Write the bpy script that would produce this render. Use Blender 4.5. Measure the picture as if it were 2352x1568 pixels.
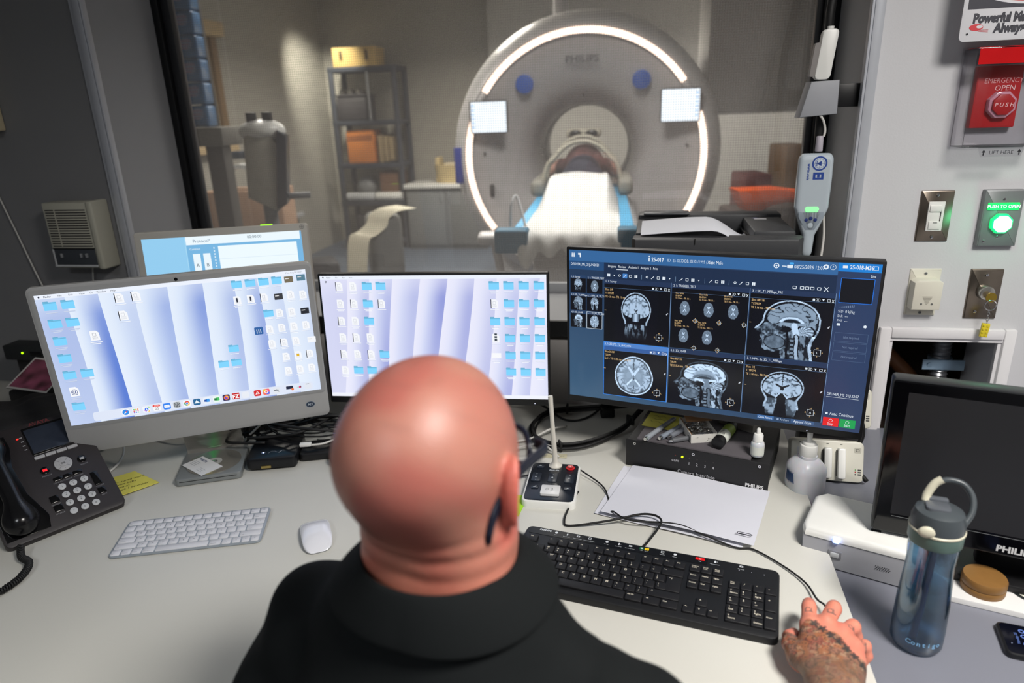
import bpy, bmesh, math, random
import numpy as np
from mathutils import Vector, Matrix
random.seed(7)
for o in list(bpy.data.objects): bpy.data.objects.remove(o)
SC = bpy.context.scene
COL = SC.collection
# ---------------------------------------------------------------- camera
CAMZ, PITCH, ROLL = 1.509, 0.32715, -0.03734
FX = np.array([math.cos(ROLL), math.sin(PITCH)*math.sin(ROLL), math.cos(PITCH)*math.sin(ROLL)])
FU = np.array([-math.sin(ROLL), math.sin(PITCH)*math.cos(ROLL), math.cos(PITCH)*math.cos(ROLL)])
FF = np.array([0, math.cos(PITCH), -math.sin(PITCH)])
cam = bpy.data.objects.new('camera', bpy.data.cameras.new('camera'))
COL.objects.link(cam)
cam.matrix_world = Matrix(((FX[0], FU[0], -FF[0], 0), (FX[1], FU[1], -FF[1], 0), (FX[2], FU[2], -FF[2], CAMZ), (0, 0, 0, 1)))
cam.data.lens = 24.0; cam.data.sensor_width = 36.0
cam.data.clip_start = 0.02
cam.data.dof.use_dof = True; cam.data.dof.focus_distance = 1.36; cam.data.dof.aperture_fstop = 2.8
SC.camera = cam
# ---------------------------------------------------------------- world, exposure, large lights
SC.view_settings.view_transform = 'Standard'; SC.view_settings.look = 'None'
SC.view_settings.exposure = 0.0; SC.view_settings.gamma = 1.0
SC.view_settings.use_curve_mapping = False
wd = bpy.data.worlds.new('world'); SC.world = wd; wd.use_nodes = True
wd.node_tree.nodes['Background'].inputs[0].default_value = (0.5, 0.55, 0.62, 1)
wd.node_tree.nodes['Background'].inputs[1].default_value = 0.06
def area(name, loc, target, sx, sy, power, col=(1, 1, 1), spread=180):
    l = bpy.data.lights.new(name, 'AREA'); l.shape = 'RECTANGLE'; l.size = sx; l.size_y = sy
    l.energy = power; l.color = col; l.spread = math.radians(spread)
    o = bpy.data.objects.new(name, l); COL.objects.link(o); o.location = loc
    d = Vector(target) - Vector(loc); o.rotation_euler = d.to_track_quat('-Z', 'Y').to_euler()
    return o
CEIL = 2.62
area('ceiling_lamp_or_fill', (0.92, -0.05, CEIL-0.06), (0.92, -0.05, 0), 0.55, 0.55, 52, (1, 0.965, 0.92), 150)
area('ceiling_lamp_or_fill', (-1.0, -0.9, CEIL-0.06), (-1.0, -0.9, 0), 0.55, 0.55, 16, (0.9, 0.95, 1), 160)  # added weak fill from behind left, unseen source
area('scanner_room_lamp_or_fill', (0.35, 3.55, 2.72), (0.35, 3.55, 0), 0.6, 0.6, 46, (1, 0.96, 0.9), 130)
area('scanner_room_lamp_or_fill', (-0.3, 6.3, 2.72), (-0.3, 6.3, 0), 0.6, 0.6, 105, (1, 0.94, 0.82), 150)
area('scanner_room_lamp_or_fill', (2.3, 6.0, 2.72), (2.3, 6.0, 0), 0.6, 0.6, 62, (1, 0.95, 0.88), 150)
area('scanner_room_lamp_or_fill', (-1.5, 4.6, 2.72), (-1.5, 4.6, 0), 0.6, 0.6, 40, (1, 0.95, 0.86), 150)  # added fill that brightens the injector and the blue packages
def spot(name, loc, target, power, deg, blend, col):
    l = bpy.data.lights.new(name, 'SPOT'); l.energy = power; l.spot_size = math.radians(deg)
    l.spot_blend = blend; l.color = col; l.shadow_soft_size = 0.05
    o = bpy.data.objects.new(name, l); COL.objects.link(o); o.location = loc
    d = Vector(target) - Vector(loc); o.rotation_euler = d.to_track_quat('-Z', 'Y').to_euler()
    return o
# ---------------------------------------------------------------- placing helpers
DZ = 0.735
def ray(px, py):
    return FF + FX*((px-1176)/1568.0) - FU*((py-784)/1568.0)
def atz(px, py, z=DZ):
    d = ray(px, py); t = (z-CAMZ)/d[2]; return Vector((d[0]*t, d[1]*t, z))
def aty(px, py, Y):
    d = ray(px, py); t = Y/d[1]; return Vector((d[0]*t, Y, CAMZ+d[2]*t))
WYAW = math.radians(-11.0)
WO = Vector((0, 1.76, 0)); WE = Vector((math.cos(WYAW), math.sin(WYAW), 0)); WN = Vector((-math.sin(WYAW), math.cos(WYAW), 0))
def wp(px, py, d=0.0):           # pixel -> (u, z) on the front wall plane pushed d back
    r = Vector(ray(px, py)); t = ((WO+WN*d).dot(WN))/r.dot(WN); p = r*t
    return (p-WO).dot(WE), CAMZ+p.z
def W3(u, z, d=0.0):
    p = WO+WE*u+WN*d; return Vector((p.x, p.y, z))
def S(r, g=None, b=None):
    if g is None: r, g, b = r
    return tuple((c/255/12.92 if c <= 10 else ((c/255+0.055)/1.055)**2.4) for c in (r, g, b))
# ---------------------------------------------------------------- materials
MATS = {}
def mat(name, rgb=(128, 128, 128), rough=0.5, metal=0.0, mottle=0.06, scale=30.0, bump=0.0, bscale=400.0, emis=0.0, ecol=None,
        trans=0.0, ior=1.45, coat=0.0, sss=0.0, sssc=None, alpha=1.0, spec=0.5, sheen=0.0, aniso=0.0):
    if name in MATS: return MATS[name]
    m = bpy.data.materials.new(name); m.use_nodes = True; nt = m.node_tree; b = nt.nodes['Principled BSDF']
    c = S(rgb)
    b.inputs['Base Color'].default_value = (*c, 1); b.inputs['Roughness'].default_value = rough
    b.inputs['Metallic'].default_value = metal; b.inputs['IOR'].default_value = ior
    b.inputs['Transmission Weight'].default_value = trans; b.inputs['Coat Weight'].default_value = coat
    b.inputs['Alpha'].default_value = alpha; b.inputs['Specular IOR Level'].default_value = spec
    b.inputs['Sheen Weight'].default_value = sheen
    if sss:
        b.inputs['Subsurface Weight'].default_value = sss; b.inputs['Subsurface Scale'].default_value = 0.006
    if emis:
        b.inputs['Emission Color'].default_value = (*S(ecol or rgb), 1); b.inputs['Emission Strength'].default_value = emis
    tc = nt.nodes.new('ShaderNodeTexCoord')
    if mottle:
        n = nt.nodes.new('ShaderNodeTexNoise'); n.inputs['Scale'].default_value = scale; n.inputs['Detail'].default_value = 4
        r = nt.nodes.new('ShaderNodeMapRange'); r.inputs['To Min'].default_value = 1-mottle; r.inputs['To Max'].default_value = 1+mottle
        mx = nt.nodes.new('ShaderNodeVectorMath'); mx.operation = 'SCALE'; mx.inputs[0].default_value = c
        nt.links.new(tc.outputs['Object'], n.inputs['Vector']); nt.links.new(n.outputs['Fac'], r.inputs['Value'])
        nt.links.new(r.outputs[0], mx.inputs['Scale']); nt.links.new(mx.outputs[0], b.inputs['Base Color'])
    if bump:
        n = nt.nodes.new('ShaderNodeTexNoise'); n.inputs['Scale'].default_value = bscale; n.inputs['Detail'].default_value = 3
        bp = nt.nodes.new('ShaderNodeBump'); bp.inputs['Strength'].default_value = bump; bp.inputs['Distance'].default_value = 0.001
        nt.links.new(tc.outputs['Object'], n.inputs['Vector']); nt.links.new(n.outputs['Fac'], bp.inputs['Height'])
        nt.links.new(bp.outputs[0], b.inputs['Normal'])
    MATS[name] = m; return m
def vmat(name, emis=False, rough=0.5, strength=1.0, coat=0.0, sss=0.0, bump=0.0, bscale=300, spec=0.5):
    """colour comes from the thing's own printed colours (attribute Col)"""
    if name in MATS: return MATS[name]
    m = bpy.data.materials.new(name); m.use_nodes = True; nt = m.node_tree; b = nt.nodes['Principled BSDF']
    a = nt.nodes.new('ShaderNodeAttribute'); a.attribute_name = 'Col'
    b.inputs['Roughness'].default_value = rough; b.inputs['Coat Weight'].default_value = coat
    b.inputs['Specular IOR Level'].default_value = spec
    if emis:
        b.inputs['Base Color'].default_value = (0.01, 0.01, 0.012, 1)
        nt.links.new(a.outputs['Color'], b.inputs['Emission Color']); b.inputs['Emission Strength'].default_value = strength
    else:
        nt.links.new(a.outputs['Color'], b.inputs['Base Color'])
    if sss: b.inputs['Subsurface Weight'].default_value = sss; b.inputs['Subsurface Scale'].default_value = 0.006
    if bump:
        tc = nt.nodes.new('ShaderNodeTexCoord')
        n = nt.nodes.new('ShaderNodeTexNoise'); n.inputs['Scale'].default_value = bscale
        bp = nt.nodes.new('ShaderNodeBump'); bp.inputs['Strength'].default_value = bump; bp.inputs['Distance'].default_value = 0.001
        nt.links.new(tc.outputs['Object'], n.inputs['Vector']); nt.links.new(n.outputs['Fac'], bp.inputs['Height']); nt.links.new(bp.outputs[0], b.inputs['Normal'])
    MATS[name] = m; return m
# ---------------------------------------------------------------- objects
def thing(name, label, cat, loc=(0, 0, 0), rotz=0.0, group=None, mtx=None):
    o = bpy.data.objects.new(name, None); COL.objects.link(o); o.empty_display_size = 0.05
    if mtx is not None: o.matrix_world = mtx
    else: o.location = loc; o.rotation_euler = (0, 0, rotz)
    o['label'] = label; o['category'] = cat
    if group: o['group'] = group
    return o
def tag(o, label, cat, group=None, kind=None):
    o['label'] = label; o['category'] = cat
    if group: o['group'] = group
    if kind: o['kind'] = kind
    return o
def clone(root, loc=None, rotz=None, label=None, mtx=None):
    r = root.copy(); COL.objects.link(r)
    if mtx is not None: r.matrix_world = mtx
    if loc is not None: r.location = loc
    if rotz is not None: r.rotation_euler = (0, 0, rotz)
    if label: r['label'] = label
    for ch in list(root.children):
        c = ch.copy(); COL.objects.link(c); c.parent = r
        for g in list(ch.children):
            d = g.copy(); COL.objects.link(d); d.parent = c
    return r
def smooth_by_angle(me, deg=40):
    n = len(me.polygons)
    if n: me.polygons.foreach_set('use_smooth', [True]*n)
    bm = bmesh.new(); bm.from_mesh(me)
    lim = math.radians(deg)
    for e in bm.edges:
        if len(e.link_faces) == 2:
            if e.calc_face_angle(3.0) > lim: e.smooth = False
        else: e.smooth = False
    bm.to_mesh(me); bm.free()
def rrect(w, h, r, n=5, cx=0, cy=0):
    pts = []
    for (sx, sy, a0) in ((1, 1, 0), (-1, 1, 90), (-1, -1, 180), (1, -1, 270)):
        for k in range(n+1):
            a = math.radians(a0+90*k/n)
            pts.append((cx+sx*(w/2-r)+r*math.cos(a), cy+sy*(h/2-r)+r*math.sin(a)))
    return pts
def T(x=0, y=0, z=0, rx=0, ry=0, rz=0):
    return Matrix.Translation((x, y, z)) @ Matrix.Rotation(math.radians(rz), 4, 'Z') @ Matrix.Rotation(math.radians(ry), 4, 'Y') @ Matrix.Rotation(math.radians(rx), 4, 'X')
def spline(pts, n=8):
    P = [Vector(p) for p in pts]
    if len(P) < 3: return P
    out = []
    Q = [P[0]*2-P[1]]+P+[P[-1]*2-P[-2]]
    for i in range(1, len(Q)-2):
        a, b, c, d = Q[i-1], Q[i], Q[i+1], Q[i+2]
        for k in range(n):
            t = k/n
            out.append(0.5*((2*b)+(c-a)*t+(2*a-5*b+4*c-d)*t*t+(3*b-a-3*c+d)*t**3))
    out.append(P[-1]); return out
TXT = {}
def textgeo(s, bold=0.0):
    k = (s, bold)
    if k in TXT: return TXT[k]
    cu = bpy.data.curves.new('t', 'FONT'); cu.body = s; cu.size = 1.0; cu.resolution_u = 2; cu.offset = bold
    ob = bpy.data.objects.new('t', cu); COL.objects.link(ob)
    dg = bpy.context.evaluated_depsgraph_get(); me = bpy.data.meshes.new_from_object(ob.evaluated_get(dg))
    v = np.array([(q.co.x, q.co.y) for q in me.vertices]) if len(me.vertices) else np.zeros((0, 2))
    f = [tuple(p.vertices) for p in me.polygons]
    bpy.data.objects.remove(ob); bpy.data.curves.remove(cu); bpy.data.meshes.remove(me)
    TXT[k] = (v, f); return TXT[k]
class MB:
    def __init__(s): s.bm = bmesh.new(); s.M = Matrix()
    def _take(s, t, m, X=None):
        for f in t.faces: f.material_index = m
        XX = s.M @ X if X is not None else s.M
        t.transform(XX)
        if XX.to_3x3().determinant() < 0: bmesh.ops.reverse_faces(t, faces=t.faces)
        me = bpy.data.meshes.new('t'); t.to_mesh(me); t.free(); s.bm.from_mesh(me); bpy.data.meshes.remove(me)
        return s
    def box(s, x, y, z, sx, sy, sz, bev=0.0, seg=2, m=0, X=None):
        t = bmesh.new(); bmesh.ops.create_cube(t, size=1.0); t.transform(Matrix.Diagonal((sx, sy, sz, 1)))
        if bev: bmesh.ops.bevel(t, geom=t.edges[:], offset=min(bev, 0.49*min(sx, sy, sz)), segments=seg, affect='EDGES', profile=0.5)
        t.transform(Matrix.Translation((x, y, z))); return s._take(t, m, X)
    def prism(s, pts, z0, z1, bev=0.0, seg=2, m=0, X=None, bottom=False):
        t = bmesh.new(); vs = [t.verts.new((p[0], p[1], z0)) for p in pts]; f = t.faces.new(vs)
        f.normal_update()
        if (f.normal.z > 0) == (z1 > z0): f.normal_flip()
        r = bmesh.ops.extrude_face_region(t, geom=[f]); nv = [g for g in r['geom'] if isinstance(g, bmesh.types.BMVert)]
        bmesh.ops.translate(t, verts=nv, vec=(0, 0, z1-z0))
        if bev:
            zs = (z1,) if not bottom else (z0, z1)
            ed = [e for e in t.edges if any(abs(e.verts[0].co.z-z) < 1e-7 and abs(e.verts[1].co.z-z) < 1e-7 for z in zs)]
            bmesh.ops.bevel(t, geom=ed, offset=bev, segments=seg, affect='EDGES', profile=0.5)
        bmesh.ops.recalc_face_normals(t, faces=t.faces)
        return s._take(t, m, X)
    def cyl(s, p0, p1, r0, r1=None, n=16, m=0, X=None, cap=True, bev=0.0):
        r1 = r0 if r1 is None else r1; p0 = Vector(p0); p1 = Vector(p1); d = p1-p0
        t = bmesh.new(); bmesh.ops.create_cone(t, cap_ends=cap, segments=n, radius1=r0, radius2=r1, depth=d.length)
        if bev:
            ed = [e for e in t.edges if abs(abs(e.verts[0].co.z)-d.length/2) < 1e-7 and abs(e.verts[0].co.z-e.verts[1].co.z) < 1e-7]
            bmesh.ops.bevel(t, geom=ed, offset=bev, segments=2, affect='EDGES', profile=0.5)
        q = d.to_track_quat('Z', 'Y').to_matrix().to_4x4()
        t.transform(Matrix.Translation((p0+p1)/2) @ q); return s._take(t, m, X)
    def tube(s, pts, r, n=8, m=0, closed=False, X=None, sp=0, rs=None):
        P = spline(pts, sp) if sp else [Vector(p) for p in pts]
        t = bmesh.new(); rings = []; N = len(P); up = None
        for i in range(N):
            a = P[(i-1) % N] if (closed or i > 0) else P[0]; b = P[(i+1) % N] if (closed or i < N-1) else P[-1]
            d = (b-a); d = d.normalized() if d.length > 1e-9 else Vector((0, 0, 1))
            if up is None: up = d.orthogonal().normalized()
            up = (up-d*up.dot(d)); up = up.normalized() if up.length > 1e-6 else d.orthogonal().normalized()
            w = d.cross(up); R = rs[i] if rs else r
            rings.append([t.verts.new(P[i]+(up*math.cos(2*math.pi*k/n)+w*math.sin(2*math.pi*k/n))*R) for k in range(n)])
        for i in range(N if closed else N-1):
            A = rings[i]; B = rings[(i+1) % N]
            for k in range(n): t.faces.new((A[k], A[(k+1) % n], B[(k+1) % n], B[k]))
        if not closed: t.faces.new(rings[0][::-1]); t.faces.new(rings[-1])
        bmesh.ops.recalc_face_normals(t, faces=t.faces)
        return s._take(t, m, X)
    def lathe(s, prof, n=32, m=0, X=None, sq=None):
        t = bmesh.new(); rings = []
        for (r, z) in prof:
            if r < 1e-6: rings.append([t.verts.new((0, 0, z))]); continue
            ring = []
            for k in range(n):
                a = 2*math.pi*k/n; x, y = math.cos(a), math.sin(a)
                if sq: q = (abs(x)**sq+abs(y)**sq)**(-1/sq); x *= q; y *= q
                ring.append(t.verts.new((r*x, r*y, z)))
            rings.append(ring)
        for A, B in zip(rings, rings[1:]):
            for k in range(n):
                if len(A) == 1 and len(B) == 1: continue
                if len(A) == 1: t.faces.new((A[0], B[(k+1) % n], B[k]))
                elif len(B) == 1: t.faces.new((A[k], A[(k+1) % n], B[0]))
                else: t.faces.new((A[k], A[(k+1) % n], B[(k+1) % n], B[k]))
        bmesh.ops.recalc_face_normals(t, faces=t.faces)
        return s._take(t, m, X)
    def ball(s, x, y, z, rx, ry=None, rz=None, m=0, X=None, u=16, v=10):
        t = bmesh.new(); bmesh.ops.create_uvsphere(t, u_segments=u, v_segments=v, radius=1)
        t.transform(Matrix.Translation((x, y, z)) @ Matrix.Diagonal((rx, ry or rx, rz or rx, 1))); return s._take(t, m, X)
    def text(s, txt, x, y, size, m=0, X=None, al='c', bold=0.0, z=0.0, sx=1.0, rot=0):
        v, f = textgeo(txt, bold)
        if not len(v): return s
        w = v[:, 0].max()+v[:, 0].min()
        ox = {'c': -w/2, 'l': 0, 'r': -w}[al]
        t = bmesh.new(); a = math.radians(rot); ca, sa = math.cos(a), math.sin(a)
        vs = []
        for (p, q) in v:
            X0 = (p+ox)*size*sx; Y0 = (q-0.35)*size
            vs.append(t.verts.new((x+X0*ca-Y0*sa, y+X0*sa+Y0*ca, z)))
        for g in f:
            try: t.faces.new([vs[i] for i in g])
            except ValueError: pass
        return s._take(t, m, X)
    def raw(s, V, F, m=0, X=None):
        t = bmesh.new(); vs = [t.verts.new(p) for p in V]
        for f in F: t.faces.new([vs[i] for i in f])
        return s._take(t, m, X)
    def build(s, name, mats, parent=None, deg=40, label=None, kind=None):
        me = bpy.data.meshes.new(name); s.bm.to_mesh(me); s.bm.free()
        if not isinstance(mats, (list, tuple)): mats = [mats]
        for q in mats: me.materials.append(q)
        smooth_by_angle(me, deg)
        o = bpy.data.objects.new(name, me); COL.objects.link(o)
        if parent: o.parent = parent
        if label: o['label'] = label
        if kind: o['kind'] = kind
        return o
class Cv:
    """flat printed or glowing picture on a real panel: polygons with their own colours"""
    STEP = 6e-5
    def __init__(s, M=None): s.V = []; s.F = []; s.C = []; s.n = 0; s.M = M or Matrix()
    def add(s, V, F, c, L=1):
        V = np.asarray(V, float); k = s.n
        s.V.append(np.c_[V, np.full(len(V), 3e-4+L*s.STEP)])
        s.F += [tuple(i+k for i in f) for f in F]
        c = np.asarray(c, float)
        if c.ndim == 1: c = np.tile(np.array(S(*c)), (len(V), 1))
        s.C.append(c); s.n += len(V)
    def poly(s, pts, c, L=1): s.add(pts, [tuple(range(len(pts)))], c, L)
    def rect(s, x, y, w, h, c, L=1): s.poly([(x, y), (x+w, y), (x+w, y+h), (x, y+h)], c, L)
    def rr(s, x, y, w, h, r, c, L=1): s.poly(rrect(w, h, r, 3, x+w/2, y+h/2), c, L)
    def ell(s, x, y, rx, ry, c, L=1, n=16, a0=0, a1=360):
        k = n+1 if a1-a0 < 360 else n
        p = [(x+rx*math.cos(math.radians(a0+(a1-a0)*i/n)), y+ry*math.sin(math.radians(a0+(a1-a0)*i/n))) for i in range(k)]
        if a1-a0 < 360: p.append((x, y))
        s.poly(p, c, L)
    def line(s, pts, w, c, L=2):
        for (a, b) in zip(pts, pts[1:]):
            dx, dy = b[0]-a[0], b[1]-a[1]; l = math.hypot(dx, dy) or 1; nx, ny = -dy/l*w/2, dx/l*w/2
            s.poly([(a[0]+nx, a[1]+ny), (a[0]-nx, a[1]-ny), (b[0]-nx, b[1]-ny), (b[0]+nx, b[1]+ny)], c, L)
    def box(s, x, y, w, h, t, c, L=2):
        s.line([(x, y), (x+w, y)], t, c, L); s.line([(x+w, y), (x+w, y+h)], t, c, L); s.line([(x+w, y+h), (x, y+h)], t, c, L); s.line([(x, y+h), (x, y)], t, c, L)
    def text(s, t, x, y, size, c, L=3, al='l', bold=0.0, rot=0, sx=1.0, it=0.0):
        v, f = textgeo(t, bold)
        if not len(v): return
        w = v[:, 0].max()+v[:, 0].min(); ox = {'c': -w/2, 'l': 0, 'r': -w}[al]
        a = math.radians(rot); X0 = (v[:, 0]+ox+it*v[:, 1])*size*sx; Y0 = (v[:, 1]-0.35)*size
        s.add(np.c_[x+X0*math.cos(a)-Y0*math.sin(a), y+X0*math.sin(a)+Y0*math.cos(a)], f, c, L)
    def grid(s, x, y, w, h, nx, ny, fn, L=1):
        """fn(u,v) in 0..1 -> (n,3) linear colours, on nodes"""
        U, V = np.meshgrid(np.linspace(0, 1, nx+1), np.linspace(0, 1, ny+1))
        c = fn(U.ravel(), V.ravel()); P = np.c_[x+U.ravel()*w, y+V.ravel()*h]
        F = [(j*(nx+1)+i, j*(nx+1)+i+1, (j+1)*(nx+1)+i+1, (j+1)*(nx+1)+i) for j in range(ny) for i in range(nx)]
        s.add(P, F, c, L)
    def build(s, name, m, parent=None, label=None):
        me = bpy.data.meshes.new(name); V = np.concatenate(s.V); C = np.concatenate(s.C)
        me.from_pydata([tuple(v) for v in V], [], s.F); me.transform(s.M)
        a = me.color_attributes.new('Col', 'FLOAT_COLOR', 'POINT')
        a.data.foreach_set('color', np.c_[C, np.ones(len(C))].astype(np.float32).ravel())
        me.materials.append(m)
        bm = bmesh.new(); bm.from_mesh(me); zz = (s.M.to_3x3() @ Vector((0, 0, 1))).normalized()
        bm.normal_update()
        fl = [f for f in bm.faces if f.normal.dot(zz) < 0]
        if fl: bmesh.ops.reverse_faces(bm, faces=fl)
        bm.to_mesh(me); bm.free()
        o = bpy.data.objects.new(name, me); COL.objects.link(o)
        if parent: o.parent = parent
        if label: o['label'] = label
        return o
def face_mtx(x, y, z, tilt=0.0):
    """frame of a panel standing up: X right, Y up the panel, Z out of it towards -y; tilt (deg) leans its top back"""
    t = math.radians(tilt)
    return Matrix(((1, 0, 0, x), (0, math.sin(t), -math.cos(t), y), (0, math.cos(t), math.sin(t), z), (0, 0, 0, 1)))
# ---------------------------------------------------------------- soft bodies: distance fields turned into one surface
def smin(a, b, k):
    h = np.clip(0.5+0.5*(b-a)/k, 0, 1); return b*(1-h)+a*h-k*h*(1-h)
def smax(a, b, k): return -smin(-a, -b, k)
def ell(P, c, r):
    q = (P-np.array(c, np.float32))/np.array(r, np.float32); k0 = np.sqrt((q*q).sum(-1))+1e-9
    k1 = np.sqrt(((q/np.array(r, np.float32))**2).sum(-1))+1e-9; return k0*(k0-1)/k1
def cap(P, a, b, ra, rb=None):
    rb = ra if rb is None else rb; a = np.array(a, np.float32); b = np.array(b, np.float32); ba = b-a; pa = P-a
    h = np.clip((pa@ba)/(ba@ba), 0, 1); return np.sqrt(((pa-h[..., None]*ba)**2).sum(-1))-(ra+(rb-ra)*h)
def snet(fn, lo, hi, h):
    lo = np.array(lo, float); n = np.ceil((np.array(hi)-lo)/h).astype(int)+1
    ax = [lo[i]+h*np.arange(n[i]) for i in range(3)]
    D = np.empty(n, np.float32)
    for i0 in range(0, n[0], 16):
        g = np.stack(np.meshgrid(ax[0][i0:i0+16], ax[1], ax[2], indexing='ij'), -1).astype(np.float32); D[i0:i0+16] = fn(g)
    s = D < 0
    c = np.zeros(n-1, np.int8)
    for a in (0, 1):
        for b in (0, 1):
            for d in (0, 1): c += s[a:n[0]-1+a, b:n[1]-1+b, d:n[2]-1+d]
    act = (c > 0) & (c < 8); idx = -np.ones(act.shape, np.int64); cells = np.argwhere(act); idx[act] = np.arange(len(cells))
    acc = np.zeros((len(cells), 3)); cnt = np.zeros(len(cells))
    cr = [(a, b, d) for a in (0, 1) for b in (0, 1) for d in (0, 1)]
    for p in cr:
        for ax_ in range(3):
            if p[ax_]: continue
            q = list(p); q[ax_] = 1
            A = D[cells[:, 0]+p[0], cells[:, 1]+p[1], cells[:, 2]+p[2]]; B = D[cells[:, 0]+q[0], cells[:, 1]+q[1], cells[:, 2]+q[2]]
            m = (A < 0) != (B < 0); t = np.where(m, A/np.where(m, A-B, 1), 0)
            pt = np.tile(np.array(p, float), (len(cells), 1)); pt[:, ax_] += t
            acc[m] += pt[m]; cnt[m] += 1
    V = lo+(cells+acc/cnt[:, None])*h; F = []
    for a in range(3):
        b, d = (a+1) % 3, (a+2) % 3
        sl0 = [slice(None)]*3; sl1 = [slice(None)]*3; sl0[a] = slice(0, -1); sl1[a] = slice(1, None)
        e = s[tuple(sl0)] != s[tuple(sl1)]; E = np.argwhere(e)
        ok = (E[:, b] > 0) & (E[:, d] > 0) & (E[:, b] < n[b]-1) & (E[:, d] < n[d]-1) & (E[:, a] < n[a]-1); E = E[ok]
        ob = np.zeros(3, int); ob[b] = 1; od = np.zeros(3, int); od[d] = 1
        q = [idx[tuple((E-o).T)] for o in (ob*0, ob, ob+od, od)]
        ins = s[tuple(E.T)]
        f = np.stack(q, 1); f[~ins] = f[~ins][:, ::-1]; F.append(f)
    F = np.concatenate(F)
    return V, F
def sdf_obj(name, fn, lo, hi, h, mats, parent=None, colfn=None, tf=None, sm=1, label=None, extra=None):
    V, F = snet(fn, lo, hi, h)
    me = bpy.data.meshes.new(name)
    vv = V
    me.from_pydata(vv.tolist(), [], F.tolist())
    bm = bmesh.new(); bm.from_mesh(me)
    for _ in range(sm): bmesh.ops.smooth_vert(bm, verts=bm.verts[:], factor=0.5, use_axis_x=True, use_axis_y=True, use_axis_z=True)
    bmesh.ops.recalc_face_normals(bm, faces=bm.faces[:])
    bm.to_mesh(me); bm.free()
    if colfn is not None:
        co = np.empty(len(me.vertices)*3, np.float32); me.vertices.foreach_get('co', co); co = co.reshape(-1, 3)
        C = colfn(co); a = me.color_attributes.new('Col', 'FLOAT_COLOR', 'POINT')
        a.data.foreach_set('color', np.c_[C, np.ones(len(C))].astype(np.float32).ravel())
    if tf is not None: me.transform(tf)
    for q in (mats if isinstance(mats, (list, tuple)) else [mats]): me.materials.append(q)
    me.polygons.foreach_set('use_smooth', [True]*len(me.polygons))
    o = bpy.data.objects.new(name, me); COL.objects.link(o)
    if parent: o.parent = parent
    if label: o['label'] = label
    return o
_rng = np.random.RandomState(5); _LAT = _rng.rand(64, 64)
def vnoise(x, y):
    xi = np.floor(x).astype(int); yi = np.floor(y).astype(int); fx = x-xi; fy = y-yi
    fx = fx*fx*(3-2*fx); fy = fy*fy*(3-2*fy); g = lambda a, b: _LAT[a % 64, b % 64]
    return (g(xi, yi)*(1-fx)+g(xi+1, yi)*fx)*(1-fy)+(g(xi, yi+1)*(1-fx)+g(xi+1, yi+1)*fx)*fy
# ================================================================ the setting
PAINT = mat('wall_paint', (200, 200, 203), 0.55, mottle=0.015, scale=6, bump=0.25, bscale=260)
PAINT_DIM = mat('dimmed_wall_paint', (122, 122, 124), 0.65, mottle=0.02, scale=6, bump=0.2, bscale=260)  # wall paint darkened to stand for the weaker light at the left
LOWER = mat('lower_wall_laminate', (186, 182, 180), 0.6, mottle=0.02)
JAMB = mat('jamb_paint', (150, 151, 154), 0.5, mottle=0.02, scale=20)
FRAMEB = mat('window_frame_black', (14, 15, 18), 0.45, mottle=0.1)
FRAMEG = mat('window_frame_charcoal', (44, 45, 48), 0.4, mottle=0.05)
BLK = mat('black_plastic', (18, 18, 20), 0.42, mottle=0.05, bump=0.1, bscale=900)
BLKG = mat('black_gloss', (8, 8, 10), 0.12)
DKG = mat('dark_grey_plastic', (58, 56, 58), 0.5, bump=0.15, bscale=1200)
GRY = mat('grey_plastic', (120, 122, 124), 0.45)
LGR = mat('light_grey_plastic', (186, 188, 190), 0.4)
WHT = mat('white_plastic', (226, 226, 222), 0.35, mottle=0.02)
BEI = mat('beige_plastic', (205, 200, 188), 0.45, mottle=0.02)
STEEL = mat('brushed_steel', (150, 142, 134), 0.28, metal=1.0, mottle=0.12, scale=60)
ALU = mat('aluminium', (172, 175, 178), 0.33, metal=0.6, mottle=0.02)
CHR = mat('chrome', (215, 215, 215), 0.1, metal=1.0)
RUB = mat('black_rubber', (14, 14, 15), 0.6)
INK = mat('white_ink', (215, 215, 215), 0.6, mottle=0)
INKD = mat('dark_ink', (40, 42, 46), 0.6, mottle=0)
WHCAB = mat('white_cable', (205, 203, 198), 0.45, mottle=0.02)
PRINT = vmat('printed_surface', rough=0.5)
PRINTM = vmat('printed_matt', rough=0.8)
SCREEN = vmat('lit_screen', emis=True, rough=0.18, strength=1.0)
def struct(o): o['kind'] = 'structure'; return o
def W(): return Matrix.Translation(WO) @ Matrix.Rotation(WYAW, 4, 'Z')
UL, UR, SILL, DEP, WTOP = -1.105, 0.818, 0.975, 0.29, 2.15
AX0, AX1, AZ1 = 0.943, 1.190, 0.950            # access opening in the right hand wall
m = MB(); m.M = W()
m.box((UL-2.6)/2-0.0, 0.08, CEIL/2, UL+2.6, 0.16, CEIL)
m.build('wall_left', PAINT_DIM); struct(bpy.data.objects['wall_left'])
m = MB(); m.M = W()
m.box((UR+AX0)/2, 0.08, CEIL/2, AX0-UR, 0.16, CEIL)
m.box((AX1+2.6)/2, 0.08, CEIL/2, 2.6-AX1, 0.16, CEIL)
m.box((AX0+AX1)/2, 0.08, (AZ1+CEIL)/2, AX1-AX0, 0.16, CEIL-AZ1)
m.box((AX0+AX1)/2, 0.08, 0.25, AX1-AX0, 0.16, 0.5)
struct(m.build('wall_right', PAINT))
m = MB(); m.M = W()
m.box((UL+UR)/2, 0.08, 0.46, UR-UL, 0.16, 0.92)
struct(m.build('wall_front', LOWER))
m = MB(); m.M = W()
m.box((UL+UR)/2, 0.16, (WTOP+CEIL)/2, UR-UL, 0.32, CEIL-WTOP)
struct(m.build('wall_header', PAINT))
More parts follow.
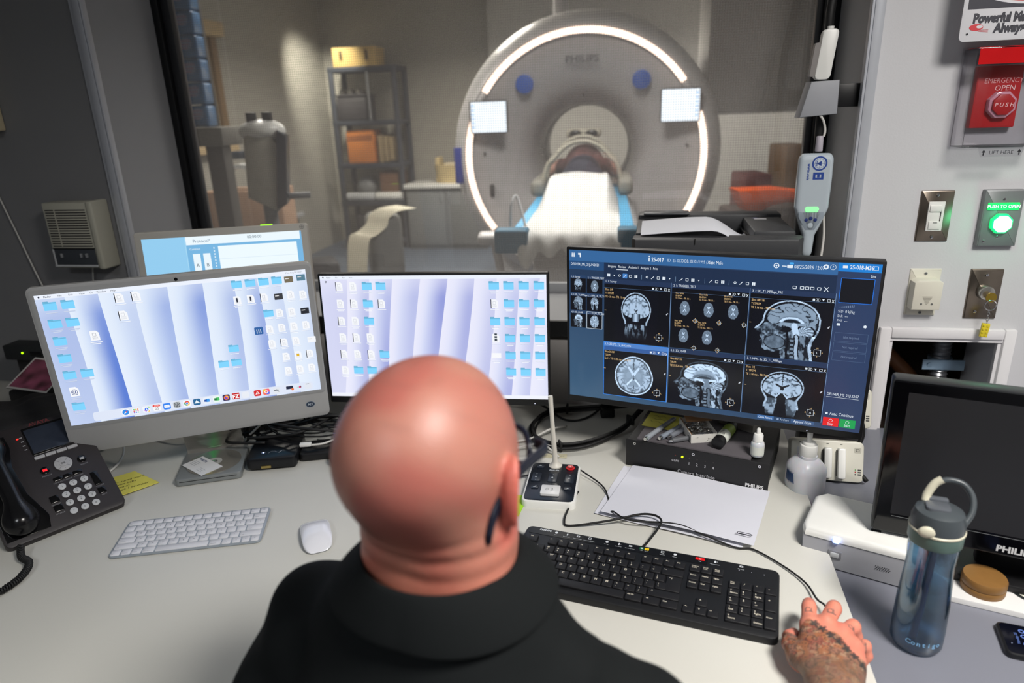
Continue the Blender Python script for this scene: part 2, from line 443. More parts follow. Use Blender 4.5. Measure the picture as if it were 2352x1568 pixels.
# jambs, sill, window
m = MB(); m.M = W(); m.box(UL-0.004, DEP/2+0.05, (SILL+WTOP)/2, 0.012, DEP+0.1, WTOP-SILL); struct(m.build('trim_1', JAMB))
m = MB(); m.M = W(); m.box(UR+0.004, DEP/2+0.05, (SILL+WTOP)/2, 0.012, DEP+0.1, WTOP-SILL); struct(m.build('trim_2', JAMB))
m = MB(); m.M = W(); m.box((UL+UR)/2, DEP/2+0.025, SILL-0.012, UR-UL, DEP+0.05, 0.024)
m.box((UL+UR)/2, -0.005, SILL-0.021, UR-UL, 0.012, 0.043, m=1); struct(m.build('window_sill', [JAMB, FRAMEB]))
for i, (u, s) in enumerate(((UL, -1), (UR, 1))):
    m = MB(); m.M = W()
    m.box(u+s*0.008, -0.006, (0.72+CEIL)/2, 0.022, 0.014, CEIL-0.72, 0.003)
    m.box(u-s*0.006, -0.003, (0.72+CEIL)/2, 0.006, 0.02, CEIL-0.72, 0.002)
    if i == 0: m.box(u-0.022, -0.003, (0.72+CEIL)/2, 0.02, 0.008, CEIL-0.72, 0.002)
    struct(m.build('trim_%d' % (i+3), mat('aluminium_trim', (190, 193, 200), 0.35, metal=0.3)))
m = MB(); m.M = W()
for (u0, u1, z0, z1) in ((UL, UL+0.024, SILL, WTOP), (UR-0.040, UR, SILL, WTOP), (UL, UR, WTOP-0.05, WTOP)):
    m.box((u0+u1)/2, DEP+0.0, (z0+z1)/2, u1-u0, 0.03, z1-z0, 0.002)
for (u0, u1, z0, z1) in ((UL+0.024, UL+0.050, SILL, WTOP), (UR-0.055, UR-0.040, SILL, WTOP)):
    m.box((u0+u1)/2, DEP+0.015, (z0+z1)/2, u1-u0, 0.03, z1-z0, 0.002, m=1)
m.box((UL+UR)/2, DEP+0.012, SILL+0.014, UR-UL-0.1, 0.024, 0.028, 0.002, m=2)
win = struct(m.build('window_1', [FRAMEB, FRAMEG, JAMB]))
# pane: glass with a woven metal screen in it
pm = bpy.data.materials.new('screened_glass'); pm.use_nodes = True; nt = pm.node_tree; nt.nodes.clear()
N = nt.nodes.new; L = nt.links.new
out = N('ShaderNodeOutputMaterial'); tc = N('ShaderNodeTexCoord'); sx = N('ShaderNodeSeparateXYZ'); L(tc.outputs['Object'], sx.inputs[0])
def stripe(sock, pitch, width):
    a = N('ShaderNodeMath'); a.operation = 'MULTIPLY'; a.inputs[1].default_value = 2*math.pi/pitch; L(sock, a.inputs[0])
    b = N('ShaderNodeMath'); b.operation = 'SINE'; L(a.outputs[0], b.inputs[0])
    c = N('ShaderNodeMapRange'); c.inputs['From Min'].default_value = -1; c.inputs['From Max'].default_value = 1
    c.inputs['To Min'].default_value = 0.0; c.inputs['To Max'].default_value = 1.0; L(b.outputs[0], c.inputs['Value']); return c.outputs[0]
mxm = N('ShaderNodeMath'); mxm.operation = 'ADD'; L(stripe(sx.outputs[0], 0.0066, 0.2), mxm.inputs[0]); L(stripe(sx.outputs[2], 0.0066, 0.2), mxm.inputs[1])
mr = N('ShaderNodeMapRange'); mr.inputs['From Max'].default_value = 2.0; mr.inputs['To Min'].default_value = 0.15; mr.inputs['To Max'].default_value = 0.36; L(mxm.outputs[0], mr.inputs['Value'])
tr = N('ShaderNodeBsdfTransparent'); df = N('ShaderNodeBsdfDiffuse'); df.inputs['Color'].default_value = (*S(178, 172, 168), 1)
gl = N('ShaderNodeBsdfGlossy'); gl.inputs['Roughness'].default_value = 0.02
m1 = N('ShaderNodeMixShader'); L(mr.outputs[0], m1.inputs[0]); L(tr.outputs[0], m1.inputs[1]); L(df.outputs[0], m1.inputs[2])
m2 = N('ShaderNodeMixShader'); m2.inputs[0].default_value = 0.07; L(m1.outputs[0], m2.inputs[1]); L(gl.outputs[0], m2.inputs[2]); L(m2.outputs[0], out.inputs[0])
m = MB(); m.box((UL+UR)/2, DEP+0.02, (SILL+WTOP)/2, UR-UL-0.02, 0.0006, WTOP-SILL-0.01)
pane = m.build('pane', pm, win); pane.matrix_world = W()
# floor, ceiling, other walls of the control room
m = MB(); m.box(0, 0.6, -0.02, 5.2, 4.6, 0.04); struct(m.build('floor', mat('vinyl_floor', (96, 100, 106), 0.5, scale=8)))
m = MB(); m.box(0, 0.6, CEIL+0.02, 5.6, 4.6, 0.04); struct(m.build('ceiling', mat('ceiling_tile', (205, 205, 200), 0.8)))
m = MB(); m.box(0, -1.72, CEIL/2, 5.2, 0.06, CEIL); struct(m.build('wall_back', PAINT_DIM))
m = MB(); m.box(-2.5, 0.45, CEIL/2, 0.06, 4.3, CEIL); struct(m.build('wall_far_left', PAINT_DIM))
m = MB(); m.box(2.5, 0.0, CEIL/2, 0.06, 3.4, CEIL); struct(m.build('wall_far_right', PAINT))
m = MB(); m.M = W()
FRW = 0.026
for (x0, x1, z0, z1) in ((AX0-FRW, AX0, 0.5, AZ1+FRW), (AX1, AX1+FRW, 0.5, AZ1+FRW), (AX0, AX1, AZ1, AZ1+FRW)):
    m.box((x0+x1)/2, -0.008, (z0+z1)/2, x1-x0, 0.016, z1-z0, 0.004)
m.box((AX0+AX1)/2, -0.005, AZ1-0.004, AX1-AX0, 0.01, 0.008); m.box(AX0+0.004, 0.0, 0.72, 0.008, 0.012, 0.45); m.box(AX1-0.004, 0.0, 0.72, 0.008, 0.012, 0.45)
struct(m.build('trim_5', mat('access_trim_paint', (222, 220, 222), 0.4, mottle=0.02)))
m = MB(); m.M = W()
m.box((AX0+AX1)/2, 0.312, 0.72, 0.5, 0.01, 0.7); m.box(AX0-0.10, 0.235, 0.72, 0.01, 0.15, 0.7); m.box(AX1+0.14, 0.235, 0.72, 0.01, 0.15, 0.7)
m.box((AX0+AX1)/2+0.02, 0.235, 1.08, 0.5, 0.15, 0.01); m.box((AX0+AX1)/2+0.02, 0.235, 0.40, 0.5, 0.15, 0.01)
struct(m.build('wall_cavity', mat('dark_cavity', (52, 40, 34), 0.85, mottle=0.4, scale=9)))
def conduit(u, d, r, z0, z1, label, strap=None):
    t = thing('flexible_conduit', label, 'conduit', (0, 0, 0), group='metal conduits inside the wall opening'); t.matrix_world = W() @ Matrix.Translation((u, d, z0))
    m = MB(); prof = []; z = 0; k = 0
    while z < z1-z0: prof.append((r*(1.0 if k % 2 else 0.86), z)); z += 0.0055; k += 1
    m.lathe([(0, 0)]+prof+[(0, z)], 24); m.build('hose', mat('galvanised_steel', (150, 152, 156), 0.3, metal=0.9), t)
    if strap:
        m = MB(); m.box(0.0, -r-0.002, strap-z0, 0.10, 0.004, 0.028, 0.001); m.cyl((0, 0, strap-z0-0.014), (0, 0, strap-z0+0.014), r+0.004, n=20)
        m.cyl((-0.034, -r-0.008, strap-z0), (-0.034, -r, strap-z0), 0.006, n=10); m.build('strap', mat('zinc_strap', (150, 175, 195), 0.3, metal=0.8), t)
conduit(0.952, 0.10, 0.028, 0.50, 1.05, 'grey ribbed metal conduit at the left side of the wall opening')
conduit(1.115, 0.12, 0.024, 0.50, 1.05, 'shiny ribbed metal conduit strapped at the right side of the wall opening', 0.845)
t = MB(); t.cyl((0, 0, 0), (0, 0.05, 0), 0.032, n=20, bev=0.004); o = t.build('pipe_end', mat('rusty_pipe', (92, 62, 50), 0.7, mottle=0.3, scale=60)); o.matrix_world = W() @ Matrix.Translation((1.01, 0.25, 0.905))
tag(o, 'rusty brown round pipe end deep inside the dark wall opening', 'pipe')
t = MB(); t.tube([(0, 0, 0), (0.03, 0, -0.03), (0.09, -0.01, -0.09), (0.12, -0.02, -0.16)], 0.02, n=12, sp=6); o = t.build('bent_pipe', mat('copper_pipe', (140, 92, 60), 0.5, mottle=0.2)); o.matrix_world = W() @ Matrix.Translation((0.985, 0.2, 0.865))
tag(o, 'bent brown copper pipe low inside the dark wall opening', 'pipe')
# ceiling light fittings that carry the lamps and the added fill lights
def clight(x, y, label, z=CEIL, e=3.0, col=(255, 246, 236)):
    t = thing('ceiling_light_or_fill', label, 'light', (x, y, z), group='square ceiling lights')
    m = MB()
    for (a, b, c, d) in ((0.3, 0, 0.03, 0.63), (-0.3, 0, 0.03, 0.63), (0, 0.3, 0.57, 0.03), (0, -0.3, 0.57, 0.03)): m.box(a, b, -0.015, c, d, 0.03)
    m.build('frame', WHT, t)
    m = MB(); m.box(0, 0, -0.008, 0.57, 0.57, 0.006); m.build('diffuser', mat('light_diffuser%d' % int(e*10), col, 0.5, mottle=0, emis=e), t)
clight(0.92, -0.05, 'bright square ceiling light above and behind the seated man', e=6)
clight(-1.0, -0.9, 'added dim fill panel on the ceiling at the back left of the control room', e=1.5)
# ---------------------------------------------------------------- scanner room shell
SCW = mat('scanner_room_wall', (158, 155, 146), 0.7, mottle=0.03, scale=5, bump=0.15, bscale=200)
SCW2 = mat('scanner_room_panel_wall', (172, 170, 164), 0.6, mottle=0.02)
RC = 2.78; RD0 = 0.32; RD1 = 6.5; RU0 = -3.42; RU1 = 2.9
UM, DM, UX, DX = (RU0+RU1)/2, (RD0+RD1)/2, RU1-RU0+0.2, RD1-RD0+0.2
m = MB(); m.M = W(); m.box(UM, DM, -0.025, UX, DX, 0.05)
FLR = mat('scanner_floor', (88, 98, 112), 0.4, mottle=0.12, scale=4); struct(m.build('floor_scanner_room', FLR))
m = MB(); m.M = W(); m.box(UM, DM, RC+0.02, UX, DX, 0.04); struct(m.build('ceiling_scanner_room', mat('scanner_ceiling', (150, 148, 140), 0.8)))
m = MB(); m.M = W(); m.box(UM, RD1+0.03, RC/2, UX, 0.06, RC); struct(m.build('wall_far', SCW))
m = MB(); m.M = W(); m.box(RU0-0.03, DM, RC/2, 0.06, DX, RC); struct(m.build('wall_scanner_left', SCW))
m = MB(); m.M = W(); m.box(RU1+0.03, DM, RC/2, 0.06, DX, RC); struct(m.build('wall_scanner_right', SCW2))
m = MB(); m.M = W()
for (u0, u1) in ((RU0, UL-0.012), (UR+0.012, RU1)): m.box((u0+u1)/2, RD0+0.03, RC/2, u1-u0, 0.06, RC)
m.box((UL+UR)/2, 0.28, SILL/2-0.03, UR-UL, 0.2, SILL-0.06); m.box((UL+UR)/2, RD0+0.03, (WTOP+RC)/2, UR-UL, 0.06, RC-WTOP)
struct(m.build('wall_scanner_near', SCW2))
for x, y in ((0.35, 3.55), (-0.3, 6.3), (2.3, 6.0), (-1.5, 4.6)): clight(x, y, {-1.5: 'added square fill panel over the injector in the scanner room', 0.35: 'square ceiling light over the scanner table', -0.3: 'square ceiling light near the shelf in the scanner room', 2.3: 'square ceiling light right of the scanner'}[x], RC, 3.0)
# ================================================================ desk
DESK = mat('desk_laminate', (196, 195, 188), 0.42, mottle=0.02, scale=400)
t = thing('desk', 'long off-white laminate desk carrying the monitors and keyboards', 'desk', (0, 0, 0))
bk0 = W3(-1.75, 0, -0.002); bk1 = W3(0.700, 0, -0.002)
m = MB(); m.prism([(-1.85, 0.72), (0.485, 0.715), (bk1.x, bk1.y), (bk0.x, bk0.y)], DZ-0.028, DZ, 0.002); m.build('desktop', [DESK], t)
for (x, y) in ((-1.70, 0.75), (-1.68, 1.75), (-0.9, 1.55), (0.40, 1.45)):
    m = MB(); m.box(x, y, (DZ-0.028)/2, 0.05, 0.05, DZ-0.028, 0.004); m.build('leg', DKG, t)
SZ = 0.704
t = thing('side_counter', 'blue-grey counter beside the desk under the water bottle', 'counter', (0, 0, 0))
e0 = W3(0.64, 0, -0.003); e1 = W3(2.2, 0, -0.003)
m = MB(); m.prism([(0.44, 0.25), (1.9, 0.25), (e1.x, e1.y), (e0.x, e0.y), (0.44, 0.70)], SZ-0.03, SZ, 0.002); m.build('worktop', mat('blue_grey_laminate', (120, 122, 132), 0.35, mottle=0.03, scale=500), t)
for (x, y) in ((0.60, 0.32), (1.8, 0.32), (1.8, 1.2), (0.85, 1.45)):
    m = MB(); m.box(x, y, (SZ-0.03)/2, 0.05, 0.05, SZ-0.03, 0.004); m.build('leg', DKG, t)
# ================================================================ screen pictures
def lerp(a, b, t): return a+(b-a)*t
def ss(a, b, x): t = np.clip((x-a)/(b-a), 0, 1); return t*t*(3-2*t)
def wallpaper(cv, w, h, edges, violet=0.0, slant=0.0):
    W0 = np.array([S(228+8*violet, 238-4*violet, 252)]); B0 = np.array([S(88+46*violet, 124+14*violet, 212)]); B1 = np.array([S(188+10*violet, 208, 244)])
    nv = 24
    for i in range(len(edges)-1):
        e0, e1, a1 = edges[i][0], edges[i+1][0], edges[i+1][1]; nu = 26
        T_, V_ = np.meshgrid(np.linspace(0, 1, nu+1), np.linspace(0, 1, nv+1)); T_ = T_.ravel(); V_ = V_.ravel()
        sh = lambda q: slant*(V_-0.5)+0.012*np.sin(V_*2.2+q)
        x = np.clip(e0+sh(i)+(e1+sh(i+1)-e0-sh(i))*T_, 0, 1)
        k = (a1*ss(0.25, 0.93, T_)*(0.70+0.30*np.sin(1.3*i+V_*2.0)))[:, None]; k2 = (a1*ss(0.0, 0.5, T_)*0.6)[:, None]
        c = W0*(1-k2)+B1*k2; c = c*(1-k)+B0*k; top = (ss(0.80, 1.0, V_)*0.5)[:, None]; c = c*(1-top)+W0*top
        F = [(b*(nu+1)+a, b*(nu+1)+a+1, (b+1)*(nu+1)+a+1, (b+1)*(nu+1)+a) for b in range(nv) for a in range(nu)]
        cv.add(np.c_[-w/2+x*w, -h/2+V_*h], F, c, 0)
def folder(cv, x, y, s, c=(120, 200, 240)):
    cv.rr(x-s/2, y-s*0.36, s, s*0.74, s*0.05, c, 2); cv.rr(x-s/2, y+s*0.26, s*0.42, s*0.2, s*0.04, tuple(int(q*0.86) for q in c), 2); cv.rect(x-s/2, y+s*0.27, s, s*0.05, tuple(int(q*0.88) for q in c), 3)
    cv.rr(x-s/2, y-s*0.36, s, s*0.60, s*0.05, tuple(min(255, int(q*1.06)) for q in c), 3)
def doc(cv, x, y, s, dark=False, fill=(246, 248, 252), mark=(190, 195, 205)):
    w = s*0.66; h = s*0.84
    cv.poly([(x-w/2, y-h/2), (x+w/2, y-h/2), (x+w/2, y+h*0.25), (x+w*0.2, y+h/2), (x-w/2, y+h/2)], fill, 2)
    if dark: cv.rect(x-w/2-s*0.03, y-h/2, s*0.07, h, (40, 42, 50), 3)
    cv.box(x-w*0.22, y-h*0.05, w*0.36, h*0.3, s*0.025, mark, 3)
    for k in range(3): cv.rect(x-w*0.3, y-h*0.16-k*h*0.1, w*0.6, s*0.02, mark, 3)
def cap_lines(cv, x, y, s, two=False, c=(250, 252, 255)):
    cv.rect(x-s*0.55, y, s*1.1, s*0.075, c, 3); cv.rect(x-s*0.57, y-s*0.03, s*1.12, s*0.03, (165, 180, 215), 2)
    if two: cv.rect(x-s*0.4, y-s*0.17, s*0.8, s*0.075, c, 3)
def dock_icons(cv, x0, y, s, gap):
    def base(x, c): cv.rr(x-s/2, y-s/2, s, s, s*0.22, c, 4)
    P = []
    xs = [x0+i*gap for i in range(16)]
    # compass
    base(xs[0], (245, 248, 252)); cv.ell(xs[0], y, s*0.44, s*0.44, (40, 140, 235), 5, 24); cv.poly([(xs[0]-s*0.3, y-s*0.3), (xs[0]+s*0.06, y-s*0.06), (xs[0]-s*0.06, y+s*0.06)], (250, 250, 250), 6); cv.poly([(xs[0]+s*0.3, y+s*0.3), (xs[0]+s*0.06, y-s*0.06), (xs[0]-s*0.06, y+s*0.06)], (230, 60, 50), 6)
    base(xs[1], (238, 242, 250))
    for i in range(3):
        for j in range(3): cv.rr(xs[1]-s*0.36+i*s*0.26, y-s*0.34+j*s*0.24, s*0.18, s*0.16, s*0.03, [(120, 60, 200), (60, 120, 230), (90, 210, 160), (220, 40, 50), (170, 190, 190), (240, 120, 170), (80, 200, 90), (240, 190, 50), (240, 140, 50)][j*3+i], 5)
    base(xs[2], (240, 244, 250)); cv.poly([(xs[2]-s*0.4, y-s*0.1), (xs[2]-s*0.05, y-s*0.42), (xs[2]+s*0.0, y-s*0.1)], (200, 130, 220), 5); cv.poly([(xs[2]+s*0.1, y+s*0.4), (xs[2]+s*0.42, y+s*0.1), (xs[2]+s*0.42, y+s*0.4)], (140, 220, 130), 5); cv.ell(xs[2], y, s*0.24, s*0.24, (35, 110, 240), 6); cv.poly([(xs[2]-s*0.12, y-s*0.12), (xs[2]+s*0.12, y-s*0.12), (xs[2], y+s*0.14)], (250, 250, 250), 7); cv.poly([(xs[2]+s*0.1, y-s*0.42), (xs[2]+s*0.42, y-s*0.42), (xs[2]+s*0.3, y-s*0.2)], (250, 200, 60), 5)
    base(xs[3], (248, 248, 250)); cv.rr(xs[3]-s/2, y+s*0.18, s, s*0.32, s*0.12, (235, 70, 60), 5); cv.text('AUG', xs[3], y+s*0.36, s*0.26, (255, 255, 255), 6, 'c'); cv.text('25', xs[3], y-s*0.12, s*0.56, (90, 92, 96), 6, 'c')
    base(xs[4], (40, 130, 240)); cv.rr(xs[4]-s*0.36, y-s*0.22, s*0.72, s*0.46, s*0.08, (245, 248, 255), 5); cv.line([(xs[4]-s*0.34, y+s*0.2), (xs[4], y-s*0.02), (xs[4]+s*0.34, y+s*0.2)], s*0.03, (150, 190, 240), 6)
    base(xs[5], (190, 195, 200)); cv.ell(xs[5], y, s*0.42, s*0.42, (62, 68, 74), 5, 24); cv.ell(xs[5], y, s*0.33, s*0.33, (180, 186, 190), 6, 20); cv.ell(xs[5], y, s*0.26, s*0.26, (70, 76, 84), 7, 20)
    for a in (90, 210, 330): cv.line([(xs[5], y), (xs[5]+s*0.3*math.cos(math.radians(a)), y+s*0.3*math.sin(math.radians(a)))], s*0.07, (190, 195, 200), 8)
    base(xs[6], (248, 249, 250))
    for a, c in ((30, (230, 60, 50)), (150, (40, 160, 80)), (270, (250, 200, 40))): cv.ell(xs[6], y, s*0.38, s*0.38, c, 5, 10, a, a+120)
    cv.ell(xs[6], y, s*0.2, s*0.2, (250, 250, 250), 6); cv.ell(xs[6], y, s*0.15, s*0.15, (60, 130, 240), 7)
    base(xs[7], (30, 100, 150)); cv.poly([(xs[7]-s*0.4, y-s*0.2), (xs[7]+s*0.4, y-s*0.2), (xs[7]+s*0.1, y+s*0.1), (xs[7], y+s*0.35), (xs[7]-s*0.2, y+s*0.05)], (235, 245, 250), 5)
    base(xs[8], (235, 242, 250)); cv.rr(xs[8]-s*0.1, y-s*0.25, s*0.5, s*0.5, s*0.06, (60, 150, 230), 5); cv.rr(xs[8]-s*0.35, y-s*0.18, s*0.36, s*0.36, s*0.04, (25, 80, 170), 6)
    base(xs[9], (235, 248, 240)); cv.rr(xs[9]-s*0.1, y-s*0.25, s*0.5, s*0.5, s*0.06, (70, 190, 100), 5); cv.rr(xs[9]-s*0.35, y-s*0.18, s*0.36, s*0.36, s*0.04, (20, 120, 60), 6)
    base(xs[10], (38, 34, 90)); cv.ell(xs[10], y, s*0.36, s*0.36, (250, 130, 40), 5, 20); cv.ell(xs[10]-s*0.02, y-s*0.02, s*0.22, s*0.22, (120, 60, 200), 6, 16); cv.ell(xs[10]+s*0.12, y+s*0.12, s*0.15, s*0.12, (255, 210, 60), 6)
    cv.rr(xs[11]-s*0.52, y-s*0.46, s*1.04, s*1.0, s*0.04, (200, 20, 24), 5); cv.text('FZ', xs[11], y, s*0.84, (255, 255, 255), 6, 'c', bold=0.03)
    base(xs[12], (232, 236, 244))
    base(xs[13]+gap*0.25, (215, 20, 20)); cv.line([(xs[13]+gap*0.25-s*0.28, y-s*0.25), (xs[13]+gap*0.25, y+s*0.25), (xs[13]+gap*0.25+s*0.28, y-s*0.14), (xs[13]+gap*0.25-s*0.25, y-s*0.14)], s*0.07, (255, 255, 255), 6)
    xx = xs[14]+gap*0.2; base(xx, (245, 110, 90)); cv.ell(xx-s*0.18, y+s*0.2, s*0.25, s*0.25, (250, 210, 60), 5); cv.ell(xx+s*0.2, y-s*0.2, s*0.26, s*0.26, (80, 120, 240), 5); cv.ell(xx+s*0.2, y+s*0.2, s*0.2, s*0.2, (240, 60, 160), 5); cv.ell(xx, y, s*0.27, s*0.22, (255, 255, 255), 6); cv.ell(xx, y, s*0.16, s*0.12, (240, 90, 90), 7)
    base(xs[15]+gap*0.3, (225, 230, 238)); cv.rect(xs[15]+gap*0.3-s*0.4, y-s*0.05, s*0.7, s*0.12, (60, 70, 90), 5); cv.line([(xs[15]+gap*0.3, y+s*0.2), (xs[15]+gap*0.3+s*0.3, y-s*0.3)], s*0.06, (60, 70, 90), 5)
    xx = xs[15]+gap*1.75; cv.rect(xx-s*0.55, y-s*0.1, s*1.0, s*0.5, (20, 30, 60), 5); cv.ell(xx+s*0.35, y-s*0.2, s*0.2, s*0.2, (240, 120, 60), 6)
    xx = xs[15]+gap*2.8; cv.rect(xx-s*0.4, y, s*0.3, s*0.06, (90, 190, 90), 5); cv.ell(xx+s*0.05, y, s*0.18, s*0.18, (230, 60, 120), 5); cv.rect(xx+s*0.12, y-s*0.1, s*0.1, s*0.3, (60, 40, 40), 6)
    xx = xs[15]+gap*3.7; base(xx, (225, 230, 240)); cv.rect(xx-s*0.3, y+s*0.3, s*0.5, s*0.07, (50, 60, 80), 5)
def menubar(cv, w, h, txt, s=0.0052):
    cv.rect(-w/2, h/2-0.0085, w, 0.0085, (236, 242, 253), 3)
    x = -w/2+0.008; cv.ell(x, h/2-0.0042, 0.0017, 0.002, (60, 65, 80), 4); x += 0.008
    for i, q in enumerate(txt): cv.text(q, x, h/2-0.0044, s, (70, 76, 96), 4, bold=0.02 if i == 0 else 0); x += s*0.62*len(q)+0.006
# ---------------------------------------------------------------- monitor bodies
def panel_screen(t, M, w, h, bez, thick, body_mat, bot=0.0, r=0.004, name='bezel', topx=0.0):
    m = MB(); m.M = M
    W_, H_ = w+2*bez, h+2*bez+bot+topx
    m.prism(rrect(W_, H_, r, 4, 0, (topx-bot)/2), -thick, 0.0, 0.0015); return m.build(name, body_mat, t)
SILV = mat('silver_aluminium', (168, 168, 168), 0.42, metal=0.25, mottle=0.01)
SILV2 = mat('silver_bezel', (150, 151, 152), 0.35, mottle=0.01)
def imac():
    yaw = 0.30581167; C = Vector((-0.7022, 1.41396, CAMZ-0.46372)); tl = -3.5
    t = thing('desktop_computer', 'silver all-in-one computer with a wide chin and blue folded wallpaper at the left', 'computer', (C.x, C.y, DZ), yaw)
    zc = C.z-DZ; M = face_mtx(0, 0, zc, tl)
    m = MB(); m.M = M; m.prism(rrect(0.549, 0.380, 0.013, 5, 0, -0.0265), -0.0115, -0.0008, 0.001, bottom=True); m.build('body', SILV, t)
    m = MB(); m.M = M; m.prism(rrect(0.543, 0.3135, 0.010, 5, 0, 0.0005), -0.001, -0.0002, 0.0003); m.build('screen_border', SILV2, t)
    m = MB(); m.M = M; m.cyl((0.0, 0.1525, -0.0006), (0, 0.1525, 0.0002), 0.0035, n=16); m.build('webcam', BLKG, t)
    cv = Cv(M); w, h = 0.522, 0.2936
    wallpaper(cv, w, h, [(-0.3, 0), (0.10, 0.45), (0.225, 1.0), (0.35, 0.5), (0.465, 1.0), (0.585, 0.85), (0.70, 0.45), (0.80, 0.7), (0.90, 0.4), (1.06, 0.4)], 0.0, 0.0)
    menubar(cv, w, h, ['Finder', 'File', 'Edit', 'View', 'Go', 'Window', 'Help'])
    cv.text('Mon Aug 25 12:07', w/2-0.008, h/2-0.0044, 0.0045, (70, 76, 96), 4, 'r')
    X = lambda u: -w/2+u*w
    Y = lambda v: h/2-v*h
    s = 0.0235
    for (u, v, two) in ((0.045, 0.085, 0), (0.105, 0.085, 0), (0.045, 0.215, 1), (0.105, 0.215, 1), (0.045, 0.345, 1), (0.045, 0.475, 1), (0.045, 0.605, 0), (0.107, 0.605, 0), (0.045, 0.855, 1)):
        folder(cv, X(u), Y(v), s); cap_lines(cv, X(u), Y(v)-s*0.62, s*0.8, two, (206, 216, 236))
    doc(cv, X(0.045), Y(0.735), s*1.1); cv.text('@', X(0.045), Y(0.735), 0.014, (60, 80, 140), 5, 'c'); cap_lines(cv, X(0.045), Y(0.735)-s*0.66, s*0.8, 1, (206, 216, 236))
    doc(cv, X(0.168), Y(0.33), s*1.1, mark=(150, 155, 165)); cap_lines(cv, X(0.168), Y(0.33)-s*0.66, s*0.85, 1)
    for (u, v) in ((0.285, 0.075), (0.345, 0.075), (0.285, 0.205)): doc(cv, X(u), Y(v), s*1.05, True); cap_lines(cv, X(u), Y(v)-s*0.62, s*0.8, 0)
    for (u, v) in ((0.722, 0.065), (0.775, 0.065), (0.828, 0.065), (0.880, 0.065), (0.828, 0.315), (0.667, 0.56), (0.617, 0.675), (0.668, 0.675)):
        folder(cv, X(u), Y(v), s*0.9); cap_lines(cv, X(u), Y(v)-s*0.55, s*0.7)
    k = 0
    for (u, v, d) in ((0.722, 0.185, 0), (0.775, 0.185, 0), (0.828, 0.185, 1), (0.935, 0.185, 0), (0.985, 0.195, 0), (0.880, 0.32, 0), (0.93, 0.32, 0), (0.83, 0.44, 0), (0.88, 0.44, 0), (0.93, 0.44, 0), (0.98, 0.44, 0), (0.83, 0.56, 0), (0.88, 0.56, 1), (0.93, 0.56, 0), (0.88, 0.68, 0), (0.93, 0.68, 0), (0.98, 0.68, 1), (0.88, 0.80, 0), (0.93, 0.80, 0), (0.98, 0.80, 0)):
        doc(cv, X(u)-0.004, Y(v), s*0.95, d); cap_lines(cv, X(u)-0.004, Y(v)-s*0.55, s*0.72, k % 3 == 0); k += 1
    for v_ in (0.185, 0.185): pass
    for u in (0.722, 0.775): cv.rect(X(u)-0.006, Y(0.20), 0.003, 0.010, (50, 55, 70), 5)
    cv.rect(X(0.93)-0.007, Y(0.69), 0.006, 0.006, (225, 180, 40), 5)
    for (u, v, c) in ((0.93, 0.065, (120, 110, 90)), (0.98, 0.06, (90, 130, 150)), (0.88, 0.19, (60, 62, 66)), (0.978, 0.325, (38, 42, 50)), (0.99, 0.565, (244, 246, 250))):
        cv.rr(X(u)-0.010, Y(v)-0.007, 0.018, 0.014, 0.001, c, 4); cv.rect(X(u)-0.008, Y(v)+0.001, 0.008, 0.002, (220, 220, 220), 5)
    cv.rr(X(0.778)-0.009, Y(0.445)-0.008, 0.018, 0.0175, 0.002, (50, 100, 165), 4)
    for q in (-1, 0, 1): cv.line([(X(0.778)+q*0.004, Y(0.445)-0.005), (X(0.778)+q*0.004, Y(0.445)+0.004)], 0.0014, (240, 245, 250), 5)
    cv.rr(-w/2+0.045, -h/2+0.003, w-0.062, 0.021, 0.005, (222, 230, 247), 3)
    dock_icons(cv, -w/2+0.108, -h/2+0.0135, 0.0152, 0.0206)
    cv.line([(X(0.995), Y(0.50)), (X(0.9), Y(0.46)), (X(0.75), Y(0.42))], 0.0004, (235, 242, 255), 1)
    cv.build('display', SCREEN, t)
    cv = Cv(M); cv.ell(0.232, -0.182, 0.0105, 0.0078, (150, 165, 180), 1, 24); cv.ell(0.232, -0.182, 0.0098, 0.0071, (26, 44, 66), 2, 24); cv.text('AIT', 0.232, -0.182, 0.0085, (190, 200, 210), 3, 'c', bold=0.02)
    cv.build('oval_sticker', PRINT, t, 'dark blue oval sticker')
    m = MB(); m.prism(rrect(0.130, 0.115, 0.004, 3, 0, 0.052), 0, 0.004, 0.001)
    for k in range(7):
        a = k/7; b = (k+1)/7; f = lambda q: (0.09-0.075*q**1.6, 0.003+q*0.17)
        (y0, z0), (y1, z1) = f(a), f(b); L_ = math.hypot(y1-y0, z1-z0)
        m.raw([(-0.064, y0, z0), (0.064, y0, z0), (0.064, y1, z1), (-0.064, y1, z1), (-0.064, y0+0.006, z0), (0.064, y0+0.006, z0), (0.064, y1+0.006, z1), (-0.064, y1+0.006, z1)], [(0, 1, 2, 3), (7, 6, 5, 4), (0, 3, 7, 4), (1, 5, 6, 2)])
    m.build('stand', mat('polished_stand', (186, 180, 172), 0.25, metal=0.8), t)
imac()
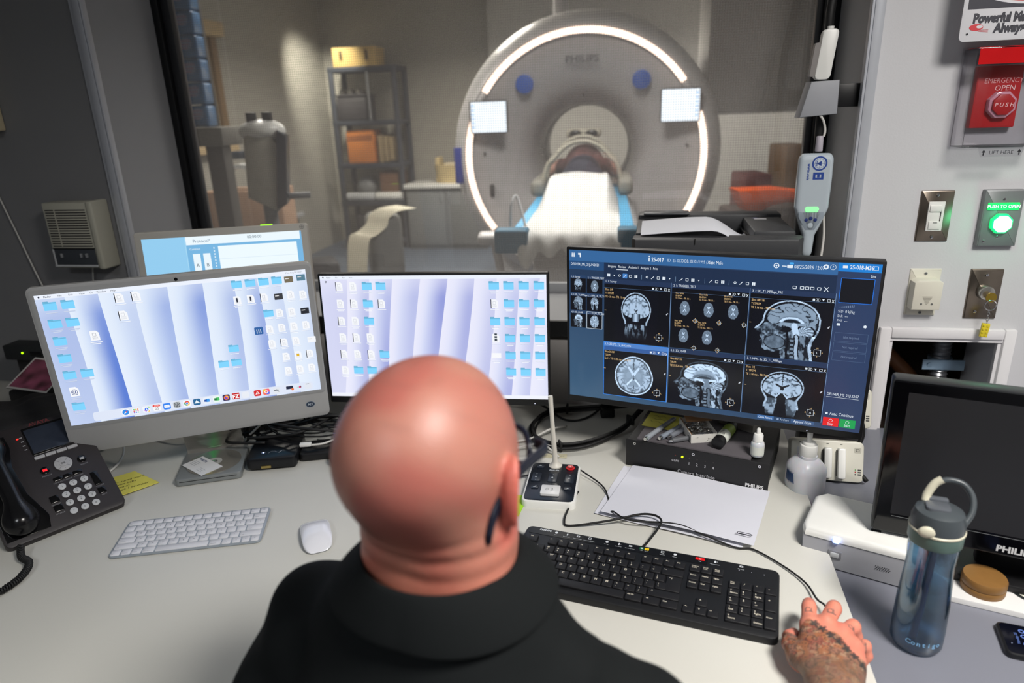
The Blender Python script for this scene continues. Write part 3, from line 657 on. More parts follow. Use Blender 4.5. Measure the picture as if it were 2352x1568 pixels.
def back_monitor():
    # grey framed monitor seen above the computer; its screen shows a protocol page
    L0, R0 = aty(352, 478, 1.70), aty(705, 458, 1.70)
    yaw = math.radians(8); t = thing('monitor', 'light grey framed monitor showing a pale blue protocol page, behind the silver computer', 'monitor', (-0.700, 1.665, DZ), yaw)
    w, h = 0.376, 0.301; M = face_mtx(0, 0, 0.328+0.03, 6)
    m = MB(); m.M = M; m.prism(rrect(w+0.032, h+0.034, 0.008, 4), -0.03, 0, 0.002, bottom=True); m.prism(rrect(w-0.03, h-0.03, 0.03, 4), -0.06, -0.03, 0.01); m.build('bezel', mat('warm_grey_plastic', (178, 174, 166), 0.45, mottle=0.02), t)
    cv = Cv(M); PB = (148, 205, 240)
    cv.rect(-w/2, -h/2, w, h, PB, 0)
    xl = -w/2+w*0.27
    cv.rect(xl, -h/2, w*0.73, h, (120, 182, 225), 1)
    cv.rect(xl, h/2-0.020, w*0.72, 0.020, (236, 248, 254), 2); cv.text('Protocol*', xl+0.016, h/2-0.011, 0.0105, (30, 90, 130), 3); cv.text('00:00:00', -w/2+w*0.70, h/2-0.008, 0.010, (90, 110, 125), 3, 'c')
    cv.text('Contrast', xl+0.006, h/2-0.030, 0.007, (235, 245, 250), 3)
    for i, (q, c) in enumerate((('A', (150, 235, 120)), ('B', (150, 215, 245)))):
        x = xl+0.012+i*0.024
        cv.rect(x, h/2-0.10, 0.017, 0.058, (236, 247, 253), 2); cv.poly([(x, h/2-0.10), (x+0.017, h/2-0.10), (x+0.0085, h/2-0.115)], c, 2); cv.rect(x, h/2-0.100, 0.017, 0.016, c, 3)
        cv.text(q, x+0.0085, h/2-0.070, 0.012, (70, 90, 105), 3, 'c')
    for k in range(9): cv.rect(xl+0.062, h/2-0.032-k*0.0075, 0.003, 0.004, (215, 235, 248), 3)
    cv.rect(xl+0.073, h/2-0.098, w*0.50, 0.072, (238, 250, 255), 2); cv.rect(xl+0.073, h/2-0.058, w*0.50, 0.0008, (210, 228, 240), 3)
    cv.rect(xl+0.073, h/2-0.116, w*0.30, 0.011, (32, 120, 185), 2); cv.text('Protocol', xl+0.077, h/2-0.110, 0.008, (240, 250, 255), 3)
    cv.rect(xl+0.073, h/2-0.130, w*0.30, 0.013, (205, 245, 150), 2); cv.rect(xl+0.073, h/2-0.144, w*0.30, 0.013, (190, 232, 222), 2)
    for k, z in enumerate((0.1235, 0.1375)):
        cv.ell(xl+0.080, h/2-z, 0.0014, 0.0014, (20, 170, 160), 4, 8)
        for q, x in (('75/0%', 0.110), ('60 sec', 0.143), ('0.00:00', 0.170)): cv.text(q, xl+x, h/2-z, 0.007, (40, 160, 150), 4, 'c')
    cv.rr(xl+0.192, h/2-0.116, 0.062, 0.010, 0.004, (225, 240, 250), 2); cv.rect(xl+0.192, h/2-0.128, 0.062, 0.010, (32, 120, 185), 2); cv.text('Armed', xl+0.196, h/2-0.123, 0.008, (240, 250, 255), 3)
    for k in range(2): cv.rect(xl+0.196, h/2-0.137-k*0.006, 0.05, 0.0025, (230, 242, 250), 3)
    for k in range(2): cv.box(xl+0.225+k*0.012, h/2-0.158, 0.007, 0.007, 0.001, (235, 245, 250), 3)
    cv.line([(xl-0.002, -h/2), (xl-0.002, h/2)], 0.0008, (180, 225, 245), 3)
    cv.build('display', SCREEN, t)
    m = MB(); m.M = M; m.box(0.105, h/2+0.0175, -0.012, 0.028, 0.004, 0.012, 0.001); m.build('status_light', mat('lime_light', (150, 240, 20), 0.4, mottle=0, emis=1.0), t)
    cv = Cv(M); cv.ell(w/2+0.003, h/2+0.009, 0.0055, 0.0055, (120, 120, 118), 1, 20); cv.ell(w/2+0.003, h/2+0.009, 0.0047, 0.0047, (178, 174, 166), 2, 20); cv.line([(w/2-0.001, h/2+0.009), (w/2+0.007, h/2+0.009)], 0.0009, (110, 110, 108), 3); cv.line([(w/2+0.003, h/2+0.005), (w/2+0.003, h/2+0.013)], 0.0009, (110, 110, 108), 3)
    cv.build('corner_mark', PRINT, t)
    m = MB(); m.prism(rrect(0.22, 0.18, 0.02, 4, 0, 0.05), 0, 0.012, 0.004); m.box(0, 0.06, 0.13, 0.07, 0.025, 0.25, 0.005); m.build('stand', DKG, t)
back_monitor()
def mid_monitor():
    yaw = -0.13412335; C = Vector((-0.1805, 1.51218, CAMZ-0.49737)); tl = 2.6
    t = thing('monitor', 'slim black framed monitor with pale violet folded wallpaper behind the bald head', 'monitor', (C.x, C.y, DZ), yaw)
    M = face_mtx(0, 0, C.z-DZ, tl); w, h = 0.527, 0.2965
    panel_screen(t, M, w, h, 0.0052, 0.018, BLK, bot=0.011, r=0.003)
    cv = Cv(M)
    wallpaper(cv, w, h, [(-0.3, 0), (0.09, 0.25), (0.20, 0.5), (0.305, 0.95), (0.42, 0.85), (0.53, 0.95), (0.645, 0.6), (0.75, 0.4), (0.86, 0.75), (0.95, 0.7), (1.12, 0.45)], 0.8, 0.075)
    menubar(cv, w, h, ['Finder', 'File', 'Edit', 'View'], 0.0042)
    X = lambda u: -w/2+u*w
    Y = lambda v: h/2-v*h
    s = 0.0235
    cols = [0.085, 0.148, 0.212, 0.274]; rows = [0.085, 0.225, 0.365, 0.50, 0.64, 0.775]
    kind = ['ddff', 'ddfd', 'ddf.', 'ddd.', 'dddf', 'dff.']
    for r_, row in enumerate(kind):
        for c_, k in enumerate(row):
            if k == 'f': folder(cv, X(cols[c_]-0.002*r_), Y(rows[r_]), s)
            elif k == 'd': doc(cv, X(cols[c_]-0.002*r_), Y(rows[r_]), s*1.05, (c_+r_) % 2 == 0 or c_ == 3)
            if k != '.': cap_lines(cv, X(cols[c_]-0.002*r_), Y(rows[r_])-s*0.60, s*0.78, (r_+c_) % 2)
    cols = [0.775, 0.838, 0.903, 0.968]; kind = ['ffff', 'dfff', 'ffff', 'dfff', 'pfff', '.fff']
    for r_, row in enumerate(kind):
        for c_, k in enumerate(row):
            if k == 'f': folder(cv, X(cols[c_]), Y(rows[r_]), s)
            elif k == 'd': doc(cv, X(cols[c_]), Y(rows[r_]), s*1.05, r_ == 1)
            elif k == 'p': cv.rect(X(cols[c_])-0.011, Y(rows[r_])-0.006, 0.022, 0.012, (248, 249, 252), 2)
            if k != '.': cap_lines(cv, X(cols[c_]), Y(rows[r_])-s*0.60, s*0.78, (r_+c_) % 2 == 0)
    for k in range(3): cv.rect(X(0.775)-0.003, Y(0.475+k*0.022), 0.006, 0.0045, (60, 70, 80), 5)
    cv.rect(-w/2, -h/2, w, 0.009, (240, 243, 252), 2)
    cv.poly([(X(0.025), Y(0.06)), (X(0.031), Y(0.045)), (X(0.025), Y(0.04))], (30, 30, 40), 5)
    cv.build('display', SCREEN, t)
    m = MB(); m.M = M; m.cyl((0.232, -h/2-0.011, 0.0), (0.232, -h/2-0.011, 0.0004), 0.0008, n=8); m.build('power_light', mat('tiny_white_light', (220, 225, 255), 0.4, mottle=0, emis=1.5), t)
    m = MB(); m.prism(rrect(0.24, 0.18, 0.02, 4, 0, 0.06), 0, 0.01, 0.004); m.box(0, 0.07, 0.10, 0.06, 0.03, 0.20, 0.005); m.box(0, 0.045, 0.24, 0.10, 0.05, 0.10, 0.01); m.build('stand', BLK, t)
mid_monitor()
# ---------------------------------------------------------------- brain pictures
BT = np.array([0.46, 0.70, 1.0])
def tint(g, k=1.0): g = np.clip(g, 0, 1.1)[:, None]; return (g**1.9)*(BT*(1-0.22*g)+0.24*g)*1.0*k+np.array([[0.0012, 0.0022, 0.006]])
def fbm(x, y, f, o=0.0): return 0.55*vnoise(x*f+o, y*f+o*1.3)+0.30*vnoise(x*f*2.1+o+7, y*f*2.1+3)+0.15*vnoise(x*f*4.3+o, y*f*4.3+11)
def sulc(x, y, f, k, o=0.0): return np.abs(np.sin(k*fbm(x+0.04*np.sin(11*y), y+0.04*np.sin(12*x), f, o)))      # winding lines near 0
def axial(u, v):
    x, y = (2*u-1)*1.03, (2*v-1)*1.03
    r = np.sqrt((x/(0.78-0.05*y))**2+(y/0.97)**2)*(1+0.03*(vnoise(x*3+9, y*3)-0.5)); rb = r/0.86
    s_ = sulc(np.abs(x)+0.06*x, y, 2.4, 15, 3); co = ss(0.50, 0.80, rb)
    g = 0.60+0.10*fbm(x, y, 7)
    g = g+co*(0.24*ss(0.30, 0.75, s_)-0.02); g = g-co*0.20*(s_ < 0.13)
    g = np.where((np.abs(x+0.012*np.sin(14*y)) < 0.012) & ((y > 0.32) | (y < -0.42)), 0.25, g)
    ax = np.abs(x)
    g = np.where((edist(ax, y, [(0.02, 0.06), (0.07, 0.18), (0.17, 0.34), (0.20, 0.40)]) < 0.052-0.05*np.clip(y-0.2, 0, 1)), 0.98, g)
    g = np.where((edist(ax, y, [(0.04, -0.16), (0.12, -0.26), (0.23, -0.40), (0.25, -0.46)]) < 0.034), 1.05, g)
    g = np.where(edist(ax, y, [(0.0, 0.05), (0.0, -0.10)]) < 0.012, 0.3, g); g = np.where((ax < 0.05) & (y > -0.18) & (y < -0.12), 0.3, g)
    g = np.where((np.sqrt(((ax-0.20)/0.10)**2+((y-0.02)/0.17)**2) < 1), 0.70, g)
    g = np.where(rb >= 1, 0.03, g); g = np.where((r >= 0.885) & (r < 0.905), 0.5, g); g = np.where((r >= 0.925) & (r < 0.985), 0.80+0.35*fbm(x, y, 9), g)
    return tint(np.where(r >= 0.985, 0.0, g))
def axial_small(u, v):
    x, y = 2.1*u-1.05, 2.1*v-1.05; ax = np.abs(x)
    r = np.sqrt((x/(0.72-0.06*y))**2+(y/0.95)**2)*(1+0.10*(vnoise(x*4+3, y*4)-0.5))
    g = np.where(r < 0.96, 0.42+0.30*fbm(x, y, 6), 0); g = np.where((r > 0.86) & (r < 0.96), 0.60, g)
    g = np.where((edist(ax, y, [(0.02, 0.12), (0.16, 0.36)]) < 0.06) & (r < 0.9), 1.1, g); g = np.where((edist(ax, y, [(0.03, -0.16), (0.22, -0.42)]) < 0.05) & (r < 0.9), 1.1, g)
    return tint(g, 0.75)
def coronal(kind, contrast):
    def fn(u, v):
        x, y = 2*u-1, 2*v-1; ax = np.abs(x)
        r = np.sqrt((x/0.70)**2+((y-0.26)/0.70)**2); hw = np.where(y > 0.26, 0.70*np.sqrt(np.clip(1-((y-0.26)/0.70)**2, 0, 1)), 0.70-0.14*np.clip(0.26-y, 0, 2)-0.10*np.exp(-((y+0.25)/0.22)**2))
        rb = np.where(y > 0.20, np.sqrt((x/0.62)**2+((y-0.24)/0.62)**2), np.sqrt((x/0.62)**2+((y-0.20)/(0.36-0.10*(kind > 0.13)))**2)); br = rb < 1
        s_ = sulc(ax+0.05*x, y, 2.6, 15, 11); co = ss(0.42, 0.72, rb)
        g = np.where(br, 0.80+0.10*fbm(x, y, 6)-co*contrast*(0.34*ss(0.62, 0.32, s_)+0.30*(s_ < 0.14)), 0)
        g = np.where(br & (ax < 0.012+0.008*vnoise(y*30, x)) & (y > 0.36), 0.12, g)
        if kind > 0.13:
            g = np.where(br & (edist(ax, y, [(0.0, 0.22), (0.07, 0.27)]) < 0.026), 0.05, g); g = np.where((edist(ax, y, [(0.02, 0.17), (0.06, 0.12)]) < 0.02), 0.1, g)
            g = np.where((ax < 0.20) & (y < 0.12) & (y > -0.20), 0.80*np.exp(-(x/0.13)**2)+0.1, g)
            g = np.where((y < -0.08) & (ax > 0.16) & (ax < hw-0.05), 0.03, g)
        else:
            g = np.where(br & (edist(ax, y, [(0.02, 0.20), (0.03, 0.30), (0.20, 0.40)]) < 0.036), 0.04, g)
            g = np.where((ax < 0.15) & (y < 0.02) & (y > -0.22), 0.02, g); g = np.where((edist(ax, y, [(0.08, 0.0), (0.19, -0.17)]) < 0.022), 0.95, g)
            g = np.where((y < -0.20) & (ax > 0.14) & (ax < hw-0.06) & (rb >= 1), 0.30+0.4*ss(0.40, 0.62, fbm(x, y*0.6, 7, 5)), g)
            g = np.where((ax < 0.16+0.10*np.clip(-y-0.4, 0, 1)) & (y < -0.42), 0.0, g)
        f = ss(0.45, 0.66, fbm(x*1.2, y*0.45, 9, 2))
        if kind > 0.13: g = np.where((y < -0.30) & (ax < hw-0.05), 0.06+0.62*f*ss(-1.0, -0.35, y), g)
        sk = (ax < hw) & (ax > hw-0.05-0.02*(y < 0)) & (y < 0.26) | ((r < 1) & (r > 0.94) & (y >= 0.26))
        g = np.where((r >= 0.90) & (r <= 0.94) & (y > 0.26), 0.02, g); g = np.where(sk & (y > -0.62+0.3*(kind > 0.13)), 0.62+0.4*fbm(x, y, 9), g)
        g = np.where(ax > hw, 0, g); g = np.where((y > 0.26) & (r > 1), 0, g)
        return tint(g*ss(-1.0, -0.82, y))
    return fn
HEADP = [(-0.16, -1.0), (-0.20, -0.74), (-0.38, -0.80), (-0.60, -0.76), (-0.70, -0.66), (-0.69, -0.57), (-0.74, -0.50), (-0.76, -0.44), (-0.70, -0.38), (-0.75, -0.32), (-0.77, -0.26), (-0.72, -0.19), (-0.84, -0.13), (-0.92, -0.06), (-0.90, 0.0), (-0.80, 0.10), (-0.72, 0.24), (-0.71, 0.38), (-0.68, 0.52), (-0.60, 0.66), (-0.48, 0.79), (-0.34, 0.88), (-0.16, 0.945), (0.0, 0.965), (0.16, 0.96), (0.32, 0.92), (0.48, 0.845), (0.62, 0.73), (0.73, 0.57), (0.79, 0.38), (0.80, 0.18), (0.76, -0.04), (0.69, -0.22), (0.62, -0.40), (0.61, -0.60), (0.65, -0.80), (0.68, -1.0)]
def inpoly(x, y, P):
    c = np.zeros(len(x), bool)
    for (x0, y0), (x1, y1) in zip(P, P[1:]+P[:1]): c ^= ((y0 > y) != (y1 > y)) & (x < (x1-x0)*(y-y0)/((y1-y0) or 1e-9)+x0)
    return c
def edist(x, y, P):
    d = np.full(len(x), 9.0)
    for (x0, y0), (x1, y1) in zip(P, P[1:]):
        dx, dy = x1-x0, y1-y0; t = np.clip(((x-x0)*dx+(y-y0)*dy)/(dx*dx+dy*dy+1e-9), 0, 1); d = np.minimum(d, np.hypot(x-x0-t*dx, y-y0-t*dy))
    return d
def sagittal(flair):
    def fn(u, v):
        x, y = 2*u-1, 2*v-1; ins = inpoly(x, y, HEADP); d = edist(x, y, HEADP); N = fbm(x, y*0.8, 8, 4)
        E = lambda cx, cy, rx, ry: np.sqrt(((x-cx)/rx)**2+((y-cy)/ry)**2)
        g = np.where(ins, 0.12+0.55*ss(0.42, 0.70, N), 0)
        rb = np.where(y > 0.34, E(0.06, 0.34, 0.66, 0.52), E(0.06, 0.34, 0.66, 0.30)); br = rb < 1; s_ = sulc(x, y, 2.5, 15, 21); co = ss(0.42, 0.62, rb)
        gb = (0.66 if flair else 0.60)+0.10*fbm(x, y, 7)
        gb = gb-co*(0.42*(s_ < 0.20)+0.10*(s_ < 0.38)) if not flair else gb+co*(0.30*ss(0.25, 0.6, s_)-0.25*(s_ < 0.12))
        g = np.where(br, gb, g)
        g = np.where((E(0.05, 0.20, 0.34, 0.22) < 1.10) & (y > 0.22), 0.55, g)
        g = np.where((np.abs(E(0.05, 0.20, 0.30, 0.19)-0.96) < 0.14) & (y > 0.22), 1.0 if not flair else 0.45, g)
        g = np.where((E(0.05, 0.20, 0.25, 0.145) < 0.92) & (y > 0.22), 0.10 if not flair else 0.25, g); g = np.where(E(0.10, 0.16, 0.10, 0.07) < 1, 0.62, g)
        g = np.where((rb > 1) & (rb < 1.10) & (y > 0.2) & (d > 0.05), 0.03, g)
        g = np.where((E(0.42, -0.06, 0.27, 0.24) < 1) & (y < 0.13), 0.04, g)
        cb = E(0.43, -0.06, 0.21, 0.19); an = np.arctan2(y+0.08, x-0.32); g = np.where(cb < 1, 0.50+0.40*(np.sin(an*15+4*cb) > 0.1), g)
        g = np.where(edist(x, y, [(0.13, 0.14), (0.15, 0.02), (0.20, -0.16)]) < 0.080, 0.95 if not flair else 0.55, g)
        g = np.where(edist(x, y, [(0.20, -0.16), (0.23, -0.40), (0.22, -0.70), (0.26, -1.0)]) < 0.040, 0.80 if not flair else 0.45, g)
        g = np.where((np.abs(edist(x, y, [(0.20, -0.22), (0.23, -0.40), (0.22, -0.70), (0.26, -1.0)])-0.055) < 0.014), 0.03, g)
        g = np.where(edist(x, y, [(0.10, -0.30), (0.11, -0.6), (0.13, -1.0)]) < 0.045, 0.10+0.45*(np.sin(y*46) > -0.2), g)
        g = np.where(E(-0.10, 0.0, 0.16, 0.10) < 1, 0.02, g); g = np.where((E(-0.48, 0.02, 0.30, 0.13) < 1) & ~br, 0.16+0.35*ss(0.4, 0.7, N), g)
        t_ = E(-0.36, -0.46, 0.27, 0.22); g = np.where(t_ < 1, 0.26+0.35*fbm(x, y, 8), g); g = np.where((t_ >= 1) & (t_ < 1.10) & ins, 0.02, g)
        g = np.where(edist(x, y, [(-0.05, -0.12), (0.0, -0.40), (-0.03, -0.7), (0.0, -1.0)]) < 0.032, 0.02, g)
        g = np.where(ins & (d > 0.042) & (d < 0.085) & (y > 0.05) & ~br, 0.04, g)
        g = np.where(ins & (d <= 0.042) & (y > -0.05), (0.95 if not flair else 0.30)*(0.7+0.5*N), g)
        nk = ins & (x > 0.30) & (y < -0.18); g = np.where(nk & (d > 0.06), 0.10+0.75*ss(0.48, 0.66, fbm(x*1.6, y*0.8+x, 9, 8))*(0.6 if not flair else 1.0), g); g = np.where(nk & (d <= 0.075), (1.0 if not flair else 0.5)*(0.5+0.7*N), g)
        return tint(np.where(ins, g, 0))
    return fn
def right_monitor():
    yaw = -0.42343147; C = Vector((0.4020, 1.32626, CAMZ-0.4566)); tl = 0.33
    t = thing('monitor', 'large black framed monitor with six brain scan panes at the right', 'monitor', (C.x, C.y, DZ), yaw)
    zc = C.z-DZ; M = face_mtx(0, 0, zc, tl); w, h = 0.5977, 0.3362
    panel_screen(t, M, w, h, 0.0062, 0.022, BLK, bot=0.008, r=0.003)
    cv = Cv(M)
    X = lambda u: -w/2+u*w
    Y = lambda v: h/2-v*h
    bg = (40, 66, 98)
    def R(u0, v0, u1, v1, c, L=1): cv.rect(X(u0), Y(v1), (u1-u0)*w, (v1-v0)*h, c, L)
    def grad(u, v): a = np.array([S(36, 58, 92)]); b = np.array([S(58, 92, 122)]); return a+(b-a)*(1-v)[:, None]*(1-u)[:, None]
    cv.grid(-w/2, -h/2, w, h, 12, 8, grad, 0)
    R(0, 0, 0.88, 0.07, (52, 102, 156)); R(0, 0.07, 0.13, 0.125, (36, 76, 122)); R(0.13, 0.075, 0.88, 0.18, (26, 44, 72)); R(0.88, 0, 1, 0.048, (24, 128, 214)); R(0.88, 0.048, 1, 1, (40, 60, 96))
    R(0, 0.125, 0.13, 0.42, (33, 56, 86))
    wc = (225, 235, 245)
    def tx(s_, u, v, sz, c=wc, al='l', b=0.0): cv.text(s_, X(u), Y(v), sz*h, c, 4, al, b, sx=0.74)
    for k in range(2): cv.ell(X(0.012+k*0.007), Y(0.022), 0.0012, 0.0014, wc, 3, 8); cv.rect(X(0.012+k*0.007)-0.0012, Y(0.045), 0.0024, 0.006, wc, 3)
    cv.rect(X(0.034), Y(0.03), 0.006, 0.004, wc, 3); cv.rect(X(0.04), Y(0.045), 0.003, 0.006, wc, 3)
    cv.ell(X(0.29), Y(0.018), 0.0014, 0.0016, wc, 3, 8); cv.rect(X(0.29)-0.0012, Y(0.05), 0.0024, 0.008, wc, 3)
    tx('25-017', 0.298, 0.036, 0.036, b=0.02); tx('ID: 25-017', 0.352, 0.036, 0.028, (190, 210, 230)); tx('DOB: 01/01/1995 (31y)', 0.400, 0.036, 0.026, (205, 220, 235)); tx('Sex: Male', 0.490, 0.036, 0.028, wc)
    tx('DELIVER_MS_21JUN2021', 0.006, 0.09, 0.024); tx('08/25/2026 12:07', 0.753, 0.035, 0.03); tx('25-018-M36', 0.912, 0.022, 0.032, b=0.02)
    cv.ell(X(0.70), Y(0.035), 0.0052, 0.0052, wc, 3, 16); cv.ell(X(0.70), Y(0.035), 0.0036, 0.0036, (52, 102, 156), 4, 14); cv.ell(X(0.70), Y(0.035), 0.0018, 0.0018, wc, 5, 8)
    cv.rect(X(0.717), Y(0.038), 0.008, 0.0016, wc, 3); cv.rr(X(0.732), Y(0.045), 0.010, 0.006, 0.001, wc, 3); cv.rr(X(0.738), Y(0.024), 0.008, 0.004, 0.0018, (70, 170, 240), 4)
    cv.ell(X(0.845), Y(0.028), 0.005, 0.005, wc, 3, 8); cv.ell(X(0.845), Y(0.028), 0.002, 0.002, (52, 102, 156), 4, 8); cv.ell(X(0.865), Y(0.028), 0.0052, 0.0052, wc, 3, 16); cv.ell(X(0.865), Y(0.028), 0.0045, 0.0045, (52, 102, 156), 4, 16); cv.text('?', X(0.865), Y(0.028), 0.008, wc, 5, 'c')
    cv.box(X(0.978), Y(0.034), 0.007, 0.007, 0.0008, wc, 3); cv.rect(X(0.892), Y(0.03), 0.008, 0.005, wc, 3)
    for q, u in (('Prepare', 0.145), ('Review', 0.182), ('Analysis 1', 0.218), ('Analysis 2', 0.261), ('Print', 0.304)): tx(q, u, 0.092, 0.022)
    cv.rect(X(0.176), Y(0.113), 0.024, 0.0012, wc, 3)
    for k in range(26):
        u = 0.148+k*0.0195
        if k in (3,): cv.rr(X(u)-0.005, Y(0.15)-0.005, 0.010, 0.010, 0.001, (70, 130, 200), 2)
        if k in (6, 12, 17, 21): cv.rect(X(u), Y(0.165), 0.0006, 0.010, (120, 150, 180), 3); continue
        kk = k % 5
        if kk == 0: cv.rect(X(u)-0.003, Y(0.15)-0.003, 0.006, 0.006, wc, 3); cv.rect(X(u)-0.0003, Y(0.15)-0.003, 0.0006, 0.006, (26, 44, 72), 4)
        elif kk == 1: cv.poly([(X(u)-0.0018, Y(0.147)), (X(u)+0.0018, Y(0.147)), (X(u), Y(0.155))], wc, 3)
        elif kk == 2: cv.ell(X(u), Y(0.149), 0.0026, 0.0026, wc, 3, 10); cv.ell(X(u), Y(0.149), 0.0015, 0.0015, (26, 44, 72), 4, 8)
        elif kk == 3: cv.line([(X(u)-0.003, Y(0.15)-0.003), (X(u)+0.003, Y(0.15)+0.003)], 0.0012, wc, 3)
        else: cv.box(X(u)-0.0025, Y(0.15)-0.0025, 0.005, 0.005, 0.0008, wc, 3)
    for k, u in enumerate((0.76, 0.782, 0.797, 0.812, 0.832, 0.853)):
        cv.box(X(u)-0.003, Y(0.155)-0.0025, 0.006, 0.005, 0.001, wc, 3) if k != 5 else cv.text('X', X(u), Y(0.155), 0.013, wc, 4, 'c')
    # panes
    U0, U1, U2, U3, V0, VM, V1 = 0.132, 0.368, 0.625, 0.882, 0.175, 0.592, 0.965
    panes = [(U0, V0, U1, VM-0.004), (U1+0.004, V0, U2, VM-0.004), (U2+0.004, V0, U3, VM-0.004), (U0, VM, U1, V1), (U1+0.004, VM, U2, V1), (U2+0.004, VM, U3, V1)]
    names = ['1, 1: Survey', '2, 1: TRIGGER_TEST', '3, 1: 3D_T1_MPRage_PRE', '5, 1: 2D_PD_T2_dual_echo', '4, 1: 3D_FLAIR', '3, 2: MPR - jls_3D_T1_MPRage']
    sub = [['Slice 5/9', 'T1TFE/M', 'TE 4.6 ms - TR 11 ms'], [], ['Slice 88/176', 'T1TFE/M', 'TE 3.16 ms - TR 7 ms'], ['Slice 36/60', 'TSE/M', 'Ec 1 - TE 15.36 ms - TR 4.3 s'], ['Slice 88/176', 'TIR/M', 'TE 333.26 ms - TR 5 s'], ['Slice 1/2', 'T1TFE/M', 'TE 3.16 ms - TR 7 ms']]
    pk = (3, 6, 14)
    for i, (a, b, c, d) in enumerate(panes):
        R(a, b, c, d, pk, 1); R(a, b, c, b+0.030, (34, 52, 84) if i != 3 else (80, 130, 200), 2); R(a, b+0.030, c, b+0.056, pk if i != 3 else (50, 92, 158), 2)
        cv.rect(X(a), Y(b+0.057), (c-a)*w, 0.0005, (90, 120, 160), 3); cv.rect(X(c), Y(d), 0.0009, (d-b)*h, (120, 150, 190), 3)
        tx(names[i], a+0.004, b+0.014, 0.021)
        tx('2D', c-0.055, b+0.044, 0.024); cv.rect(X(c-0.065), Y(b+0.05), 0.004, 0.004, wc, 4); cv.poly([(X(c-0.038), Y(b+0.038)), (X(c-0.030), Y(b+0.038)), (X(c-0.034), Y(b+0.05))], wc, 4)
        cv.box(X(c-0.022), Y(b+0.052), 0.005, 0.0045, 0.0007, wc, 4); tx('x', c-0.0095, b+0.042, 0.034)
        for k, q in enumerate(sub[i]): tx(q, a+0.004, b+0.068+k*0.023, 0.020, (232, 196, 140))
        if i != 1:
            sx_, sy_ = X(c-0.035), Y(d-0.055)
            cv.box(sx_-0.006, sy_-0.006, 0.012, 0.012, 0.0007, wc, 4); cv.text({0: 'A', 2: 'L', 3: 'F', 4: 'L', 5: 'A'}[i], sx_, sy_, 0.006, wc, 4, 'c')
            for q, dx, dy in (('H' if i != 3 else 'A', 0, 0.009), ('R' if i in (0, 3, 5) else 'A', -0.009, 0), ('L' if i in (0, 3, 5) else 'P', 0.009, 0), ('F' if i != 3 else 'P', 0, -0.0085)): cv.text(q, sx_+dx, sy_+dy, 0.005, (232, 196, 140), 4, 'c')
            cv.line([(X(c-0.012), Y((b+d)/2)+0.0), (X(c-0.007), Y((b+d)/2)+0.004)], 0.0022, (200, 205, 215), 4); cv.rect(X(a+0.002), Y((b+d)/2), 0.004, 0.0008, (232, 196, 140), 4)
    def img(i, fn, u0, v0, u1, v1, n): cv.grid(X(u0), Y(v1), (u1-u0)*w, (v1-v0)*h, n, n, fn, 2)
    img(0, coronal(0.15, 0.9), 0.172, 0.245, 0.325, 0.575, 110)
    img(2, sagittal(False), 0.640, 0.225, 0.872, 0.588, 140)
    img(3, axial, 0.152, 0.668, 0.340, 0.955, 120)
    img(4, sagittal(True), 0.382, 0.655, 0.600, 0.962, 130)
    img(5, coronal(0.12, 1.15), 0.655, 0.665, 0.850, 0.962, 120)
    for k, (u, v) in enumerate(((0.393, 0.275), (0.473, 0.275), (0.553, 0.275), (0.393, 0.450), (0.473, 0.450))):
        img(1, axial_small, u, v, u+0.050, v+0.105, 34)
        for q, s_ in enumerate(('Slice 16/36', 'SE-EPI/M', 'TE 75 ms - TR 1.1 s')): tx(s_, u-0.008, v-0.040+q*0.016, 0.015, (232, 196, 140))
        sx_, sy_ = X(u+0.062), Y(v+0.128); cv.box(sx_-0.003, sy_-0.003, 0.006, 0.006, 0.0006, wc, 4); cv.ell(sx_, sy_, 0.001, 0.001, (232, 196, 140), 4, 6)
        for dx, dy in ((0, 0.005), (0, -0.005), (-0.005, 0), (0.005, 0)): cv.ell(sx_+dx, sy_+dy, 0.0008, 0.0008, (232, 196, 140), 4, 6)
    # focused pane outline
    for (a, b, c, d) in ((U0, VM, U1, VM+0.003), (U0, V1-0.003, U1, V1), (U0, VM, U0+0.0018, V1), (U1-0.0018, VM, U1, V1)): R(a, b, c, d, (50, 140, 245), 5)
    # thumbnails
    fns = [coronal(0.15, 0.9), axial_small, sagittal(False), coronal(0.12, 1.15), sagittal(True), axial]; tn = ['1, 1: Survey', '2, 1: TRIGGER_TEST', '3, 1: 3D_T1_MPRage', '3, 2: MPR - jls_3D_T1', '4, 1: 3D_FLAIR', '5, 1: 2D_PD_T2_dual']
    for k in range(6):
        c_, r_ = k % 2, k//2; u = 0.005+c_*0.062; v = 0.165+r_*0.118
        R(u, v, u+0.058, v+0.112, pk, 2); R(u, v-0.002, u+0.058, v+0.018, (38, 64, 100), 3); tx(tn[k], u+0.003, v+0.009, 0.017)
        cv.grid(X(u+0.008), Y(v+0.108), 0.042*w, 0.088*h, 34, 34, fns[k], 3)
    cv.box(X(0.067), Y(0.401+0.112), 0.058*w, 0.112*h, 0.0009, (200, 215, 230), 5)
    # right hand column
    tx('Live', 0.972, 0.068, 0.022); R(0.892, 0.085, 0.985, 0.225, (8, 12, 20), 2); cv.box(X(0.892), Y(0.225), 0.093*w, 0.14*h, 0.0011, (38, 118, 226), 3)
    for k, q in enumerate((('SED', '0 kJ/kg'), ('SAR', '---'), ('PNS', '---'))): tx(q[0], 0.893, 0.275+k*0.027, 0.022, (200, 210, 225)); tx(q[1], 0.914, 0.275+k*0.027, 0.024)
    for k in range(9): cv.rect(X(0.895+k*0.005), Y(0.252), 0.0016, 0.0006*k+0.0006, (120, 140, 170), 3)
    cv.rr(X(0.894), Y(0.360), 0.006, 0.005, 0.001, wc, 3); cv.ell(X(0.975), Y(0.355), 0.0032, 0.0032, wc, 3, 5)
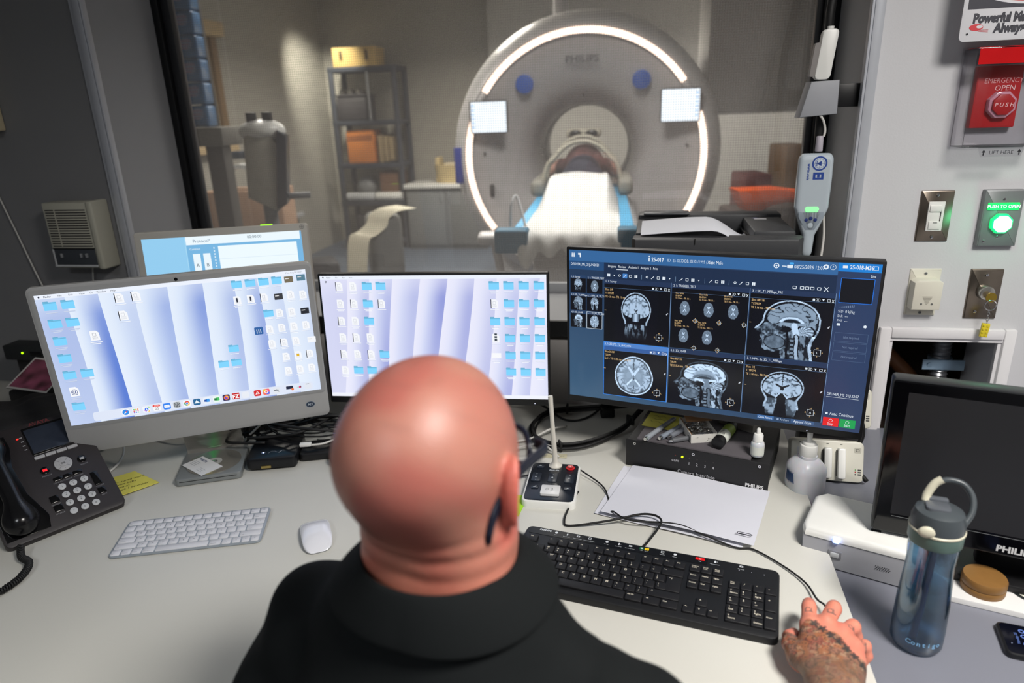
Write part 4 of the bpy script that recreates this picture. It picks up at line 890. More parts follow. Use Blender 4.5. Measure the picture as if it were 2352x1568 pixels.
    for k in range(3): cv.box(X(0.892), Y(0.450+k*0.058), 0.095*w, 0.05*h, 0.0005, (82, 106, 140), 3); tx('Not required', 0.94, 0.425+k*0.058, 0.020, (110, 130, 160), 'c')
    tx('DELIVER_MS_21JU...', 0.890, 0.775, 0.023); tx('22:37', 0.985, 0.775, 0.023, wc, 'r'); cv.rect(X(0.889), Y(0.795), 0.096*w, 0.0006, wc, 3)
    cv.rect(X(0.893), Y(0.905), 0.004, 0.004, wc, 3); tx('Auto Continue', 0.905, 0.898, 0.028)
    R(0.888, 0.925, 0.935, 0.978, (226, 12, 16), 2); R(0.938, 0.925, 0.985, 0.978, (14, 158, 78), 2); tx('Stop', 0.911, 0.963, 0.022, wc, 'c'); tx('Start', 0.961, 0.963, 0.022, wc, 'c')
    for u in (0.911, 0.961): cv.ell(X(u), Y(0.943), 0.0034, 0.0034, wc, 3, 14); cv.ell(X(u), Y(0.943), 0.0028, 0.0028, (226, 12, 16) if u < 0.93 else (14, 158, 78), 4, 14)
    R(0.682, 0.965, 0.735, 0.990, (62, 108, 166), 2); tx('Close Patient', 0.708, 0.978, 0.020, wc, 'c'); R(0.790, 0.965, 0.862, 0.990, (56, 88, 132), 2); tx('Append Exam', 0.826, 0.978, 0.024, wc, 'c'); tx('Archive', 0.755, 0.978, 0.022, (170, 185, 205)); cv.rect(X(0.745), Y(0.985), 0.004, 0.004, (150, 170, 200), 3)
    cv.build('display', SCREEN, t)
    m = MB(); m.M = M; m.cyl((0.205, -h/2-0.010, 0.0), (0.205, -h/2-0.010, 0.0004), 0.001, n=8); m.build('power_light', MATS['tiny_white_light'], t)
    m = MB(); m.cyl((0, 0.257, 0.0), (0, 0.257, 0.225), 0.015, n=16); m.box(0, 0.035, zc-0.03, 0.10, 0.03, 0.16, 0.008); m.box(0, 0.15, 0.205, 0.04, 0.22, 0.03, 0.005); m.box(0, 0.262, 0.006, 0.09, 0.05, 0.012, 0.002)
    m.build('stand', mat('steel_stand', (120, 122, 126), 0.3, metal=0.7), t)
right_monitor()
# ================================================================ the scanner room
MG = aty(1341, 360, 4.91); MYAW = math.radians(-8.0); MZ = MG.z
MW = mat('scanner_white', (208, 206, 205), 0.35, mottle=0.02, scale=5)
MW2 = mat('scanner_grey_white', (186, 184, 184), 0.4, mottle=0.02, scale=5)
def scanner():
    t = thing('mri_scanner', 'large round white scanner with a glowing light ring around its tunnel', 'scanner', (MG.x, MG.y, 0), MYAW)
    # body: outer shell, dished front, tunnel
    R = Matrix.Translation((0, 0, MZ)) @ Matrix.Rotation(math.radians(-90), 4, 'X')   # lathe axis -> +y (z of profile goes to +y)
    m = MB(); m.lathe([(0.845, 0.0), (0.865, 0.012), (0.93, 0.10), (0.965, 0.26), (0.972, 0.60), (0.972, 1.45), (0.93, 1.60), (0.42, 1.66), (0.36, 1.70)], 96, X=R)
    m.box(0, 0.80, MZ*0.30, 1.30, 1.30, MZ*0.6, 0.12, 4)
    m.build('outer_cover', MW, t, 50)
    m = MB(); m.lathe([(0.845, 0.0), (0.83, 0.018), (0.80, 0.022), (0.66, 0.05), (0.50, 0.11), (0.42, 0.19), (0.37, 0.30), (0.352, 0.42), (0.35, 1.50), (0.36, 1.70)], 96, X=R)
    m.build('front_funnel', MW2, t, 60)
    m = MB(); m.lathe([(0.349, 0.95), (0.342, 0.96), (0.342, 1.02), (0.349, 1.03)], 64, X=R); m.build('tunnel_band', DKG, t)
    # light ring in two runs, broken by the touch panels
    glow = mat('ring_light', (255, 214, 186), 0.4, mottle=0, emis=4.2, ecol=(255, 222, 200))
    for (a0, a1) in ((-31, 19.5), (35.5, 146.5), (160, 217)):
        m = MB(); n = 40
        m.tube([(0.812*math.cos(math.radians(a0+(a1-a0)*k/n)), -0.004, MZ+0.812*math.sin(math.radians(a0+(a1-a0)*k/n))) for k in range(n+1)], 0.021, 8)
        m.build('light_ring', glow, t)
    m = MB(); m.tube([(0.812*math.cos(a), 0.006, MZ+0.812*math.sin(a)) for a in np.linspace(math.radians(-31), math.radians(217), 90)], 0.024, 8); m.build('ring_channel', MW, t)
    for s, px, py in ((-1, 1126.5, 265), (1, 1551.5, 250)):
        x = -0.652 if s < 0 else 0.640; z = MZ+(0.285 if s < 0 else 0.318)
        m = MB(); m.M = face_mtx(x, -0.045, z, 0); m.prism(rrect(0.262, 0.218, 0.012, 4), -0.03, 0, 0.003); p = m.build('touch_panel', BLK, t)
        cv = Cv(face_mtx(x, -0.045, z, 0)); cv.rect(-0.122, -0.1, 0.244, 0.2, (236, 246, 255), 0)
        for k in range(6): cv.rect((-0.117 if s < 0 else 0.097), 0.07-k*0.028, 0.018, 0.010, (120, 170, 225), 1)
        cv.build('screen', vmat('bright_screen', emis=True, rough=0.3, strength=2.2), p)
    for x in (-0.405, 0.385):
        m = MB(); m.cyl((x, 0.075, MZ+0.49), (x, 0.02, MZ+0.49), 0.062, n=28, bev=0.006); m.build('blue_knob', mat('royal_blue', (28, 84, 176), 0.4), t)
    m = MB(); m.box(-0.925, 0.10, MZ-0.04, 0.02, 0.06, 0.25, 0.004, X=None); m.box(-0.895, 0.025, MZ-0.04, 0.055, 0.02, 0.25, 0.004); m.build('blue_side_label', mat('label_blue', (34, 54, 150), 0.5), t)
    m = MB(); m.M = face_mtx(-0.01, 0.03, MZ+0.635, 12); m.text('PHILIPS', 0, 0, 0.062, bold=0.02, z=0.012, sx=1.15); m.build('maker_lettering', INKD, t)
    m = MB(); m.box(-0.66, 0.035, MZ-0.22, 0.035, 0.03, 0.09, 0.012); m.build('side_handle', DKG, t)
    for q in ((0.0, 0.13, MZ+0.41, 0.012), (-0.70, 0.03, MZ+0.04, 0.01), (0.70, 0.03, MZ+0.06, 0.01)):
        m = MB(); m.ball(*q); m.build('recessed_button', DKG, t)
    m = MB(); m.box(0, 0.40, MZ-0.268, 0.50, 2.6, 0.03, 0.01); m.build('bridge_rail', MW, t)
    return t
scanner()
o = MB(); o.cyl((0, 0, MZ+0.96), (0, 0, RC-0.01), 0.055, n=24); o.cyl((0, 0, RC-0.06), (0, 0, RC-0.01), 0.10, n=24)
o = o.build('exhaust_pipe', MW2); o.location = (MG.x-0.10, MG.y+0.6, 0); tag(o, 'white vertical pipe rising from the top of the scanner to the ceiling', 'pipe')
TZ = MZ-0.225
def mtx(): return Matrix.Translation((MG.x, MG.y, 0)) @ Matrix.Rotation(MYAW, 4, 'Z')
def table():
    t = thing('patient_table', 'scanner table with a grey base reaching out of the tunnel', 'table', (MG.x, MG.y, 0), MYAW)
    m = MB(); m.box(0, -0.85, TZ-0.03, 0.60, 2.10, 0.05, 0.02, 3); m.build('tabletop', MW, t)
    m = MB(); m.box(0, -0.95, (TZ-0.12)/2, 0.42, 1.3, TZ-0.12, 0.05, 3); m.box(0, -0.95, TZ-0.085, 0.50, 1.75, 0.06, 0.02); m.build('base', MW2, t)
    for s in (-1, 1):
        m = MB(); m.box(s*0.31, -1.0, TZ-0.06, 0.03, 1.7, 0.035, 0.008); m.build('side_rail', ALU, t)
table()
BLUE = mat('blue_pad', (70, 160, 205), 0.55, mottle=0.03); TEAL = mat('teal_pad', (24, 98, 128), 0.55, mottle=0.05)
def inm(o): o.matrix_world = mtx(); return o
m = MB(); m.box(0, -0.85, TZ+0.010, 0.57, 2.06, 0.028, 0.012, 3); tag(inm(m.build('table_mattress', BLUE)), 'light blue mattress on the scanner table, edges showing beside the white sheet', 'mattress')
for s, x, wd, lab in ((-1, -0.265, 0.15, 'teal foam block at the near left corner of the scanner table'), (1, 0.245, 0.09, 'teal foam block at the near right corner of the scanner table')):
    m = MB(); m.box(x, -1.925, TZ-0.0, wd, 0.10, 0.105, 0.012, 3); tag(inm(m.build('foam_block', TEAL)), lab, 'foam block', 'foam blocks on the table corners')
# white sheet: draped over table, gathered hem at the near end
def sheet():
    nx, ny = 56, 70; V = []; F = []
    for j in range(ny+1):
        v = j/ny
        for i in range(nx+1):
            u = i/nx
            half_l = lerp(-0.235, -0.21, v); half_r = lerp(0.215, 0.22, v)
            x = lerp(half_l, half_r, u); y = lerp(-1.99, -0.78, v)
            up = min(1, max(0, (v-0.34)/0.45)); up = up*up*(3-2*up)
            z = TZ+0.030+0.006*math.sin(u*9+v*7)*math.sin(v*11)+0.155*up*min(1, 2.4*max(0, math.sin(math.pi*u)))
            if v < 0.10:
                k = (0.10-v)/0.10; y = -1.885-0.055*math.sin(k*1.5)-0.02*k*math.sin(u*26); drop = 0.10+0.05*math.sin(u*19)*math.sin(u*7+1)+0.05*math.exp(-((u-0.55)/0.04)**2)+0.04*math.exp(-((u-0.75)/0.03)**2)
                z = TZ+0.032-drop*k*k; y -= 0.035
            V.append((x, y, z))
    for j in range(ny):
        for i in range(nx): a = j*(nx+1)+i; F.append((a, a+1, a+nx+2, a+nx+1))
    m = MB(); m.raw(V, F); o = m.build('bed_sheet', mat('white_sheet', (206, 206, 203), 0.7, mottle=0.02, bump=0.3, bscale=40), deg=180)
    md = o.modifiers.new('thick', 'SOLIDIFY'); md.thickness = 0.003; md.offset = 1
    tag(inm(o), 'white sheet over the scanner table with a ruffled hem at the near end', 'sheet')
sheet()
def patient():
    z0 = TZ+0.055
    def f(P):
        d = cap(P, (0, -0.42, z0+0.06), (0, 0.05, z0+0.09), 0.115, 0.14)       # hips to chest
        d = smin(d, cap(P, (-0.09, -0.42, z0+0.03), (-0.10, -0.80, z0+0.02), 0.060, 0.048), 0.05)
        d = smin(d, cap(P, (0.09, -0.42, z0+0.03), (0.10, -0.80, z0+0.02), 0.060, 0.048), 0.05)
        d = smin(d, cap(P, (-0.10, -0.80, z0+0.035), (-0.09, -1.18, z0+0.03), 0.055, 0.035), 0.03)
        d = smin(d, cap(P, (0.10, -0.80, z0+0.035), (0.09, -1.18, z0+0.03), 0.055, 0.035), 0.03)
        d = smin(d, cap(P, (-0.17, 0.12, z0+0.08), (-0.21, -0.16, z0+0.06), 0.05, 0.04), 0.04)
        d = smin(d, cap(P, (0.17, 0.12, z0+0.08), (0.21, -0.16, z0+0.06), 0.05, 0.04), 0.04)
        d = smin(d, cap(P, (-0.21, -0.16, z0+0.06), (-0.05, -0.30, z0+0.165), 0.038, 0.03), 0.03)
        d = smin(d, cap(P, (0.21, -0.16, z0+0.06), (0.05, -0.30, z0+0.165), 0.038, 0.03), 0.03)
        d = smin(d, cap(P, (0, 0.15, z0+0.09), (0, 0.28, z0+0.08), 0.06), 0.05)
        d = smin(d, ell(P, (0, 0.38, z0+0.09), (0.075, 0.11, 0.095)), 0.03)
        d = smin(d, ell(P, (0, 0.36, z0+0.19), (0.014, 0.02, 0.02)), 0.02)
        for s in (-1, 1): d = smin(d, ell(P, (s*0.09, -1.19, z0+0.03), (0.035, 0.05, 0.045)), 0.02)
        return d
    def c(co):
        C = np.tile(np.array(S(176, 132, 116)), (len(co), 1)); n = vnoise(co[:, 0]*30+9, co[:, 2]*30)
        sh = (co[:, 1] < 0.16) & (co[:, 1] > -0.36) & (np.abs(co[:, 0]) < 0.19); C[sh] = np.array(S(96, 60, 60))*(0.6+0.8*n[sh])[:, None]
        tr = (co[:, 1] <= -0.36); C[tr] = S(38, 40, 60); return C
    t = thing('person', 'person lying on the scanner table inside the tunnel, in a mottled red shirt', 'person', mtx=mtx())
    sdf_obj('body', f, (-0.32, -1.32, z0-0.08), (0.32, 0.55, z0+0.36), 0.011, vmat('patient_cloth', rough=0.8), t, colfn=c, tf=Matrix.Translation((0, 0.10, 0.02)))
patient()
# head and body coil: pale arched cage over the person, with dark openings
def coil():
    t = thing('body_coil', 'pale arched coil frame over the person in the tunnel', 'coil', mtx=mtx())
    c = mat('coil_plastic', (176, 172, 156), 0.5)
    for y, r, zt in ((-0.42, 0.22, 0.30), (-0.20, 0.215, 0.32)):
        m = MB(); pts = [(r*1.02*math.cos(a)*(1.0 if abs(math.cos(a)) < 0.8 else 1.12), y, TZ+0.05+zt*math.sin(a)**0.9) for a in np.linspace(0.02, math.pi-0.02, 24)]
        m.tube(pts, 0.014, 10); m.build('arch', c, t)
    m = MB(); m.box(0.0, -0.02, TZ+0.385, 0.24, 0.10, 0.055, 0.02, 3); m.build('mirror_housing', c, t)
    for x in (-0.055, 0.055):
        m = MB(); m.ball(x, -0.072, TZ+0.385, 0.042, 0.012, 0.022); m.build('viewing_port', BLKG, t)
    for s in (-1, 1):
        m = MB(); m.box(s*0.275, -0.30, TZ+0.075, 0.09, 0.55, 0.10, 0.03, 3); m.build('side_pad', mat('coil_pad', (140, 138, 128), 0.6), t)
coil()
m = MB(); m.tube([(-0.30, -1.72, TZ+0.03), (-0.29, -1.73, TZ+0.13), (-0.27, -1.70, TZ+0.17), (-0.24, -1.74, TZ+0.10), (-0.22, -1.78, TZ+0.04)], 0.006, 8, sp=8); tag(inm(m.build('coil_cable', LGR)), 'thin pale cable loop standing at the left edge of the scanner table', 'cable')
def stool(px, py, Y, label):
    p = aty(px, py, Y); m = MB(); m.box(p.x, p.y, p.z, 0.26, 0.14, 0.05, 0.02, 3); m.tube([(p.x-0.05, p.y, p.z-0.02), (p.x-0.02, p.y, p.z-0.25), (p.x-0.06, p.y-0.02, p.z-0.42)], 0.02, sp=5); return m
m = stool(1160, 545, 3.25, ''); o = m.build('instrument_tray', MW); tag(o, 'small white tray held beside the near left corner of the scanner table', 'tray')
m = MB(); p = aty(1160, 545, 3.25); m.cyl((p.x-0.06, p.y-0.02, 0.0), (p.x-0.06, p.y-0.02, p.z-0.42), 0.022, n=14); m.lathe([(0, 0), (0.16, 0), (0.16, 0.02), (0.03, 0.05), (0, 0.05)], 24, X=Matrix.Translation((p.x-0.06, p.y-0.02, 0))); o = m.build('tray_stand', DKG); tag(o, 'dark stand with round foot under the small white tray', 'stand')
# ---------------------------------------------------------------- shelf unit and its contents
SHU, SHD = -2.745, 6.15
SHM = mat('shelf_plastic', (52, 56, 64), 0.55, mottle=0.05)
def WM(u, d, z=0, rz=0): return W() @ Matrix.Translation((u, d, z)) @ Matrix.Rotation(math.radians(rz), 4, 'Z')
LV = [0.12, 0.55, 0.98, 1.45, 2.02]
def shelf():
    t = thing('shelf_unit', 'tall dark plastic shelf unit against the far wall, left of the scanner', 'shelf', mtx=WM(SHU, SHD))
    for z in LV:
        m = MB(); m.box(0, 0, z-0.025, 0.80, 0.42, 0.055, 0.01); m.build('shelf_board', SHM, t)
    for sx in (-0.37, 0.37):
        for sy in (-0.18, 0.18):
            m = MB(); m.cyl((sx, sy, 0), (sx, sy, LV[-1]-0.05), 0.032, n=14); m.build('post', SHM, t)
    m = MB(); m.cyl((0.06, -0.19, LV[3]), (0.06, -0.19, LV[4]-0.05), 0.014, n=10); m.build('front_brace', GRY, t)
shelf()
def onshelf(m, name, mats, u, d, lv, label, cat, group='things on the dark shelf unit', parts=None, rz=0):
    o = m.build(name, mats); o.matrix_world = WM(SHU+u, SHD+d, LV[lv]+0.003, rz); tag(o, label, cat, group); return o
m = MB(); m.box(0, 0, 0.10, 0.50, 0.30, 0.20, 0.006)
for s in (-1, 1): m.box(s*0.15, -0.152, 0.115, 0.03, 0.01, 0.10, 0.004, m=1)
onshelf(m, 'wooden_crate', [mat('light_wood', (196, 166, 104), 0.6, mottle=0.12, scale=20), BLK], -0.08, -0.02, 4, 'light wooden crate with two dark hand slots, on top of the shelf unit', 'crate')
m = MB(); m.box(0, 0, 0.13, 0.36, 0.3, 0.26, 0.02); m.box(0, 0, 0.27, 0.38, 0.32, 0.02, 0.006); onshelf(m, 'storage_bin', [DKG], -0.17, 0, 3, 'dark storage bin on the top tier of the shelf unit', 'bin')
for k, (x, z) in enumerate(((-0.28, 0.285), (-0.18, 0.285), (-0.08, 0.285))):
    m = MB(); m.cyl((0, -0.08, 0.0), (0, 0.08, 0.0), 0.03, n=14, bev=0.006); o = m.build('steel_canister', CHR); o.matrix_world = WM(SHU+x, SHD-0.05, LV[3]+0.003+0.28+0.030); tag(o, 'shiny steel canister lying on the dark storage bin', 'canister', 'steel canisters on the bin')
m = MB(); m.box(0, 0, 0.18, 0.32, 0.28, 0.36, 0.008); m.box(0, -0.142, 0.28, 0.30, 0.004, 0.06, m=1); onshelf(m, 'cardboard_box', [mat('orange_cardboard', (196, 118, 48), 0.7), mat('brown_cardboard', (150, 90, 46), 0.7)], -0.11, -0.02, 2, 'orange cardboard box on the middle tier of the shelf unit', 'box')
for k in range(3):
    m = MB(); m.box(0, 0, 0.15, 0.055, 0.26, 0.30-0.02*k, 0.004); onshelf(m, 'binder', [mat('tan_card', (150, 132, 100), 0.7)], 0.12+0.065*k, 0, 2, ['tallest tan binder beside the orange box', 'middle tan binder on the shelf', 'shortest tan binder at the shelf end'][k], 'binder', 'binders on the middle tier')
m = MB(); m.ball(0, 0, 0.14, 0.13, 0.10, 0.13); onshelf(m, 'helmet_coil', [GRY], -0.14, 0, 1, 'round grey helmet shaped coil on the lower tier of the shelf unit', 'coil')
m = MB(); m.box(0, 0, 0.16, 0.24, 0.28, 0.32, 0.008); onshelf(m, 'brown_carton', [mat('dark_cardboard', (108, 76, 52), 0.7)], 0.20, 0, 1, 'brown carton on the lower tier, right of the round coil', 'carton')
m = MB(); m.box(0, 0, 0.13, 0.5, 0.3, 0.26, 0.02); onshelf(m, 'floor_bin', [DKG], 0.0, 0, 0, 'dark bin on the lowest tier of the shelf unit', 'bin')
# long counter to the right of the shelves
t = thing('base_cabinet', 'grey low cabinet with a white top between the shelf unit and the scanner', 'cabinet', mtx=WM(-1.852, 6.14))
m = MB(); m.box(0, 0, 0.35, 0.92, 0.50, 0.70, 0.006); m.build('carcass', mat('cabinet_grey', (104, 106, 106), 0.55), t)
m = MB(); m.box(0, -0.02, 0.72, 0.95, 0.56, 0.045, 0.006); m.build('counter_top', WHT, t)
for s in (-1, 1):
    m = MB(); m.box(s*0.232, -0.258, 0.36, 0.45, 0.016, 0.62, 0.003); d = m.build('door', mat('cabinet_door', (116, 118, 118), 0.5), t)
    m = MB(); m.box(s*0.05, -0.272, 0.60, 0.012, 0.014, 0.12, 0.003); m.build('handle', ALU, d)
m = MB(); m.lathe([(0, 0), (0.27, 0), (0.31, 0.20), (0.295, 0.20), (0.26, 0.02), (0, 0.02)], 40, X=Matrix.Diagonal((1, 0.6, 1, 1)) @ Matrix.Identity(4), sq=4)
m.box(-0.27, 0, 0.14, 0.04, 0.2, 0.28, 0.01)
o = m.build('basket', mat('wicker', (196, 176, 130), 0.7, mottle=0.2, scale=80)); o.matrix_world = WM(-1.69, 6.10, 0.744); tag(o, 'beige woven basket on the white topped cabinet', 'basket')
m = MB(); m.box(0, 0, 0.11, 0.42, 0.16, 0.12, 0.04, 4); o = m.build('folded_blanket', mat('beige_blanket', (206, 192, 160), 0.9, bump=0.5, bscale=90)); o.matrix_world = WM(-1.69, 6.10, 0.744+0.045); tag(o, 'folded beige blanket inside the woven basket', 'blanket')
for k, (u, lab) in enumerate(((-2.93, 'grey-white paper roll lying in front of the shelf unit'), (-2.50, 'bright white paper roll standing out from the shelf unit'))):
    m = MB(); m.cyl((-0.17, 0, 0.0), (0.17, 0, 0.0), 0.048, n=20, bev=0.01); o = m.build('paper_roll', WHT if k else LGR); o.matrix_world = WM(u, 5.93, LV[1]+0.32+0.0 if 0 else LV[1]+0.051, 0); o.matrix_world = WM(SHU+(-0.15 if k == 0 else 0.21), SHD-0.185, LV[1]+0.055); tag(o, lab, 'paper roll', 'paper rolls')
# pale curved transfer board on a dark wheeled base
def trolley():
    c = aty(862, 560, 5.3); t = thing('transfer_trolley', 'pale curved transfer board standing on a dark wheeled base', 'trolley', (c.x, c.y, 0), math.radians(20))
    q = [aty(*p, 5.3)-Vector((c.x, c.y, 0)) for p in ((800, 625), (803, 545), (822, 530), (843, 512), (850, 492), (872, 478), (912, 473))]
    m = MB(); th = Vector((0.05, -0.02, -0.02)); wv = Vector((0.14, -0.05, -0.03))
    P = spline(q, 6); V = []; F = []
    for p in P: V += [p, p+wv, p+wv+Vector((0, 0.05, -0.01)), p+Vector((0, 0.05, -0.01))]
    for i in range(len(P)-1):
        for k in range(4): F.append((i*4+k, i*4+(k+1) % 4, (i+1)*4+(k+1) % 4, (i+1)*4+k))
    F += [(3, 2, 1, 0), tuple(len(V)-4+k for k in range(4))]
    m.raw([tuple(v) for v in V], F); m.build('curved_board', mat('cream_board', (206, 200, 178), 0.5), t)
    m = MB(); m.box(0.10, 0.15, 0.50, 0.26, 0.30, 0.55, 0.06, 3); m.build('side_panel', mat('trolley_grey', (112, 114, 112), 0.5), t)
    m = MB(); m.box(-0.02, 0.0, 0.18, 0.9, 0.5, 0.12, 0.03); m.box(-0.4, 0, 0.35, 0.2, 0.3, 0.26, 0.04); m.build('base', mat('trolley_dark', (34, 35, 40), 0.5), t)
    for sx in (-0.38, 0.36):
        for sy in (-0.2, 0.2):
            m = MB(); m.cyl((sx-0.02, sy, 0.06), (sx+0.02, sy, 0.06), 0.058, n=18, bev=0.006); m.cyl((sx-0.022, sy, 0.06), (sx+0.022, sy, 0.06), 0.02, n=12, m=1); m.build('wheel', [RUB, WHT], t)
trolley()
# rail on the left wall
m = MB(); m.box(0, 0, 0, 0.04, 1.5, 0.05, 0.01); m.box(-0.03, -0.5, 0, 0.06, 0.05, 0.07); m.box(-0.03, 0.5, 0, 0.06, 0.05, 0.07); o = m.build('hand_rail', [LGR]); o.matrix_world = W() @ Matrix.Translation((RU0+0.075, 4.6, 0.50)); tag(o, 'pale hand rail low on the left wall of the scanner room', 'rail')
# contrast injector
def injector():
    c = aty(618, 360, 3.6); t = thing('contrast_injector', 'white topped injector with two black caps and a dark slanted screen', 'medical device', (c.x, c.y, 0), math.radians(12))
    z = c.z
    m = MB(); m.prism([(-0.12, -0.19), (0.015, -0.27), (0.06, 0.06), (0.0, 0.15), (-0.10, 0.10)], -0.09, 0.09, 0.02, X=Matrix.Translation((0, 0, z)) @ Matrix.Rotation(math.radians(90), 4, 'X')); m.build('housing', mat('injector_grey', (168, 165, 154), 0.5), t)
    m = MB(); m.ball(-0.015, 0, z+0.125, 0.115, 0.105, 0.06); m.build('top_cover', WHT, t)
    for x in (-0.055, 0.02):
        m = MB(); m.cyl((x, -0.02, z+0.165), (x, -0.02, z+0.215), 0.026, n=18, bev=0.004); m.build('cap', BLK, t)
    m = MB(); m.prism([(0, -0.26), (0.055, -0.23), (0.095, 0.10), (0.05, 0.13)], -0.085, 0.085, 0.008, X=Matrix.Translation((0.012, -0.02, z)) @ Matrix.Rotation(math.radians(90), 4, 'X')); m.build('screen_panel', mat('injector_screen', (34, 40, 52), 0.2), t)
    m = MB(); m.cyl((-0.03, 0, 0.05), (-0.03, 0, z-0.16), 0.035, n=16); m.box(-0.03, 0, 0.04, 0.42, 0.42, 0.05, 0.02); m.box(0.10, 0, z-0.20, 0.16, 0.04, 0.03, 0.006); m.build('pedestal', GRY, t)
injector()
# rack with blue packages
def rack():
    a = aty(447, 300, 4.0)
    t = thing('glove_rack', 'grey wall rack on a post holding the column of blue packages', 'rack', (a.x, a.y, 0), math.radians(-6))
    z = a.z-0.035
    m = MB(); m.box(0.02, 0.05, z, 0.34, 0.24, 0.10, 0.006); m.build('tray', mat('rack_grey', (104, 102, 96), 0.5), t)
    m = MB(); m.box(0.09, 0.06, z/2-0.02, 0.10, 0.10, z-0.06, 0.004); m.box(0.09, 0.06, 0.02, 0.4, 0.4, 0.04, 0.01); m.box(0.04, 0.13, z+0.55, 0.08, 0.03, 1.1, 0.004); m.box(-0.03, 0.12, z+1.06, 0.36, 0.05, 0.05, 0.004); m.build('post', mat('rack_dark', (70, 68, 66), 0.5), t)
    bm_ = vmat('package_print', rough=0.35, coat=0.3)
    cv0 = None; first = None; k = 0
    for c_ in range(2):
        for r_ in range(6):
            if first is None:
                first = thing('blue_package', '', 'package', group='blue packages in the rack')
                m = MB(); m.box(0, 0, 0.0585, 0.112, 0.10, 0.115, 0.014, 3); m.build('wrapper', mat('blue_wrapper', (66, 112, 158), 0.3, mottle=0.25, scale=25), first)
                cv = Cv(face_mtx(0, -0.0505, 0.06)); cv.ell(0, 0.01, 0.034, 0.03, (120, 140, 176), 1, 16)
                for q in range(3): cv.rect(-0.028, 0.022-q*0.018, 0.056-0.01*q, 0.008, (150, 120, 150), 2)
                cv.build('printed_label', bm_, first); o = first
            else: o = clone(first)
            M = Matrix.Translation((a.x, a.y, 0)) @ Matrix.Rotation(math.radians(-6), 4, 'Z') @ Matrix.Translation((-0.075+c_*0.122, 0.03, z+0.051+r_*0.118))
            o.matrix_world = M
            o['label'] = 'blue printed package, %s of the %s column in the rack' % (['lowest', 'second from the bottom', 'third from the bottom', 'third from the top', 'second from the top', 'topmost'][r_], ['left', 'right'][c_])
rack()
# doorway in the left wall; a pale panel stands for the bright room beyond
def frame_left():
    t = thing('wooden_door_frame', 'brown wooden door frame with a pale panel for the bright room beyond', 'frame', mtx=W() @ Matrix.Translation((RU0+0.02, 3.55, 0)))
    wd = mat('brown_wood', (116, 92, 62), 0.6, mottle=0.15, scale=15); lw = mat('pale_wood', (182, 160, 124), 0.6, mottle=0.1, scale=15)
    m = MB(); m.box(0.02, 0.62, 1.75, 0.05, 0.08, 0.95); m.box(0.02, -0.5, 1.75, 0.05, 0.08, 0.95); m.build('upright', wd, t)
    m = MB(); m.box(0.04, 0.05, 2.26, 0.12, 1.35, 0.12, 0.01); m.box(0.04, 0.05, 1.28, 0.10, 1.30, 0.09, 0.01); m.build('crosspiece', lw, t)
    m = MB(); m.box(-0.005, 0.06, 1.75, 0.02, 1.06, 0.92); m.build('bright_room_panel', mat('bright_room_pale', (206, 202, 180), 0.7, mottle=0.03), t)
    m = MB()
    for (y, z, a, b) in ((-0.25, 2.05, 0.16, 0.20), (-0.22, 1.60, 0.12, 0.30), (0.15, 1.70, 0.05, 0.07), (0.3, 1.55, 0.04, 0.05)): m.box(0.012, y, z, 0.012, a, b)
    m.build('panel_patches', mat('patch_tone', (120, 116, 96), 0.7), t)
frame_left()
def arch_chair():
    c = aty(560, 400, 4.75); t = thing('arched_cradle', 'white arched cradle on a pinkish brown cabinet, behind the injector', 'medical device', (c.x, c.y, 0), 0)
    z = c.z
    m = MB()
    V = []; F = []; n = 20
    for i in range(n+1):
        a = math.pi*i/n; x = 0.17*math.cos(a); zz = 0.13*math.sin(a)
        for r in (1.0, 0.80):
            for y in (-0.08, 0.08): V.append((x*r, y, z-0.06+zz*r))
    for i in range(n):
        b = i*4; F += [(b, b+1, b+5, b+4), (b+2, b+6, b+7, b+3), (b, b+4, b+6, b+2), (b+1, b+3, b+7, b+5)]
    F += [(0, 2, 3, 1), (n*4, n*4+1, n*4+3, n*4+2)]
    m.raw(V, F); m.build('arch', WHT, t)
    m = MB(); m.box(0.02, 0.03, z+0.125, 0.17, 0.08, 0.05, 0.008); m.build('top_block', mat('slate_block', (52, 60, 70), 0.5), t)
    m = MB(); m.box(0.0, 0.05, (z-0.09)/2, 0.52, 0.3, z-0.11, 0.01); m.build('cabinet', mat('pink_brown_cabinet', (158, 128, 106), 0.6), t)
arch_chair()
